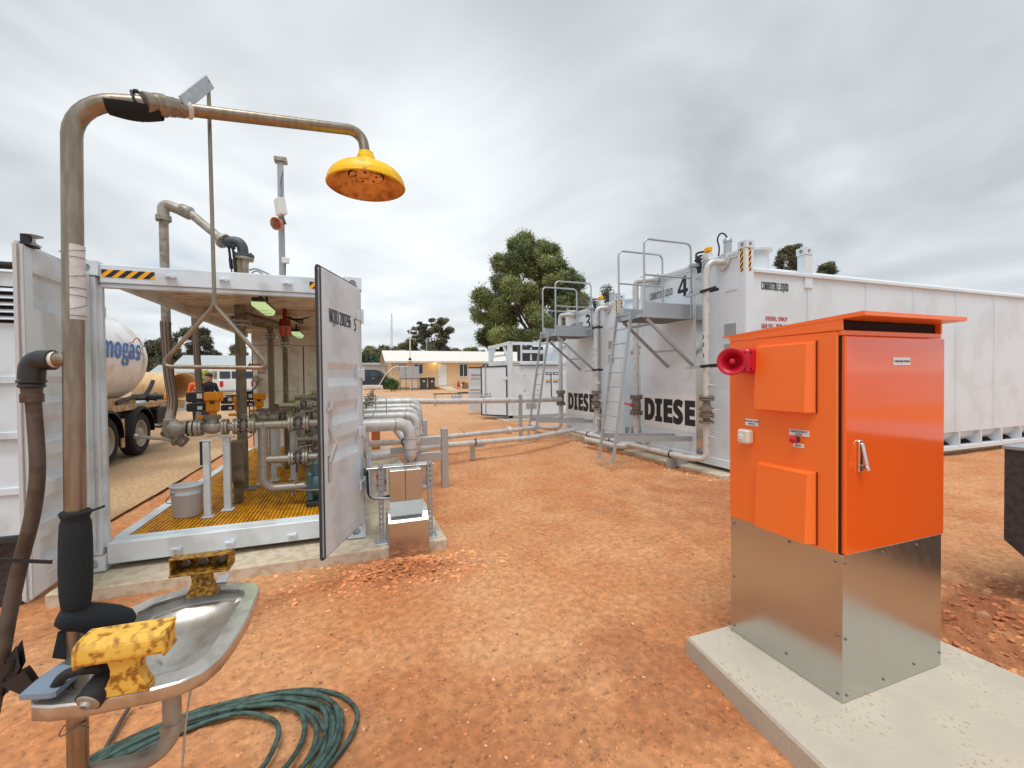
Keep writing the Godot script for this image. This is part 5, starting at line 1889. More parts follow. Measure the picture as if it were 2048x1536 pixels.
func outside_pipes():
	var Zs := [-5.82, -7.25, -8.65, -9.85]
	var ex := [0.70, 0.98, 1.16, 1.38]
	var hs := [1.25, 1.235, 1.225, 1.22]
	var rr := [0.082, 0.07, 0.062, 0.07]
	var nm := ["large silver pipe with a down-turned elbow and drain, nearest outside the container", "second silver elbow pipe outside the container, behind the large one", "third silver elbow pipe outside the container, behind two others", "farthest silver elbow pipe outside the container"]
	for i in 4:
		var z: float = Zs[i]
		var y: float = hs[i]
		var r: float = rr[i]
		var x: float = ex[i]
		var t = thing("delivery_pipe", nm[i], "pipe", Vector3(0.5, 0.1, z), "silver pipes leaving the container")
		var s := st()
		pipe(s, [Vector3(CX1 - 0.02, y, z), Vector3(x, y, z), Vector3(x, y - 0.34, z)], r, 0.17, 18)
		part("elbow_pipe", s, M["silver"], t)
		s = st()
		lathe(s, Vector3(x, y - 0.33, z), Vector3.DOWN, [Vector2(r, 0), Vector2(r, 0.06), Vector2(r * 0.92, 0.11), Vector2(r * 0.6, 0.145), Vector2(0, 0.155)], 18)
		part("end_cap", s, M["silver"], t)
		for q in [Vector3(x - 0.2, y, z), Vector3(x - 0.185, y, z)]:
			s = st()
			cyl(s, q, q + Vector3(0.006, 0, 0), r * 1.02, -1, 18)
			part("weld_seam", s, M["cast"], t)
		for dy in [0.2, 0.33]:
			s = st()
			cyl(s, Vector3(x, y - dy, z), Vector3(x, y - dy - 0.006, z), r * 1.02, -1, 18)
			part("weld_seam", s, M["cast"], t)
		drain(t, Vector3(x - 0.03, y - 0.5, z + 0.02))
		# branch that runs away between the pads
		s = st()
		var yb := y - 0.3
		cyl(s, Vector3(x, yb, z), Vector3(x - 0.06 * i, yb, -10.4), r * 0.72, -1, 16)
		part("branch_pipe", s, M["silver"], t)
		if i < 2:
			clamp_on(t, Vector3(x, yb, z - 0.42), Vector3(0, 0, 1), r * 0.72)
			s = st()
			bar(s, Vector3(x - 0.22, yb - r - 0.03, z - 0.42), Vector3(x + 0.16, yb - r - 0.03, z - 0.42), 0.07, 0.09)
			part("support_plate", s, M["galv"], t)
			s = st()
			bb(s, x - 0.03, x + 0.03, 0.09, yb - r - 0.07, z - 0.46, z - 0.4)
			part("support_post", s, M["galv"], t)
	# small bore cluster close to the corner post
	var t = thing("instrument_cluster", "tangle of small valves and tubes at the container's right corner post", "valves", Vector3(0.25, 0.1, -7.0))
	var s := st()
	for k in 4:
		s = st()
		var p := Vector3(0.17 + 0.05 * k, 1.42 + 0.02 * k, -6.4 - 0.45 * k)
		cyl(s, p, p + Vector3(0, 0.16, 0), 0.014, -1, 6)
		box(s, p + Vector3(0, 0.08, 0), Vector3(0.05, 0.05, 0.05), 0.01)
		bar(s, p + Vector3(-0.03, 0.17, 0), p + Vector3(0.07, 0.19, 0), 0.012, 0.012)
		cyl(s, p + Vector3(0, 0.05, 0), p + Vector3(0.1, 0.05, 0), 0.012, -1, 6)
		part("small_valve", s, M["cast"], t)
	s = st()
	pipe(s, [Vector3(0.1, 1.33, -6.2), Vector3(0.24, 1.33, -6.2), Vector3(0.3, 1.4, -6.4), Vector3(0.3, 1.62, -6.4)], 0.01, 0.04, 6)
	pipe(s, [Vector3(0.18, 1.56, -6.9), Vector3(0.48, 1.56, -6.9), Vector3(0.48, 1.3, -6.9)], 0.008, 0.02, 6)
	pipe(s, [Vector3(0.14, 1.3, -6.6), Vector3(0.14, 1.5, -6.6), Vector3(0.34, 1.52, -7.0)], 0.009, 0.02, 6)
	part("tubing", s, M["galv"], t)
	# hanging silver loop under the first pipe
	t = thing("return_pipe", "silver pipe that drops at the corner post and runs off low along the dirt", "pipe", Vector3(1.0, 0.1, -6.6))
	s = st()
	var ly := 0.52
	pipe(s, [Vector3(0.14, 1.2, -6.3), Vector3(0.14, 0.75, -6.3), Vector3(0.62, 0.76, -6.5), Vector3(1.7557, 0.42, -9.0818), Vector3(4.0212, 0.36, -9.7447), Vector3(5.88, 0.32, -11.0)], 0.058, 0.16, 16)
	part("pipe_run", s, M["silver"], t)
	clamp_on(t, Vector3(2.5257, 0.42, -9.2727), Vector3.RIGHT, 0.06)
	s = st()
	var cp := Vector3(2.4965, 0.3, -9.4246)
	bb(s, cp.x - 0.05, cp.x + 0.05, 0.0, 0.3, cp.z - 0.03, cp.z + 0.03)
	bb(s, cp.x - 0.06, cp.x + 0.26, 0.29, 0.34, cp.z - 0.06, cp.z + 0.1)
	part("support_foot", s, M["galv"], t)
	t = thing("return_pipe", "second low silver pipe crossing the dirt just behind the first", "pipe", Vector3(2.0, 0.1, -9.0))
	s = st()
	pipe(s, [Vector3(0.2, 0.95, -8.0), Vector3(0.2, 0.7, -8.0), Vector3(0.9536, 0.45, -9.7619), Vector3(2.0221, 0.45, -10.1396), Vector3(3.7603, 0.42, -10.8374), Vector3(4.9179, 0.4, -11.3509), Vector3(5.7, 0.34, -13.2)], 0.058, 0.14, 16)
	part("pipe_run", s, M["silver"], t)
	clamp_on(t, Vector3(2.5409, 0.45, -10.3872), Vector3.RIGHT, 0.06)
	s = st()
	ring_flange(s, Vector3(3.8926, 0.42, -10.8932), Vector3.RIGHT, 0.1, 0.08, 6)
	part("coupling", s, M["silver"], t)
	# high line across to the tanks
	t = thing("overhead_pipe", "long straight silver pipe crossing at waist height towards the ladder", "pipe", Vector3(3.0, 0.1, -11.6))
	var ha := Vector3(0.3952, 1.3465, -10.6)
	s = st()
	var he := Vector3(6.06, 1.1293, -12.1357)
	pipe(s, [Vector3(0.12, ha.y + 0.02, -10.7), Vector3(1.908, 1.2519, -10.9), he], 0.072, 0.1, 16)
	part("pipe_run", s, M["silver"], t)
	var hm := Vector3(1.908, 1.2519, -10.9).lerp(he, 0.62)
	clamp_on(t, hm, Vector3.RIGHT, 0.075)
	s = st()
	bb(s, hm.x - 0.05, hm.x + 0.05, 0.0, hm.y + 0.16, hm.z + 0.08, hm.z + 0.14)
	part("support_post", s, M["galv"], t)
	s = st()
	pipe(s, [Vector3(0.15, ha.y - 0.02, -9.9), Vector3(1.35, ha.y - 0.02, -9.9), Vector3(1.42, ha.y - 0.5, -9.9)], 0.075, 0.18, 16)
	part("lower_bend", s, M["silver"], t)
	for k in [0.18, 0.4]:
		s = st()
		var q := Vector3(1.908, 1.2519, -10.9).lerp(he, k)
		box(s, q + Vector3(0, 0.1, -0.5), Vector3(0.3, 0.05, 0.12), 0.01)
		for e in 4:
			cyl(s, q + Vector3(-0.12 + 0.08 * e, 0.11, -0.5), q + Vector3(-0.12 + 0.08 * e, 0.19, -0.5), 0.02, -1, 6)
		bar(s, q + Vector3(-0.1, 0.08, -0.5), q + Vector3(0.0, 0.0, 0.02), 0.04, 0.03)
		part("valve_block", s, M["galv"], t)
	# galvanised goal-post rack
	t = thing("pipe_rack", "galvanised steel goal-post pipe rack with two cross rails and stout posts", "pipe rack", Vector3(1.4319, 0, -7.2372))
	var g0 := Vector3(1.4453, 0, -7.3038)
	var gtop := Vector3(1.4373, 0.9938, -7.24)
	s = st()
	bb(s, g0.x - 0.055, g0.x + 0.055, -0.2, gtop.y, g0.z - 0.055, g0.z + 0.055, 0.004)
	part("post", s, M["galv"], t)
	s = st()
	bb(s, g0.x - 0.05, g0.x + 0.05, -0.2, gtop.y - 0.06, g0.z - 2.2, g0.z - 2.1, 0.004)
	part("post", s, M["galv"], t)
	for y in [gtop.y - 0.2, gtop.y - 0.46]:
		s = st()
		bb(s, 0.92, g0.x - 0.056, y - 0.07, y + 0.07, g0.z - 0.05, g0.z + 0.05, 0.004)
		part("cross_rail", s, M["galv"], t)
	s = st()
	bb(s, 0.95, g0.x + 0.05, gtop.y - 0.5, gtop.y - 0.4, g0.z - 2.2, g0.z - 2.1, 0.004)
	part("cross_rail", s, M["galv"], t)
	# orange box glimpsed under the pipes
	t = thing("orange_post", "short orange guard post glimpsed beneath the silver pipes", "post", Vector3(1.3, 0.0, -12.5))
	s = st()
	var o0 := Vector3(0.5476, 0.1, -14.3264)
	bb(s, 0.42, 0.62, 0.0, 0.9, -11.4, -11.2, 0.01)
	part("post_body", s, M["mast_red"], t)
	# loose red triangle frames on the far dirt
	var fl = [[Vector3(4.8546, 0, -22.2879), "thin dark trestle on the far dirt left of the red flag"], [Vector3(6.2214, 0, -22.6626), "thin dark trestle with a red flag on the far dirt"]]
	for k in 2:
		var p: Vector3 = fl[k][0]
		t = thing("trestle", fl[k][1], "trestle", p, "trestles on the far dirt")
		var gy := dirt_at(p.x, p.z)
		s = st()
		for e in [-0.9, 0.9]:
			bar(s, Vector3(p.x + e, gy, p.z), Vector3(p.x + e, gy + 0.62, p.z), 0.04, 0.04)
		bar(s, Vector3(p.x - 1.0, gy + 0.62, p.z), Vector3(p.x + 1.0, gy + 0.62, p.z), 0.06, 0.06)
		part("frame", s, M["bolt"], t)
		if k == 1:
			s = st()
			prism(s, [Vector2(-0.5, 0), Vector2(1.1, -0.06), Vector2(0.8, 0.2), Vector2(-0.4, 0.26)], Vector3(p.x + 0.4, gy + 0.45, p.z + 0.06), Vector3.RIGHT, Vector3.UP, Vector3(0, 0, 0.02))
			part("flag", s, M["red"], t)

func cable_duct():
	var t = thing("cable_duct", "galvanised sheet-metal cable duct cover with a folded sloping shoulder", "cable duct", Vector3(0.54, 0.0, -4.66))
	var s := st()
	# upper cover in two sheets
	var zf := -4.66
	for k in [[0.345, 0.503], [0.506, 0.672]]:
		s = st()
		bb(s, k[0], k[1], 0.56, 0.885, zf - 0.12, zf, 0.004)
		bar(s, Vector3(k[0], 0.565, zf - 0.004), Vector3(k[0], 0.43, zf + 0.075), 0.004, 0.004)
		quad(s, Vector3(k[0], 0.56, zf), Vector3(k[1], 0.56, zf), Vector3(k[1], 0.43, zf + 0.07), Vector3(k[0], 0.43, zf + 0.07), Vector3(0.5, 0.3, zf - 0.2))
		quad(s, Vector3(k[0], 0.555, zf - 0.003), Vector3(k[1], 0.555, zf - 0.003), Vector3(k[1], 0.425, zf + 0.067), Vector3(k[0], 0.425, zf + 0.067), Vector3(0.5, 0.8, zf + 0.2))
		part("upper_cover", s, M["sheet"], t)
	# lower box with a sloping lid
	s = st()
	var o := [Vector2(zf - 0.16, -0.15), Vector2(zf + 0.075, -0.15), Vector2(zf + 0.075, 0.36), Vector2(zf + 0.0, 0.435), Vector2(zf - 0.16, 0.435)]
	prism(s, o, Vector3(0.325, 0, 0), Vector3.BACK, Vector3.UP, Vector3(0.405, 0, 0))
	part("lower_box", s, M["sheet"], t)
	s = st()
	bb(s, 0.318, 0.325, -0.1, 0.42, zf - 0.24, zf - 0.04)
	bb(s, 0.318, 0.7, 0.02, 0.42, zf - 0.25, zf - 0.16)
	part("rear_flange", s, M["galv"], t)
	# slotted uprights and tray
	for x in [0.268, 0.79]:
		var u = thing("slotted_strut", "slotted galvanised strut %s of the cable duct" % ("on the left" if x < 0.5 else "on the right"), "steel strut", Vector3(x, 0.09, -4.85), "slotted struts beside the cable duct")
		s = st()
		var z := -4.84
		bb(s, x - 0.026, x - 0.022, 0.1, 0.93 if x < 0.5 else 0.94, z - 0.035, z + 0.0)
		bb(s, x + 0.022, x + 0.026, 0.1, 0.93 if x < 0.5 else 0.94, z - 0.035, z + 0.0)
		# web between the slots
		var y := 0.1
		while y < 0.93:
			bb(s, x - 0.022, x + 0.022, y, minf(y + 0.028, 0.935), z - 0.005, z - 0.001)
			bb(s, x - 0.022, x - 0.008, y + 0.028, minf(y + 0.056, 0.935), z - 0.005, z - 0.001)
			bb(s, x + 0.008, x + 0.022, y + 0.028, minf(y + 0.056, 0.935), z - 0.005, z - 0.001)
			y += 0.056
		part("channel", s, M["galv_old"], u)
		s = st()
		bb(s, x - 0.075, x + 0.075, 0.09, 0.1, z - 0.08, z + 0.08, 0.002)
		for q in [[-0.055, -0.05], [0.055, 0.05], [-0.055, 0.055], [0.055, -0.055]]:
			cyl(s, Vector3(x + q[0], 0.1, z + q[1]), Vector3(x + q[0], 0.125, z + q[1]), 0.01, -1, 6)
		part("base_plate", s, M["galv"], u)
	t = thing("cable_tray", "galvanised perforated cable tray between the slotted struts and the container", "cable tray", Vector3(0.5, 0.7, -4.95))
	for k in [[0.12, 0.33, 6], [0.69, 0.83, 4]]:
		s = st()
		bb(s, k[0], k[1], 0.86, 0.872, -5.0, -4.88)
		bb(s, k[0], k[1], 0.62, 0.632, -5.0, -4.88)
		var n: int = 9
		for i in n:
			bb(s, k[0], k[1], 0.65 + i * 0.024, 0.661 + i * 0.024, -4.905, -4.9)
		for xx in [k[0], (k[0] + k[1]) / 2.0, k[1] - 0.03]:
			bb(s, xx, xx + 0.03, 0.62, 0.872, -4.899, -4.893)
		part("slotted_side", s, M["galv"], t)
	s = st()
	bb(s, 0.12, 0.84, 0.876, 0.89, -5.02, -4.86, 0.003)
	part("lid", s, M["sheet"], t)
	s = st()
	bb(s, 0.125, 0.15, 0.62, 1.0, -5.3, -4.95, 0.003)
	bar(s, Vector3(0.16, 0.99, -5.3), Vector3(0.16, 0.88, -4.95), 0.04, 0.02)
	part("riser_tray", s, M["galv_old"], t)
	s = st()
	pipe(s, [Vector3(0.13, 0.86, -4.88), Vector3(0.14, 0.6, -4.86), Vector3(0.2, 0.56, -4.85), Vector3(0.36, 0.58, -4.85)], 0.013, 0.05, 8)
	part("cable", s, M["black"], t)
	s = st()
	pipe(s, [Vector3(0.15, 0.88, -4.87), Vector3(0.16, 0.58, -4.83), Vector3(0.36, 0.56, -4.82)], 0.011, 0.05, 8)
	part("steel_conduit", s, M["galv"], t)
	s = st()
	for q in [[0.225, 0.68, 0.03], [0.225, 0.76, 0.05], [0.31, 0.7, 0.05]]:
		bb(s, q[0], q[0] + 0.014, q[1], q[1] + q[2], -4.893, -4.888)
	part("red_label", s, M["red"], t)

# ---------------------------------------------------------------- diesel tanks
const TX := 6.445

func tank(z0: float, z1: float, top: float, number: String, length: float, label: String):
	var t = thing("diesel_tank", label, "fuel tank", Vector3(TX, 0.1, (z0 + z1) / 2), "white self-bunded diesel tanks")
	var m = M["tank_white"]
	var s := st()
	var b := 0.17
	# body with the raised end bay
	bb(s, TX, TX + length, 0.5, top - 0.36, z0 - 0.02, z1 + 0.02, 0.01)
	part("tank_body", s, m, t)
	s = st()
	bb(s, TX - 0.012, TX, b, top - 0.05, z0 - 0.13, z1 + 0.13, 0.003)
	part("end_wall", s, m, t)
	for z in [z0, z1]:
		var sz := -1.0 if z == z0 else 1.0
		s = st()
		bb(s, TX - 0.02, TX + 0.17, b, top - 0.0, z, z + sz * 0.15, 0.01)
		part("corner_post", s, m, t)
		casting(t, Vector3(TX + 0.075, top + 0.065, z + sz * 0.08), Vector3(0.2, 0.13, 0.18), [Vector3(-1, 0, 0), Vector3(0, 0, -sz)], m)
		s = st()
		bb(s, TX + 1.42, TX + 1.62, top - 0.62, top - 0.0, z - sz * 0.012, z + sz * 0.15, 0.01)
		part("lifting_post", s, m, t)
		casting(t, Vector3(TX + 1.51, top + 0.065, z + sz * 0.07), Vector3(0.2, 0.13, 0.18), [Vector3(-1, 0, 0), Vector3(0, 0, -sz)], m)
		# top chord along the wall
		s = st()
		bb(s, TX + 0.17, TX + length, top - 0.42, top - 0.36, z + sz * 0.0 - sz * 0.03, z + sz * 0.12, 0.006)
		part("top_chord", s, m, t)
		# panel seams, shallow cover strips
		s = st()
		for k in range(1, int(length / 1.6)):
			var x := TX + 1.62 + k * 1.52
			if x < TX + length - 0.2:
				bb(s, x, x + 0.012, 0.5, top - 0.43, z - sz * 0.008, z + sz * 0.0, 0.0)
		bb(s, TX + 1.5, TX + 1.512, 0.5, top - 0.63, z - sz * 0.008, z, 0.0)
		part("panel_seam", s, m, t)
		# skid with gussets
		s = st()
		bb(s, TX + 0.17, TX + length, 0.1, 0.19, z, z + sz * 0.16, 0.006)
		part("skid_rail", s, m, t)
		for k in range(0, int(length / 0.85)):
			s = st()
			var x := TX + 0.3 + k * 0.86
			prism(s, [Vector2(0, 0.19), Vector2(0, 0.5), Vector2(0.5, 0.5), Vector2(0.16, 0.19)], Vector3(x, 0, z), Vector3(0, 0, sz), Vector3.UP, Vector3(0.05, 0, 0))
			part("gusset", s, m, t)
		# curved belly between skid and wall
		s = st()
		sg += 1
		s.set_smooth_group(sg)
		for k in 8:
			var a0 := PI / 2 * k / 8
			var a1 := PI / 2 * (k + 1) / 8
			var p0 := Vector3(0, 0.5 - 0.3 * sin(a0), z + sz * (0.10 + 0.5 * (1 - cos(a0))))
			var p1 := Vector3(0, 0.5 - 0.3 * sin(a1), z + sz * (0.10 + 0.5 * (1 - cos(a1))))
			fan(s, [p0 + Vector3(TX + 0.1, 0, 0), p0 + Vector3(TX + length, 0, 0), p1 + Vector3(TX + length, 0, 0), p1 + Vector3(TX + 0.1, 0, 0)], Vector3(TX + 5, 0.5, z + sz * 0.9))
		part("belly_plate", s, m, t)
	# roof slopes up slightly to a ridge
	s = st()
	for sz in [0, 1]:
		var za := z0 if sz == 0 else z1
		var zm := (z0 + z1) / 2.0
		var zi := za + (-0.4 if sz == 0 else 0.4)
		quad(s, Vector3(TX + 0.17, top - 0.36, za), Vector3(TX + length, top - 0.36, za), Vector3(TX + length, top - 0.19, zi), Vector3(TX + 0.17, top - 0.19, zi), Vector3(TX + 5, 0, zm))
		quad(s, Vector3(TX + 0.17, top - 0.19, zi), Vector3(TX + length, top - 0.19, zi), Vector3(TX + length, top - 0.12, zm), Vector3(TX + 0.17, top - 0.12, zm), Vector3(TX + 5, 0, zm))
	part("roof", s, m, t)
	s = st()
	bb(s, TX - 0.03, TX + 0.1, top - 0.06, top + 0.0, z0 - 0.16, z1 + 0.16, 0.006)
	bb(s, TX - 0.034, TX - 0.02, top - 0.11, top - 0.09, z0 - 0.17, z1 + 0.17)
	part("end_rail", s, m, t)
	s = st()
	bb(s, TX - 0.03, TX + 0.1, b - 0.05, b + 0.1, z0 - 0.16, z1 + 0.16, 0.006)
	part("end_sill", s, m, t)
	# manhole neck and lid on the roof
	s = st()
	lathe(s, Vector3(TX + 0.66, top - 0.4, z0 - 0.42), Vector3.UP, [Vector2(0.24, 0), Vector2(0.24, 0.44), Vector2(0.3, 0.46), Vector2(0.3, 0.5), Vector2(0.22, 0.53), Vector2(0.0, 0.54)], 24, true)
	part("manhole", s, m, t)
	# warning strips on the corner
	hazard_strip(t, Vector3(TX - 0.02, top - 0.2, z0 - 0.085), Vector3(0, 0, 1), Vector3.UP, 0.06, 0.4, Vector3(-1, 0, 0), 1.3, 0.1)
	hazard_strip(t, Vector3(TX + 0.07, top - 0.2, z0), Vector3.RIGHT, Vector3.UP, 0.055, 0.4, Vector3(0, 0, 1), 1.3, 0.1)
	# lettering
	words(t, "lettering", "COMBUSTIBLE LIQUID", Vector3(TX + 0.69, top - 0.65, z0 - 0.016), Vector3.RIGHT, Vector3.BACK, 0.14, M["ink"], 0.66)
	words(t, "lettering", "DIESEL ONLY", Vector3(TX + 0.73, top - 1.21, z0 - 0.016), Vector3.RIGHT, Vector3.BACK, 0.07, M["ink_red"], 0.54)
	words(t, "lettering", "SAFE FILL", Vector3(TX + 0.51, top - 1.35, z0 - 0.016), Vector3.RIGHT, Vector3.BACK, 0.085, M["ink_red"], 0.30)
	words(t, "lettering", "107,886", Vector3(TX + 0.79, top - 1.33, z0 - 0.016), Vector3.RIGHT, Vector3.BACK, 0.045, M["ink_red"], 0.15)
	words(t, "lettering", "Litres", Vector3(TX + 0.98, top - 1.33, z0 - 0.016), Vector3.RIGHT, Vector3.BACK, 0.045, M["ink_red"], 0.14)
	var fl := Vector3(0, 0, 1)
	words(t, "lettering", number, Vector3(TX - 0.012, top - 0.38, z0 - 1.48), fl, Vector3(-1, 0, 0), 0.42, M["ink"], 0.43)
	words(t, "lettering", "COMBUSTIBLE LIQUID", Vector3(TX - 0.012, top - 0.43, z0 - 2.22), fl, Vector3(-1, 0, 0), 0.15, M["ink"], 0.75)
	# magnetic name panel
	s = st()
	bb(s, TX - 0.018, TX - 0.012, 0.68, 1.42, z0 - 2.84, z0 - 0.9)
	var np = part("name_panel", s, M["plate"], t)
	words(np, "lettering", "DIESEL", Vector3(TX - 0.018, 1.07, z0 - 1.84), fl, Vector3(-1, 0, 0), 0.46, M["ink"], 1.95, true, 1.4)
	# data plates and hatch near the corner
	s = st()
	bb(s, TX - 0.022, TX - 0.012, top - 0.69, top - 0.4, z0 - 0.45, z0 - 0.19, 0.004)
	part("hatch", s, m, t)
	for y in [2.66, 2.3]:
		s = st()
		bb(s, TX - 0.022, TX - 0.012, y - 0.11, y + 0.11, z0 - 0.47, z0 - 0.21)
		var dp = part("data_plate", s, M["galv_old"], t)
		s = st()
		bb(s, TX - 0.018, TX - 0.013, y - 0.15, y + 0.14, z0 - 0.5, z0 - 0.19)
		part("plate_backing", s, m, dp)
	# hand holes, seam lines across the end
	s = st()
	bb(s, TX - 0.017, TX - 0.012, 1.78, 1.792, z0 - 2.8, z0 - 0.95)
	bb(s, TX - 0.017, TX - 0.012, 0.5, top - 0.4, z0 - 2.72, z0 - 2.705)
	part("sheet_seam", s, m, t)
	# vent and level gauge on top
	s = st()
	var g := Vector3(TX + 0.15, top, z0 - 0.55)
	cyl(s, g, g + Vector3(0, 0.26, 0), 0.07, -1, 14)
	cyl(s, g, g + Vector3(0, 0.03, 0), 0.1, -1, 12)
	lathe(s, g + Vector3(0, 0.28, 0), Vector3.UP, [Vector2(0.078, -0.02), Vector2(0.078, 0.03), Vector2(0.05, 0.055), Vector2(0, 0.06)], 14)
	var lg = part("level_gauge", s, M["galv"], t)
	s = st()
	cyl(s, g + Vector3(0, 0.262, 0), g + Vector3(0, 0.272, 0), 0.074, -1, 14)
	part("gauge_band", s, M["black"], lg)
	s = st()
	sweep(s, smooth_path([g + Vector3(0, 0.33, 0), g + Vector3(-0.02, 0.43, -0.06), g + Vector3(-0.02, 0.46, -0.16), g + Vector3(0, 0.38, -0.24), g + Vector3(0.0, 0.22, -0.2), g + Vector3(0.0, 0.06, -0.22), g + Vector3(0, 0.0, -0.3)], 5), 0.015, 7)
	part("gauge_cable", s, M["black"], lg)
	s = st()
	var j := Vector3(TX + 0.02, top + 0.06, z0 - 0.9)
	box(s, j, Vector3(0.12, 0.14, 0.18), 0.01)
	part("junction_box", s, M["plate"], t)
	s = st()
	box(s, j + Vector3(-0.03, 0.13, 0.04), Vector3(0.08, 0.1, 0.16), 0.02)
	part("yellow_sensor", s, M["hazard"], t)
	s = st()
	for k in 3:
		sweep(s, smooth_path([j + Vector3(-0.03, 0.12 - 0.06 * k, -0.05), j + Vector3(-0.08, 0.12 - 0.07 * k, -0.2 - 0.02 * k), j + Vector3(-0.15, 0.0, -0.13 + 0.04 * k), j + Vector3(-0.14, -0.3, -0.1 + 0.04 * k)], 6), 0.02, 7)
	part("cable", s, M["black"], t)
	# flat belly drain below the sill
	s = st()
	cyl(s, Vector3(TX - 0.14, 0.36, z0 - 2.72), Vector3(TX, 0.36, z0 - 2.72), 0.1, -1, 14)
	part("sample_point", s, M["plate"], t)
	return t

# cable cover, riser and fittings before a tank's end wall
func tank_pipes(z0: float, top: float, which: String, k: int):
	var t = thing("cable_cover", "tall galvanised cable cover before %s" % which, "cable cover", Vector3(TX - 0.1, 0.1, z0 - 1.0), "cable covers on the tanks")
	var s := st()
	bb(s, TX - 0.13, TX - 0.035, 0.3, top - 0.1, z0 - 1.06, z0 - 0.88, 0.004)
	part("cover", s, M["sheet"], t)
	s = st()
	bb(s, TX - 0.28, TX - 0.04, top - 0.12, top - 0.06, z0 - 1.08, z0 - 0.95, 0.004)
	part("cap", s, M["galv_old"], t)
	var rx := 6.1
	var rz := z0 - 0.57
	t = thing("tank_riser", "silver riser pipe with two black strut clamps before %s" % which, "pipe", Vector3(rx, 0.1, rz), "risers before the tanks")
	s = st()
	var y := top - 0.10
	pipe(s, [Vector3(TX - 0.02, y - 0.04, rz + 0.08), Vector3(rx + 0.02, y - 0.05, rz + 0.04), Vector3(rx, y - 0.3, rz), Vector3(rx, 1.42, rz)], 0.058, 0.16, 16)
	part("riser", s, M["silver"], t)
	s = st()
	ring_flange(s, Vector3(TX - 0.035, y - 0.04, rz + 0.08), Vector3.RIGHT, 0.15, 0.03)
	part("wall_flange", s, M["silver"], t)
	s = st()
	for yy in [1.44, 1.40, 1.22, 1.12, 1.08, 0.98]:
		ring_flange(s, Vector3(rx, yy, rz), Vector3.UP, 0.135, 0.028, 6)
	lathe(s, Vector3(rx, 1.1, rz), Vector3.UP, [Vector2(0.06, -0.1), Vector2(0.07, 0.0), Vector2(0.1, 0.05), Vector2(0.1, 0.12), Vector2(0.07, 0.2), Vector2(0.06, 0.3)], 16)
	part("flanged_valve", s, M["cast"], t)
	s = st()
	cyl(s, Vector3(rx - 0.12, 1.2, rz + 0.02), Vector3(rx + 0.08, 1.21, rz + 0.2), 0.012, -1, 6)
	part("valve_lever", s, M["silver"], t)
	s = st()
	pipe(s, [Vector3(rx, 0.98, rz), Vector3(rx, 0.3, rz), Vector3(5.95, 0.27, rz - 0.3), Vector3(5.95, 0.27, z0 - 5.3 if k == 0 else z0 - 1.5)], 0.058, 0.12, 16)
	part("foot_bend", s, M["silver"], t)
	for yy in [top - 0.68, 2.0]:
		s = st()
		bar(s, Vector3(rx - 0.075, yy, rz - 0.08), Vector3(rx - 0.05, yy + 0.02, rz + 0.28), 0.02, 0.05)
		bar(s, Vector3(rx + 0.05, yy, rz - 0.14), Vector3(rx + 0.07, yy + 0.01, rz + 0.22), 0.02, 0.05)
		part("strut_clamp", s, M["black"], t)
		s = st()
		bar(s, Vector3(rx - 0.08, yy - 0.02, rz - 0.42), Vector3(rx - 0.08, yy, rz - 0.06), 0.04, 0.045)
		part("strut_channel", s, M["galv"], t)
	for yy in [1.66, 0.72]:
		s = st()
		cyl(s, Vector3(rx, yy, rz + 0.05), Vector3(rx, yy - 0.01, rz + 0.17), 0.022, -1, 8)
		cyl(s, Vector3(rx, yy, rz + 0.17), Vector3(rx, yy - 0.02, rz + 0.42), 0.008, -1, 6)
		pipe(s, [Vector3(rx, yy + 0.02, rz + 0.12), Vector3(rx, yy + 0.1, rz + 0.15), Vector3(rx, yy + 0.1, rz + 0.27)], 0.008, 0.02, 6)
		part("sample_tap", s, M["silver"], t)
	s = st()
	bb(s, rx - 0.064, rx - 0.058, 2.1, 2.62, rz - 0.012, rz + 0.012)
	part("pipe_label", s, M["plate"], t)
	for yy in [2.16, 2.36, 2.5]:
		s = st()
		bb(s, rx - 0.067, rx - 0.0642, yy, yy + 0.08, rz - 0.009, rz + 0.009)
		part("label_print", s, M["ink"], t)
	# left-hand riser
	var lz := z0 - 2.68
	t = thing("tank_riser", "silver riser pipe with %s lever before %s" % ["a red" if k == 0 else "a black", which], "pipe", Vector3(rx, 0.1, lz), "risers before the tanks")
	s = st()
	pipe(s, [Vector3(TX - 0.02, top - 0.06, lz + 0.42), Vector3(rx + 0.02, top - 0.06, lz + 0.06), Vector3(rx, top - 0.12, lz), Vector3(rx, 1.36, lz)], 0.066, 0.16, 16)
	part("riser", s, M["silver"], t)
	s = st()
	ring_flange(s, Vector3(TX - 0.06, top - 0.06, lz + 0.38), Vector3(0.7, 0, 0.7), 0.13, 0.05)
	part("wall_flange", s, M["silver"], t)
	s = st()
	for yy in [1.38, 1.33, 1.02, 0.97]:
		ring_flange(s, Vector3(rx, yy, lz), Vector3.UP, 0.145, 0.028, 8)
	lathe(s, Vector3(rx, 1.0, lz), Vector3.UP, [Vector2(0.066, 0), Vector2(0.1, 0.08), Vector2(0.105, 0.17), Vector2(0.1, 0.26), Vector2(0.066, 0.34)], 16)
	cyl(s, Vector3(rx, 1.18, lz), Vector3(rx - 0.16, 1.18, lz), 0.04, -1, 10)
	part("flanged_valve", s, M["cast"], t)
	s = st()
	if k == 0:
		cyl(s, Vector3(rx - 0.16, 1.2, lz - 0.22), Vector3(rx - 0.16, 1.17, lz + 0.14), 0.02, -1, 8)
	else:
		pipe(s, [Vector3(rx - 0.16, 1.18, lz), Vector3(rx - 0.2, 1.2, lz - 0.25), Vector3(rx - 0.2, 1.9, lz - 0.28)], 0.017, 0.04, 8)
	part("valve_lever", s, M["red"] if k == 0 else M["black"], t)
	s = st()
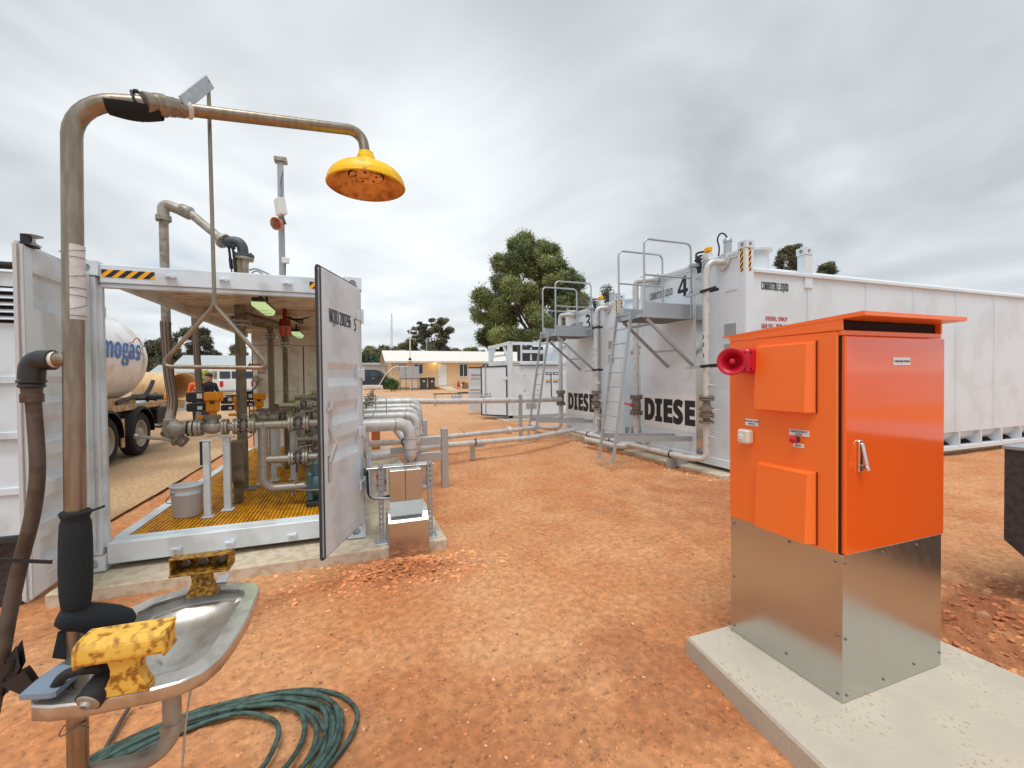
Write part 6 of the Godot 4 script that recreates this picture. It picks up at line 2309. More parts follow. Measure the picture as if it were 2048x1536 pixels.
	pipe(s, [Vector3(rx, 0.97, lz), Vector3(rx, 0.26, lz), Vector3(5.78, 0.2, lz - 0.3), Vector3(5.7, 0.2, lz - 1.6)], 0.066, 0.14, 16)
	part("foot_bend", s, M["silver"], t)
	# supports under the low run
	if k == 0:
		for zz in [z0 - 1.35, z0 - 3.5, z0 - 4.6]:
			var u = thing("pipe_shoe", "small grey pipe shoe under the low pipe, %s of three" % ["nearest", "middle", "farthest"][[z0 - 1.35, z0 - 3.5, z0 - 4.6].find(zz)], "pipe support", Vector3(5.95, 0.0, zz), "pipe shoes along the footing")
			s = st()
			bb(s, 5.86, 6.06, -0.05, 0.2, zz - 0.02, zz + 0.02)
			bb(s, 6.05, 6.3, 0.02, 0.18, zz - 0.06, zz + 0.06)
			part("plate", s, M["galv_old"], u)
			clamp_on(u, Vector3(5.95, 0.27, zz), Vector3(0, 0, 1), 0.06)

func platform(z0: float):
	# everything is given for the near tank and moved with z0
	var o := z0 + 5.7
	var t = thing("access_platform", "%s galvanised ladder platform with guard rails" % ("nearer and larger-looking" if o == 0.0 else "farther, smaller-looking"), "ladder platform", Vector3(5.8, 0.1, -7.33 + o), "ladder platforms before the tanks")
	var zn := -6.94 + o
	var zf := -7.76 + o
	var x0 := 5.22
	var x1 := TX - 0.04
	var fy := 3.03
	var m = M["galv"]
	var s := st()
	bb(s, x0, x1, fy - 0.04, fy, zf, zn, 0.0)
	for k in 8:
		bb(s, x0 + 0.03, x1 - 0.03, fy - 0.075, fy - 0.04, zf + 0.05 + k * 0.1, zf + 0.056 + k * 0.1)
	part("deck", s, M["galv_old"], t)
	for z in [zn, zf]:
		s = st()
		bb(s, x0, x1, fy - 0.06, fy + 0.22, z - 0.005, z + 0.005)
		bb(s, x0, x1, fy - 0.07, fy - 0.05, z - 0.03, z + 0.03)
		part("toe_board", s, m, t)
	s = st()
	bb(s, x0 - 0.005, x0 + 0.005, fy - 0.06, fy + 0.22, zf + 0.02, zf + 0.2)
	bb(s, x0 - 0.005, x0 + 0.005, fy - 0.06, fy - 0.0, zf + 0.2, zn)
	part("toe_board", s, m, t)
	for z in [zn + 0.012, zf - 0.012]:
		s = st()
		pipe(s, [Vector3(x0 + 0.02, fy - 0.05, z), Vector3(x0 + 0.02 + (0.0 if z == zn + 0.012 else 0.0), fy + 1.42, z), Vector3(x1 - 0.05, fy + 1.42, z), Vector3(x1 - 0.05, fy - 0.05, z)], 0.021, 0.12, 10)
		part("guard_rail", s, m, t)
		s = st()
		cyl(s, Vector3(x0 + 0.03, fy + 0.74, z), Vector3(x1 - 0.06, fy + 0.74, z), 0.018, -1, 8)
		part("mid_rail", s, m, t)
	# braces to the wall
	for z in [zn - 0.02, zf + 0.06]:
		s = st()
		bar(s, Vector3(x0 + 0.08, fy - 0.08, z), Vector3(TX - 0.02, fy - 1.0, z), 0.05, 0.05)
		part("brace", s, M["galv_old"], t)
	for f in [0.12, 0.66]:
		s = st()
		var p := Vector3(x0 + 0.08, fy - 0.08, 0).lerp(Vector3(TX - 0.02, fy - 1.0, 0), f)
		bar(s, Vector3(p.x, p.y, zn - 0.03), Vector3(p.x, p.y, zf + 0.07), 0.04, 0.04)
		part("tie_bar", s, M["galv_old"], t)
	# ladder leaning out from the deck
	var lz0 := zf + 0.0
	var lz1 := zf + 0.5
	var lt := Vector3(x0 - 0.03, fy + 0.12, 0)
	var lb := Vector3(4.74, 0.16, 0)
	for z in [lz0, lz1]:
		s = st()
		bar(s, Vector3(lt.x, lt.y, z), Vector3(lb.x, lb.y, z), 0.028, 0.06)
		part("ladder_rail", s, m, t)
	for k in 11:
		s = st()
		var p := lb.lerp(lt, (k + 0.05) / 10.3)
		cyl(s, Vector3(p.x, p.y, lz0), Vector3(p.x, p.y, lz1), 0.014, -1, 8)
		part("rung", s, m, t)
	# long stays from the ladder foot back to the tank
	for k in [[lz0, 0.0, 0.3], [lz1, 0.04, -0.3]]:
		s = st()
		bar(s, Vector3(lb.x + 0.06, 0.62, k[0]), Vector3(TX - 0.04, 0.56, k[0] + 0.28), 0.03, 0.1)
		part("ladder_stay", s, M["galv_old"], t)
	return t

# ---------------------------------------------------------------- control cabinet
func cabinet():
	var t = thing("control_cabinet", "bright orange electrical control cabinet with a sloping roof on a steel plinth", "control cabinet", Vector3(2.8, 0.12, -1.88))
	var x0 := 2.378
	var x1 := 3.232
	var z0 := -1.52
	var z1 := -2.235
	var s := st()
	bb(s, x0, x1, 0.121, 0.9, z1, z0, 0.002)
	part("plinth", s, M["sheet"], t)
	for q in [[0.03, 0.86], [0.42, 0.87], [0.68, 0.86], [0.03, 0.5], [0.69, 0.47], [0.03, 0.17], [0.4, 0.2], [0.69, 0.16]]:
		s = st()
		lathe(s, Vector3(x0, q[1], z1 + q[0]), Vector3.LEFT, [Vector2(0.008, 0), Vector2(0.008, 0.002), Vector2(0.006, 0.003), Vector2(0.005, 0.006), Vector2(0, 0.007)], 8)
		part("tek_screw", s, M["bolt"], t)
	for q in [[0.015, 0.86], [0.32, 0.87], [0.62, 0.87], [0.02, 0.46], [0.03, 0.16], [0.33, 0.17], [0.6, 0.19], [0.84, 0.2]]:
		s = st()
		lathe(s, Vector3(x0 + q[0], q[1], z0), Vector3.BACK, [Vector2(0.008, 0), Vector2(0.008, 0.002), Vector2(0.006, 0.003), Vector2(0.005, 0.006), Vector2(0, 0.007)], 8)
		part("tek_screw", s, M["bolt"], t)
	var m = M["orange"]
	s = st()
	bb(s, x0 - 0.004, x1 + 0.004, 0.896, 2.072, z1 - 0.006, z0 - 0.026, 0.006)
	part("body", s, m, t)
	s = st()
	bb(s, x0 + 0.012, x1 + 0.012, 0.9, 2.045, z0 - 0.02, z0 + 0.006, 0.006)
	var d = part("door", s, M["orange_gloss"], t)
	s = st()
	bb(s, x0 + 0.004, x0 + 0.0115, 0.905, 2.045, z0 - 0.025, z0 - 0.016, 0.0)
	part("door_gap", s, M["dark_inside"], t)
	# roof: side skirts, sloping plate, dark vent slot under the overhang
	s = st()
	var tri := [Vector2(z1 - 0.004, 2.0735), Vector2(z0 - 0.004, 2.0735), Vector2(z0 - 0.004, 2.133), Vector2(z1 - 0.004, 2.104)]
	prism(s, tri, Vector3(x0 - 0.006, 0, 0), Vector3.BACK, Vector3.UP, Vector3(0.014, 0, 0))
	part("roof_skirt", s, m, t)
	s = st()
	prism(s, tri, Vector3(x1 - 0.008, 0, 0), Vector3.BACK, Vector3.UP, Vector3(0.014, 0, 0))
	part("roof_skirt", s, m, t)
	s = st()
	bb(s, x0 + 0.01, x1 - 0.01, 2.074, 2.125, z0 - 0.05, z0 - 0.03)
	part("vent_slot", s, M["dark_inside"], t)
	s = st()
	bb(s, x0 + 0.002, x1 + 0.004, 2.047, 2.074, z0 - 0.028, z0 - 0.006, 0.003)
	part("top_strip", s, m, t)
	s = st()
	var rp := [Vector2(z1 - 0.06, 2.099), Vector2(z0 + 0.105, 2.135), Vector2(z0 + 0.105, 2.156), Vector2(z0 + 0.1, 2.158), Vector2(z1 - 0.06, 2.106)]
	prism(s, rp, Vector3(x0 - 0.008, 0, 0), Vector3.BACK, Vector3.UP, Vector3(x1 - x0 + 0.016, 0, 0))
	part("roof", s, m, t)
	# louvre hoods on the left face
	for h in [[1.637, 2.026, -2.012, -1.652], [0.915, 1.308, -2.008, -1.65]]:
		s = st()
		var a := [Vector3(x0 - 0.004, h[0], h[2]), Vector3(x0 - 0.004, h[0], h[3]), Vector3(x0 - 0.004, h[1], h[3]), Vector3(x0 - 0.004, h[1], h[2])]
		var b := [Vector3(x0 - 0.062, h[0] + 0.0, h[2] + 0.012), Vector3(x0 - 0.062, h[0] + 0.0, h[3] - 0.03), Vector3(x0 - 0.045, h[1] - 0.012, h[3] - 0.03), Vector3(x0 - 0.045, h[1] - 0.012, h[2] + 0.012)]
		var cc := Vector3(x0, (h[0] + h[1]) / 2, (h[2] + h[3]) / 2)
		s.set_smooth_group(-1)
		fan(s, b, cc)
		for i in 4:
			var j := (i + 1) % 4
			fan(s, [a[i], a[j], b[j], b[i]], cc)
		var hd = part("louvre_hood", s, m, t)
		s = st()
		bb(s, x0 - 0.012, x0 - 0.004, h[0] - 0.004, h[1] + 0.004, h[3] + 0.0, h[3] + 0.003)
		part("hood_seal", s, M["beacon"], hd)
	# siren
	s = st()
	var c := Vector3(x0 - 0.06, 1.932, -2.07)
	box(s, c + Vector3(0.0, 0, 0), Vector3(0.115, 0.15, 0.15), 0.014)
	var sr = part("siren", s, M["red_siren"], t)
	s = st()
	var mdir := Vector3(-0.86, -0.03, 0.5).normalized()
	var mo := c + Vector3(-0.10, -0.002, 0.0)
	lathe(s, mo - mdir * 0.0, mdir, [Vector2(0.066, -0.07), Vector2(0.084, 0.0), Vector2(0.086, 0.02), Vector2(0.08, 0.023), Vector2(0.06, 0.006), Vector2(0.04, -0.028), Vector2(0.026, -0.05), Vector2(0, -0.055)], 28)
	part("horn", s, M["red_siren"], sr)
	s = st()
	lathe(s, mo - mdir * 0.05, mdir, [Vector2(0.021, 0), Vector2(0.02, 0.05), Vector2(0.015, 0.062), Vector2(0, 0.066)], 16)
	part("horn_plug", s, M["red_siren"], sr)
	s = st()
	for y in [-0.05, 0.05]:
		cyl(s, c + Vector3(-0.03, y, 0.06), c + Vector3(-0.03, y * 1.02, 0.0765), 0.007, -1, 8)
	part("screw_hole", s, M["dark_inside"], sr)
	# switch, labels, stop button
	s = st()
	box(s, Vector3(x0 - 0.03, 1.454, -2.09), Vector3(0.055, 0.09, 0.088), 0.012)
	var sw = part("light_switch", s, M["plastic_white"], t)
	s = st()
	box(s, Vector3(x0 - 0.06, 1.45, -2.1), Vector3(0.012, 0.034, 0.028), 0.004)
	part("rocker", s, M["plastic_white"], sw)
	for q in [[1.544, -2.063, 0.042, 0.096, "EMERGENCY LIGHT", "SWITCH", 0.0085], [1.514, -1.752, 0.034, 0.116, "EMERGENCY", "STOP", 0.0125], [1.442, -1.755, 0.022, 0.062, "RESET", "", 0.009]]:
		s = st()
		box(s, Vector3(x0 - 0.006, q[0], q[1]), Vector3(0.005, q[2], q[3]), 0.001)
		var lb = part("label_plate", s, M["plate"], t)
		words(lb, "lettering", q[4], Vector3(x0 - 0.0085, q[0] + (0.008 if q[5] != "" else 0.0), q[1]), Vector3(0, 0, 1), Vector3.LEFT, q[6], M["ink_grey"])
		if q[5] != "":
			words(lb, "lettering", q[5], Vector3(x0 - 0.0085, q[0] - 0.009, q[1]), Vector3(0, 0, 1), Vector3.LEFT, q[6], M["ink_grey"])
	s = st()
	cyl(s, Vector3(x0 - 0.004, 1.476, -1.762), Vector3(x0 - 0.014, 1.476, -1.762), 0.017, -1, 16)
	cyl(s, Vector3(x0 - 0.014, 1.476, -1.762), Vector3(x0 - 0.03, 1.476, -1.762), 0.01, -1, 10)
	var es = part("stop_button", s, M["bolt"], t)
	s = st()
	lathe(s, Vector3(x0 - 0.028, 1.476, -1.762), Vector3.LEFT, [Vector2(0.012, 0), Vector2(0.019, 0.004), Vector2(0.02, 0.016), Vector2(0.016, 0.024), Vector2(0, 0.027)], 18)
	part("button_cap", s, M["red_siren"], es)
	# door fittings
	s = st()
	box(s, Vector3(2.49, 1.415, z0 + 0.012), Vector3(0.03, 0.165, 0.014), 0.004)
	var hn = part("door_handle", s, M["chrome"], d)
	s = st()
	bar(s, Vector3(2.49, 1.485, z0 + 0.022), Vector3(2.497, 1.36, z0 + 0.042), 0.02, 0.01, Vector3.BACK, 0.004)
	bar(s, Vector3(2.496, 1.366, z0 + 0.04), Vector3(2.498, 1.342, z0 + 0.048), 0.018, 0.014, Vector3.BACK, 0.003)
	part("grip", s, M["chrome"], hn)
	s = st()
	box(s, Vector3(2.486, 1.36, z0 + 0.024), Vector3(0.016, 0.022, 0.02), 0.003)
	part("lock_barrel", s, M["bolt"], hn)
	s = st()
	box(s, Vector3(2.84, 1.912, z0 + 0.008), Vector3(0.15, 0.042, 0.004), 0.001)
	var dl = part("label_plate", s, M["plate"], d)
	words(dl, "lettering", "TANK GAUGE SENSOR", Vector3(2.84, 1.912, z0 + 0.01), Vector3.RIGHT, Vector3.BACK, 0.011, M["ink_grey"], 0.118, false)
	s = st()
	for x in [2.773, 2.907]:
		cyl(s, Vector3(x, 1.912, z0 + 0.009), Vector3(x, 1.912, z0 + 0.0115), 0.004, -1, 8)
	part("rivet", s, M["ink_grey"], dl)

func dark_box():
	var t = thing("slate_box", "dark weathered steel box cut by the frame's right edge", "steel box", Vector3(5.1, 0.0, -1.9))
	var s := st()
	var a := Vector3(4.8761, 1.2315, -1.9)
	var e := Vector3(4.9233, 0.5063, -1.9)
	var o := [Vector2(-1.9, a.y), Vector2(-1.9, e.y), Vector2(-1.72, e.y - 0.16), Vector2(0.9, e.y - 0.16), Vector2(0.9, a.y)]
	prism(s, o, Vector3(a.x, 0, 0), Vector3.BACK, Vector3.UP, Vector3(1.3, 0, 0))
	part("bin_body", s, M["slate_box"], t)
	s = st()
	bb(s, a.x - 0.012, a.x + 1.312, a.y + 0.001, a.y + 0.03, -1.912, 0.912, 0.004)
	part("lid", s, M["galv_old"], t)
	for q in [[0.1, -1.2], [1.1, -1.2], [0.1, 0.7], [1.1, 0.7]]:
		s = st()
		bb(s, a.x + q[0], a.x + q[0] + 0.1, -0.1, e.y - 0.16, q[1], q[1] + 0.1)
		part("leg", s, M["slate_box"], t)

func plain_container():
	# white genset container with a caged end beyond the tanks
	var t = thing("cage_container", "white equipment container with an open cage end and black-edged door beyond the ladders", "container", Vector3(7.5, 0.05, -17.5))
	var x0 := 5.8
	var x1 := 12.0
	var zn := -16.2
	var zf := -18.9
	var y0 := 0.2
	var y1 := 3.24
	var m = M["tank_white"]
	var s := st()
	for k in [[x0, zn], [x0, zf]]:
		s = st()
		var sz := -1.0 if k[1] == zn else 1.0
		bb(s, k[0], k[0] + 0.18, y0, y1 - 0.12, k[1], k[1] + sz * 0.18, 0.01)
		part("corner_post", s, m, t)
		casting(t, Vector3(k[0] + 0.09, y1 - 0.06, k[1] + sz * 0.09), Vector3(0.2, 0.14, 0.2), [Vector3(-1, 0, 0), Vector3(0, 0, -sz)], m)
	s = st()
	bb(s, x0 + 0.19, x1, y0 + 0.1, 2.3, zn - 0.04, zn - 0.1)
	bb(s, x0 + 0.19, x1, y0 + 0.1, 2.3, zf + 0.1, zf + 0.04)
	bb(s, x0 + 0.9, x0 + 1.0, y0 + 0.1, 2.3, zn - 0.11, zf + 0.11)
	bb(s, x0 + 0.19, x1, 2.28, 2.34, zn - 0.04, zf + 0.04)
	part("walls", s, m, t)
	s = st()
	bb(s, x0 + 0.19, x0 + 3.3, 2.42, 2.47, zn, zn - 0.06)
	bb(s, x0 + 0.19, x0 + 3.3, y1 - 0.12, y1, zn, zn - 0.1)
	bb(s, x0, x0 + 0.1, y1 - 0.12, y1, zn - 0.2, zf + 0.2)
	bb(s, x0, x0 + 0.1, 2.34, 2.5, zn - 0.2, zf + 0.2)
	bb(s, x0 + 0.02, x0 + 0.1, 2.7, 2.78, zn - 0.4, zf + 0.6)
	bb(s, x0 + 0.19, x0 + 0.5, y1 - 0.12, y1, zf, zf + 0.1)
	part("top_frame", s, m, t)
	for k in [[-0.2, -0.75], [-2.5, -1.95]]:
		s = st()
		bar(s, Vector3(x0 + 0.06, 2.46, zn + k[0]), Vector3(x0 + 0.06, y1 - 0.1, zn + k[1]), 0.08, 0.1)
		part("end_brace", s, m, t)
	# caged window bay
	for y in [[2.5, 2.72], [2.86, 3.02], [2.72, 2.74]]:
		s = st()
		bb(s, x0 + 0.95, x0 + 1.0, y[0], y[1], zn, zn - 0.05)
		part("bay_bar", s, m, t)
	for x in [0.52, 0.55, 1.72, 1.95]:
		s = st()
		bb(s, x0 + x, x0 + x + 0.03, 2.44, y1 - 0.1, zn + 0.01, zn - 0.03)
		part("bay_upright", s, m, t)
	s = st()
	bb(s, x0 + 0.45, x0 + 2.2, 2.34, 2.44, zn + 0.06, zn - 0.06)
	bb(s, x0 + 0.55, x0 + 1.75, 2.8, 2.92, zn + 0.0, zn - 0.04)
	part("bay_sill", s, m, t)
	s = st()
	bb(s, x0 + 0.58, x0 + 1.72, 2.46, 3.1, zn - 0.5, zn - 0.55)
	part("machinery", s, M["slate_box"], t)
	# white dome tank behind the frame
	s = st()
	lathe(s, Vector3(x0 + 2.6, 2.34, zn - 1.0), Vector3.UP, [Vector2(0.9, 0), Vector2(0.92, 0.7), Vector2(0.85, 0.84), Vector2(0.6, 0.95), Vector2(0.5, 1.02), Vector2(0, 1.06)], 24)
	part("poly_tank", s, m, t)
	# doors
	s = st()
	bb(s, x0 - 0.02, x0 + 0.04, 0.3, 2.26, zf + 0.22, zn - 1.35, 0.01)
	part("closed_door", s, m, t)
	for k in [[x0 - 0.02, -1.15, "white half-open door leaf edged in black"]]:
		s = st()
		var h := Vector3(x0, 0.3, zn - 0.2)
		var d := Vector3(-0.75, 0, -0.95).normalized()
		bar(s, h + d * 0.6 + Vector3(0, 0.98, 0), h + d * 0.6 + Vector3(0, 0.981, 0), 0.01, 0.01)
		var f := Vector3(-d.z, 0, d.x)
		box(s, h + d * 0.62 + Vector3(0, 0.98, 0), Vector3(1.2, 1.96, 0.05), 0.01, Basis(d, Vector3.UP, d.cross(Vector3.UP)))
		var dl = part("open_door", s, m, t)
		s = st()
		var bs := Basis(d, Vector3.UP, d.cross(Vector3.UP))
		for q in [[0.62, 1.97, 1.26, 0.05], [0.62, -0.01, 1.26, 0.05]]:
			box(s, h + d * q[0] + Vector3(0, q[1], 0), Vector3(q[2], q[3], 0.08), 0.0, bs)
		for q in [0.0, 1.24]:
			box(s, h + d * q + Vector3(0, 0.98, 0), Vector3(0.05, 2.0, 0.08), 0.0, bs)
		part("gasket", s, M["gasket"], dl)
		s = st()
		box(s, h + d * 1.02 + Vector3(0, 0.98, 0) - bs.z * 0.05, Vector3(0.035, 2.1, 0.03), 0.0, bs)
		box(s, h + d * 1.02 + Vector3(0, 0.98, 0) + bs.z * 0.05, Vector3(0.035, 2.1, 0.03), 0.0, bs)
		part("lock_rod", s, M["galv"], dl)
		s = st()
		for q in [0.6, 1.5]:
			box(s, h + d * 0.06 + Vector3(0, q, 0), Vector3(0.2, 0.12, 0.1), 0.0, bs)
		part("hinge", s, m, dl)
	# wall details
	s = st()
	bb(s, x0 + 0.45, x0 + 2.6, 2.2, 2.215, zn - 0.02, zn - 0.04)
	part("wall_seam", s, m, t)
	for k in [[1.62, 1.92, 0.2, 0.1, "ink"], [1.95, 1.92, 0.2, 0.1, "ink"], [1.62, 1.68, 0.2, 0.05, "hazard"], [1.95, 1.68, 0.2, 0.05, "hazard"], [1.62, 1.6, 0.16, 0.04, "ink_grey"], [1.95, 1.6, 0.16, 0.04, "ink_grey"]]:
		s = st()
		bb(s, x0 + k[0], x0 + k[0] + k[2] * 1.4, k[1], k[1] + k[3], zn - 0.03, zn - 0.039)
		var lb = part("sign", s, M[k[4]], t)
		if k[4] == "ink":
			s = st()
			bb(s, x0 + k[0] + 0.04, x0 + k[0] + 0.24, k[1] + 0.03, k[1] + 0.07, zn - 0.024, zn - 0.03)
			part("print", s, M["plate"], lb)
	s = st()
	for q in [[0.7, 1.9], [1.25, 1.9], [0.7, 1.3], [1.25, 1.3]]:
		cyl(s, Vector3(x0 + q[0], q[1], zn - 0.035), Vector3(x0 + q[0], q[1], zn - 0.02), 0.03, -1, 8)
	part("fixing", s, M["galv_old"], t)
	s = st()
	bb(s, x0 + 0.75, x0 + 1.2, 0.55, 0.78, zn - 0.03, zn - 0.039)
	part("vent_grille", s, M["galv_old"], t)
	s = st()
	bb(s, x0 - 0.3, x1, 0.0, 0.16, zn + 0.25, zf - 0.2, 0.01)
	struct("footing", s, M["concrete"])
	s = st()
	bb(s, x0, x1, 0.16, 0.32, zn, zn - 0.14, 0.01)
	part("base_rail", s, M["galv"], t)
	# open leaf with faded print standing left of it
	t = thing("door_panel", "light grey door leaf with faded PREMIUM UNLEADED lettering left of the cage container", "container door", Vector3(4.6, 0.3, -18.6))
	s = st()
	var pc := Vector3(5.2527, 1.0584, -18.6)
	bb(s, pc.x - 0.46, pc.x + 0.40, 0.35, 2.26, -18.64, -18.6, 0.01)
	part("leaf", s, mat("leaf_grey", c8(212, 214, 218), 0.5), t)
	s = st()
	bb(s, pc.x - 0.44, pc.x + 0.38, 1.32, 1.4, -18.6, -18.57)
	bb(s, pc.x - 0.44, pc.x + 0.38, 1.18, 1.2, -18.6, -18.58)
	part("rib", s, M["plate"], t)
	s = st()
	bb(s, pc.x - 0.47, pc.x + 0.41, 2.26, 2.3, -18.66, -18.58)
	part("gasket", s, M["gasket"], t)
	words(t, "lettering", "PREMIUM UNLEADED", Vector3(pc.x + 0.02, 1.94, -18.598), Vector3.RIGHT, Vector3.BACK, 0.085, M["ink_grey"], 0.72)
	words(t, "lettering", "SAFE FILL    litres", Vector3(pc.x + 0.0, 1.78, -18.598), Vector3.RIGHT, Vector3.BACK, 0.07, M["ink_red"], 0.74)
	s = st()
	bar(s, Vector3(pc.x + 0.4, 1.9, -18.62), Vector3(x0, 1.9, zf + 0.1), 0.04, 0.04)
	bar(s, Vector3(pc.x + 0.4, 0.6, -18.62), Vector3(x0, 0.6, zf + 0.1), 0.04, 0.04)
	part("hinge_arm", s, M["galv"], t)

func left_unit():
	# white louvred unit at the frame's left edge
	var t = thing("louvred_unit", "white louvred equipment housing at the frame's left edge behind the open door", "equipment housing", Vector3(-3.3, 0.1, -4.6))
	var s := st()
	var xr := -2.31
	var zf := -4.68
	bb(s, -4.6, xr, 0.6, 2.74, zf - 0.3, zf, 0.012)
	part("housing", s, M["white"], t)
	s = st()
	bb(s, -4.6, xr - 0.01, 2.325, 2.62, zf, zf + 0.003)
	part("louvre_recess", s, M["dark_inside"], t)
	for k in 5:
		s = st()
		var y := 2.605 - 0.056 * k
		quad(s, Vector3(-4.6, y, zf + 0.006), Vector3(xr - 0.02, y, zf + 0.006), Vector3(xr - 0.02, y - 0.03, zf + 0.04), Vector3(-4.6, y - 0.03, zf + 0.04), Vector3(-3, y - 0.1, zf - 0.1))
		quad(s, Vector3(-4.6, y - 0.003, zf + 0.003), Vector3(xr - 0.02, y - 0.003, zf + 0.003), Vector3(xr - 0.02, y - 0.033, zf + 0.037), Vector3(-4.6, y - 0.033, zf + 0.037), Vector3(-3, y + 0.1, zf + 0.2))
		part("louvre_blade", s, M["white"], t)
	s = st()
	cyl(s, Vector3(-4.6, 2.80, zf + 0.02), Vector3(xr + 0.05, 2.78, zf + 0.02), 0.03, -1, 12)
	part("roof_seal", s, M["rubber"], t)
	s = st()
	bb(s, -4.6, xr, 0.56, 0.6, zf - 0.03, zf + 0.02)
	part("bottom_seal", s, M["gasket"], t)
	s = st()
	for y in [1.9, 1.45, 1.0]:
		bb(s, -4.6, xr, y - 0.06, y, zf, zf + 0.02, 0.004)
	part("pressed_rib", s, M["white"], t)
	s = st()
	bb(s, -4.6, xr - 0.3, 0.0, 0.56, zf - 0.3, zf - 0.12)
	part("base_skid", s, M["slate_box"], t)

# ---------------------------------------------------------------- trees
# leaves: many small faces strewn through clumps; each clump is [centre, radii, tone]
func leaves(clumps: Array, count: int, size: Vector2, tones: Array, hang: float, seed_: int) -> ArrayMesh:
	var r := RandomNumberGenerator.new()
	r.seed = seed_
	var total := 0.0
	for c in clumps:
		total += c[1].x * c[1].y * c[1].z
	var v := PackedVector3Array()
	var n := PackedVector3Array()
	var col := PackedColorArray()
	for c in clumps:
		var rad: Vector3 = c[1]
		var k := int(count * rad.x * rad.y * rad.z / total) + 30
		for i in k:
			var d := Vector3(r.randfn(), r.randfn(), r.randfn()).normalized()
			var f := pow(r.randf(), 0.38) * (1.0 + 0.25 * absf(r.randfn()) * float(r.randf() < 0.25))
			var p: Vector3 = c[0] + d * rad * f
			var out := (d * rad).normalized()
			var along := (out * (1.0 - hang) + Vector3(r.randfn(), r.randfn() - hang * 1.6, r.randfn()) * 0.55).normalized()
			var side := along.cross(Vector3(r.randfn(), r.randfn(), r.randfn())).normalized()
			var l := size.x * r.randf_range(0.6, 1.3)
			var w := size.y * r.randf_range(0.7, 1.3)
			var a := p - side * w * 0.5
			var b := p + side * w * 0.5
			var t := p + along * l
			var q := p - along * l * 0.35
			var nn := (along.cross(side) * (1.0 if along.cross(side).dot(out) > 0.0 else -1.0) + out * 0.6 + Vector3(0, 0.3, 0)).normalized()
			var tone: Color = tones[0].lerp(tones[1], clampf(c[2] + r.randfn() * 0.22, 0, 1))
			var turn: bool = (t - a).cross(b - a).dot(nn) > 0.0
			for x in ([a, b, t, a, q, b] if turn else [a, t, b, a, b, q]):
				v.append(x); n.append(nn); col.append(tone)
	var arr := []
	arr.resize(Mesh.ARRAY_MAX)
	arr[Mesh.ARRAY_VERTEX] = v
	arr[Mesh.ARRAY_NORMAL] = n
	arr[Mesh.ARRAY_COLOR] = col
	var m := ArrayMesh.new()
	m.add_surface_from_arrays(Mesh.PRIMITIVE_TRIANGLES, arr)
	return m

func tree(called: String, label: String, base: Vector3, clumps: Array, count: int, size: Vector2, tones: Array, hang: float, trunk_r: float, bark, seed_: int, group := "trees beyond the yard"):
	var t = thing(called, label, "tree", base, group)
	var r := RandomNumberGenerator.new()
	r.seed = seed_ + 5
	var top: Vector3 = base
	var mean := Vector3.ZERO
	for c in clumps: mean += c[0]
	mean /= clumps.size()
	top = base.lerp(mean, 0.75)
	var fork := base.lerp(mean, 0.42) + Vector3(r.randfn(), 0, r.randfn()) * trunk_r
	var s := st()
	var tp := smooth_path([base - Vector3(0, 0.3, 0), base.lerp(fork, 0.5) + Vector3(r.randfn(), 0, r.randfn()) * trunk_r * 0.5, fork, top], 4)
	var rad := []
	for i in tp.size(): rad.append(lerpf(trunk_r, trunk_r * 0.3, float(i) / (tp.size() - 1)))
	sweep(s, tp, rad, 8)
	part("trunk", s, bark, t)
	s = st()
	var every := maxi(1, clumps.size() / 26)
	for ci in range(0, clumps.size(), every):
		var c: Array = clumps[ci]
		var f := r.randf_range(0.3, 0.9)
		var a := fork.lerp(top, f)
		var e: Vector3 = c[0] - Vector3(0, c[1].y * 0.3, 0)
		var mid := a.lerp(e, 0.5) + Vector3(r.randfn(), r.randfn() * 0.4, r.randfn()) * a.distance_to(e) * 0.1
		var p := smooth_path([a, mid, e], 3)
		var rr := []
		for i in p.size(): rr.append(trunk_r * lerpf(0.26, 0.04, float(i) / (p.size() - 1)))
		sweep(s, p, rr, 5)
		for q in 2:
			var e2: Vector3 = c[0] + Vector3(r.randfn(), r.randfn(), r.randfn()) * c[1] * 0.4
			bar(s, mid.lerp(e, 0.5), e2, trunk_r * 0.05, trunk_r * 0.05)
	part("limbs", s, bark, t)
	var o := MeshInstance3D.new()
	o.mesh = leaves(clumps, count, size, tones, hang, seed_)
	o.material_override = M["leaf"]
	put(o, "crown", t).set_meta("kind", "stuff")
	return t

# clumps from a rough outline: rows of [height fraction, half width], thrown about at random
func crown_clumps(base: Vector3, w: float, h0: float, h1: float, n: int, size: float, seed_: int, shape: Callable) -> Array:
	var r := RandomNumberGenerator.new()
	r.seed = seed_
	var out := []
	for i in n:
		var f := (i + r.randf()) / n
		var half: float = shape.call(f) * w * 0.5
		var a := r.randf() * TAU
		var d := half * sqrt(r.randf_range(0.15, 1.0))
		var k := size * r.randf_range(0.65, 1.3)
		out.append([base + Vector3(cos(a) * d, lerpf(h0, h1, f), sin(a) * d), Vector3(k, k * r.randf_range(0.6, 0.95), k), r.randf()])
	return out

func lin(a, b, c) -> Color:
	return Color(a, b, c)

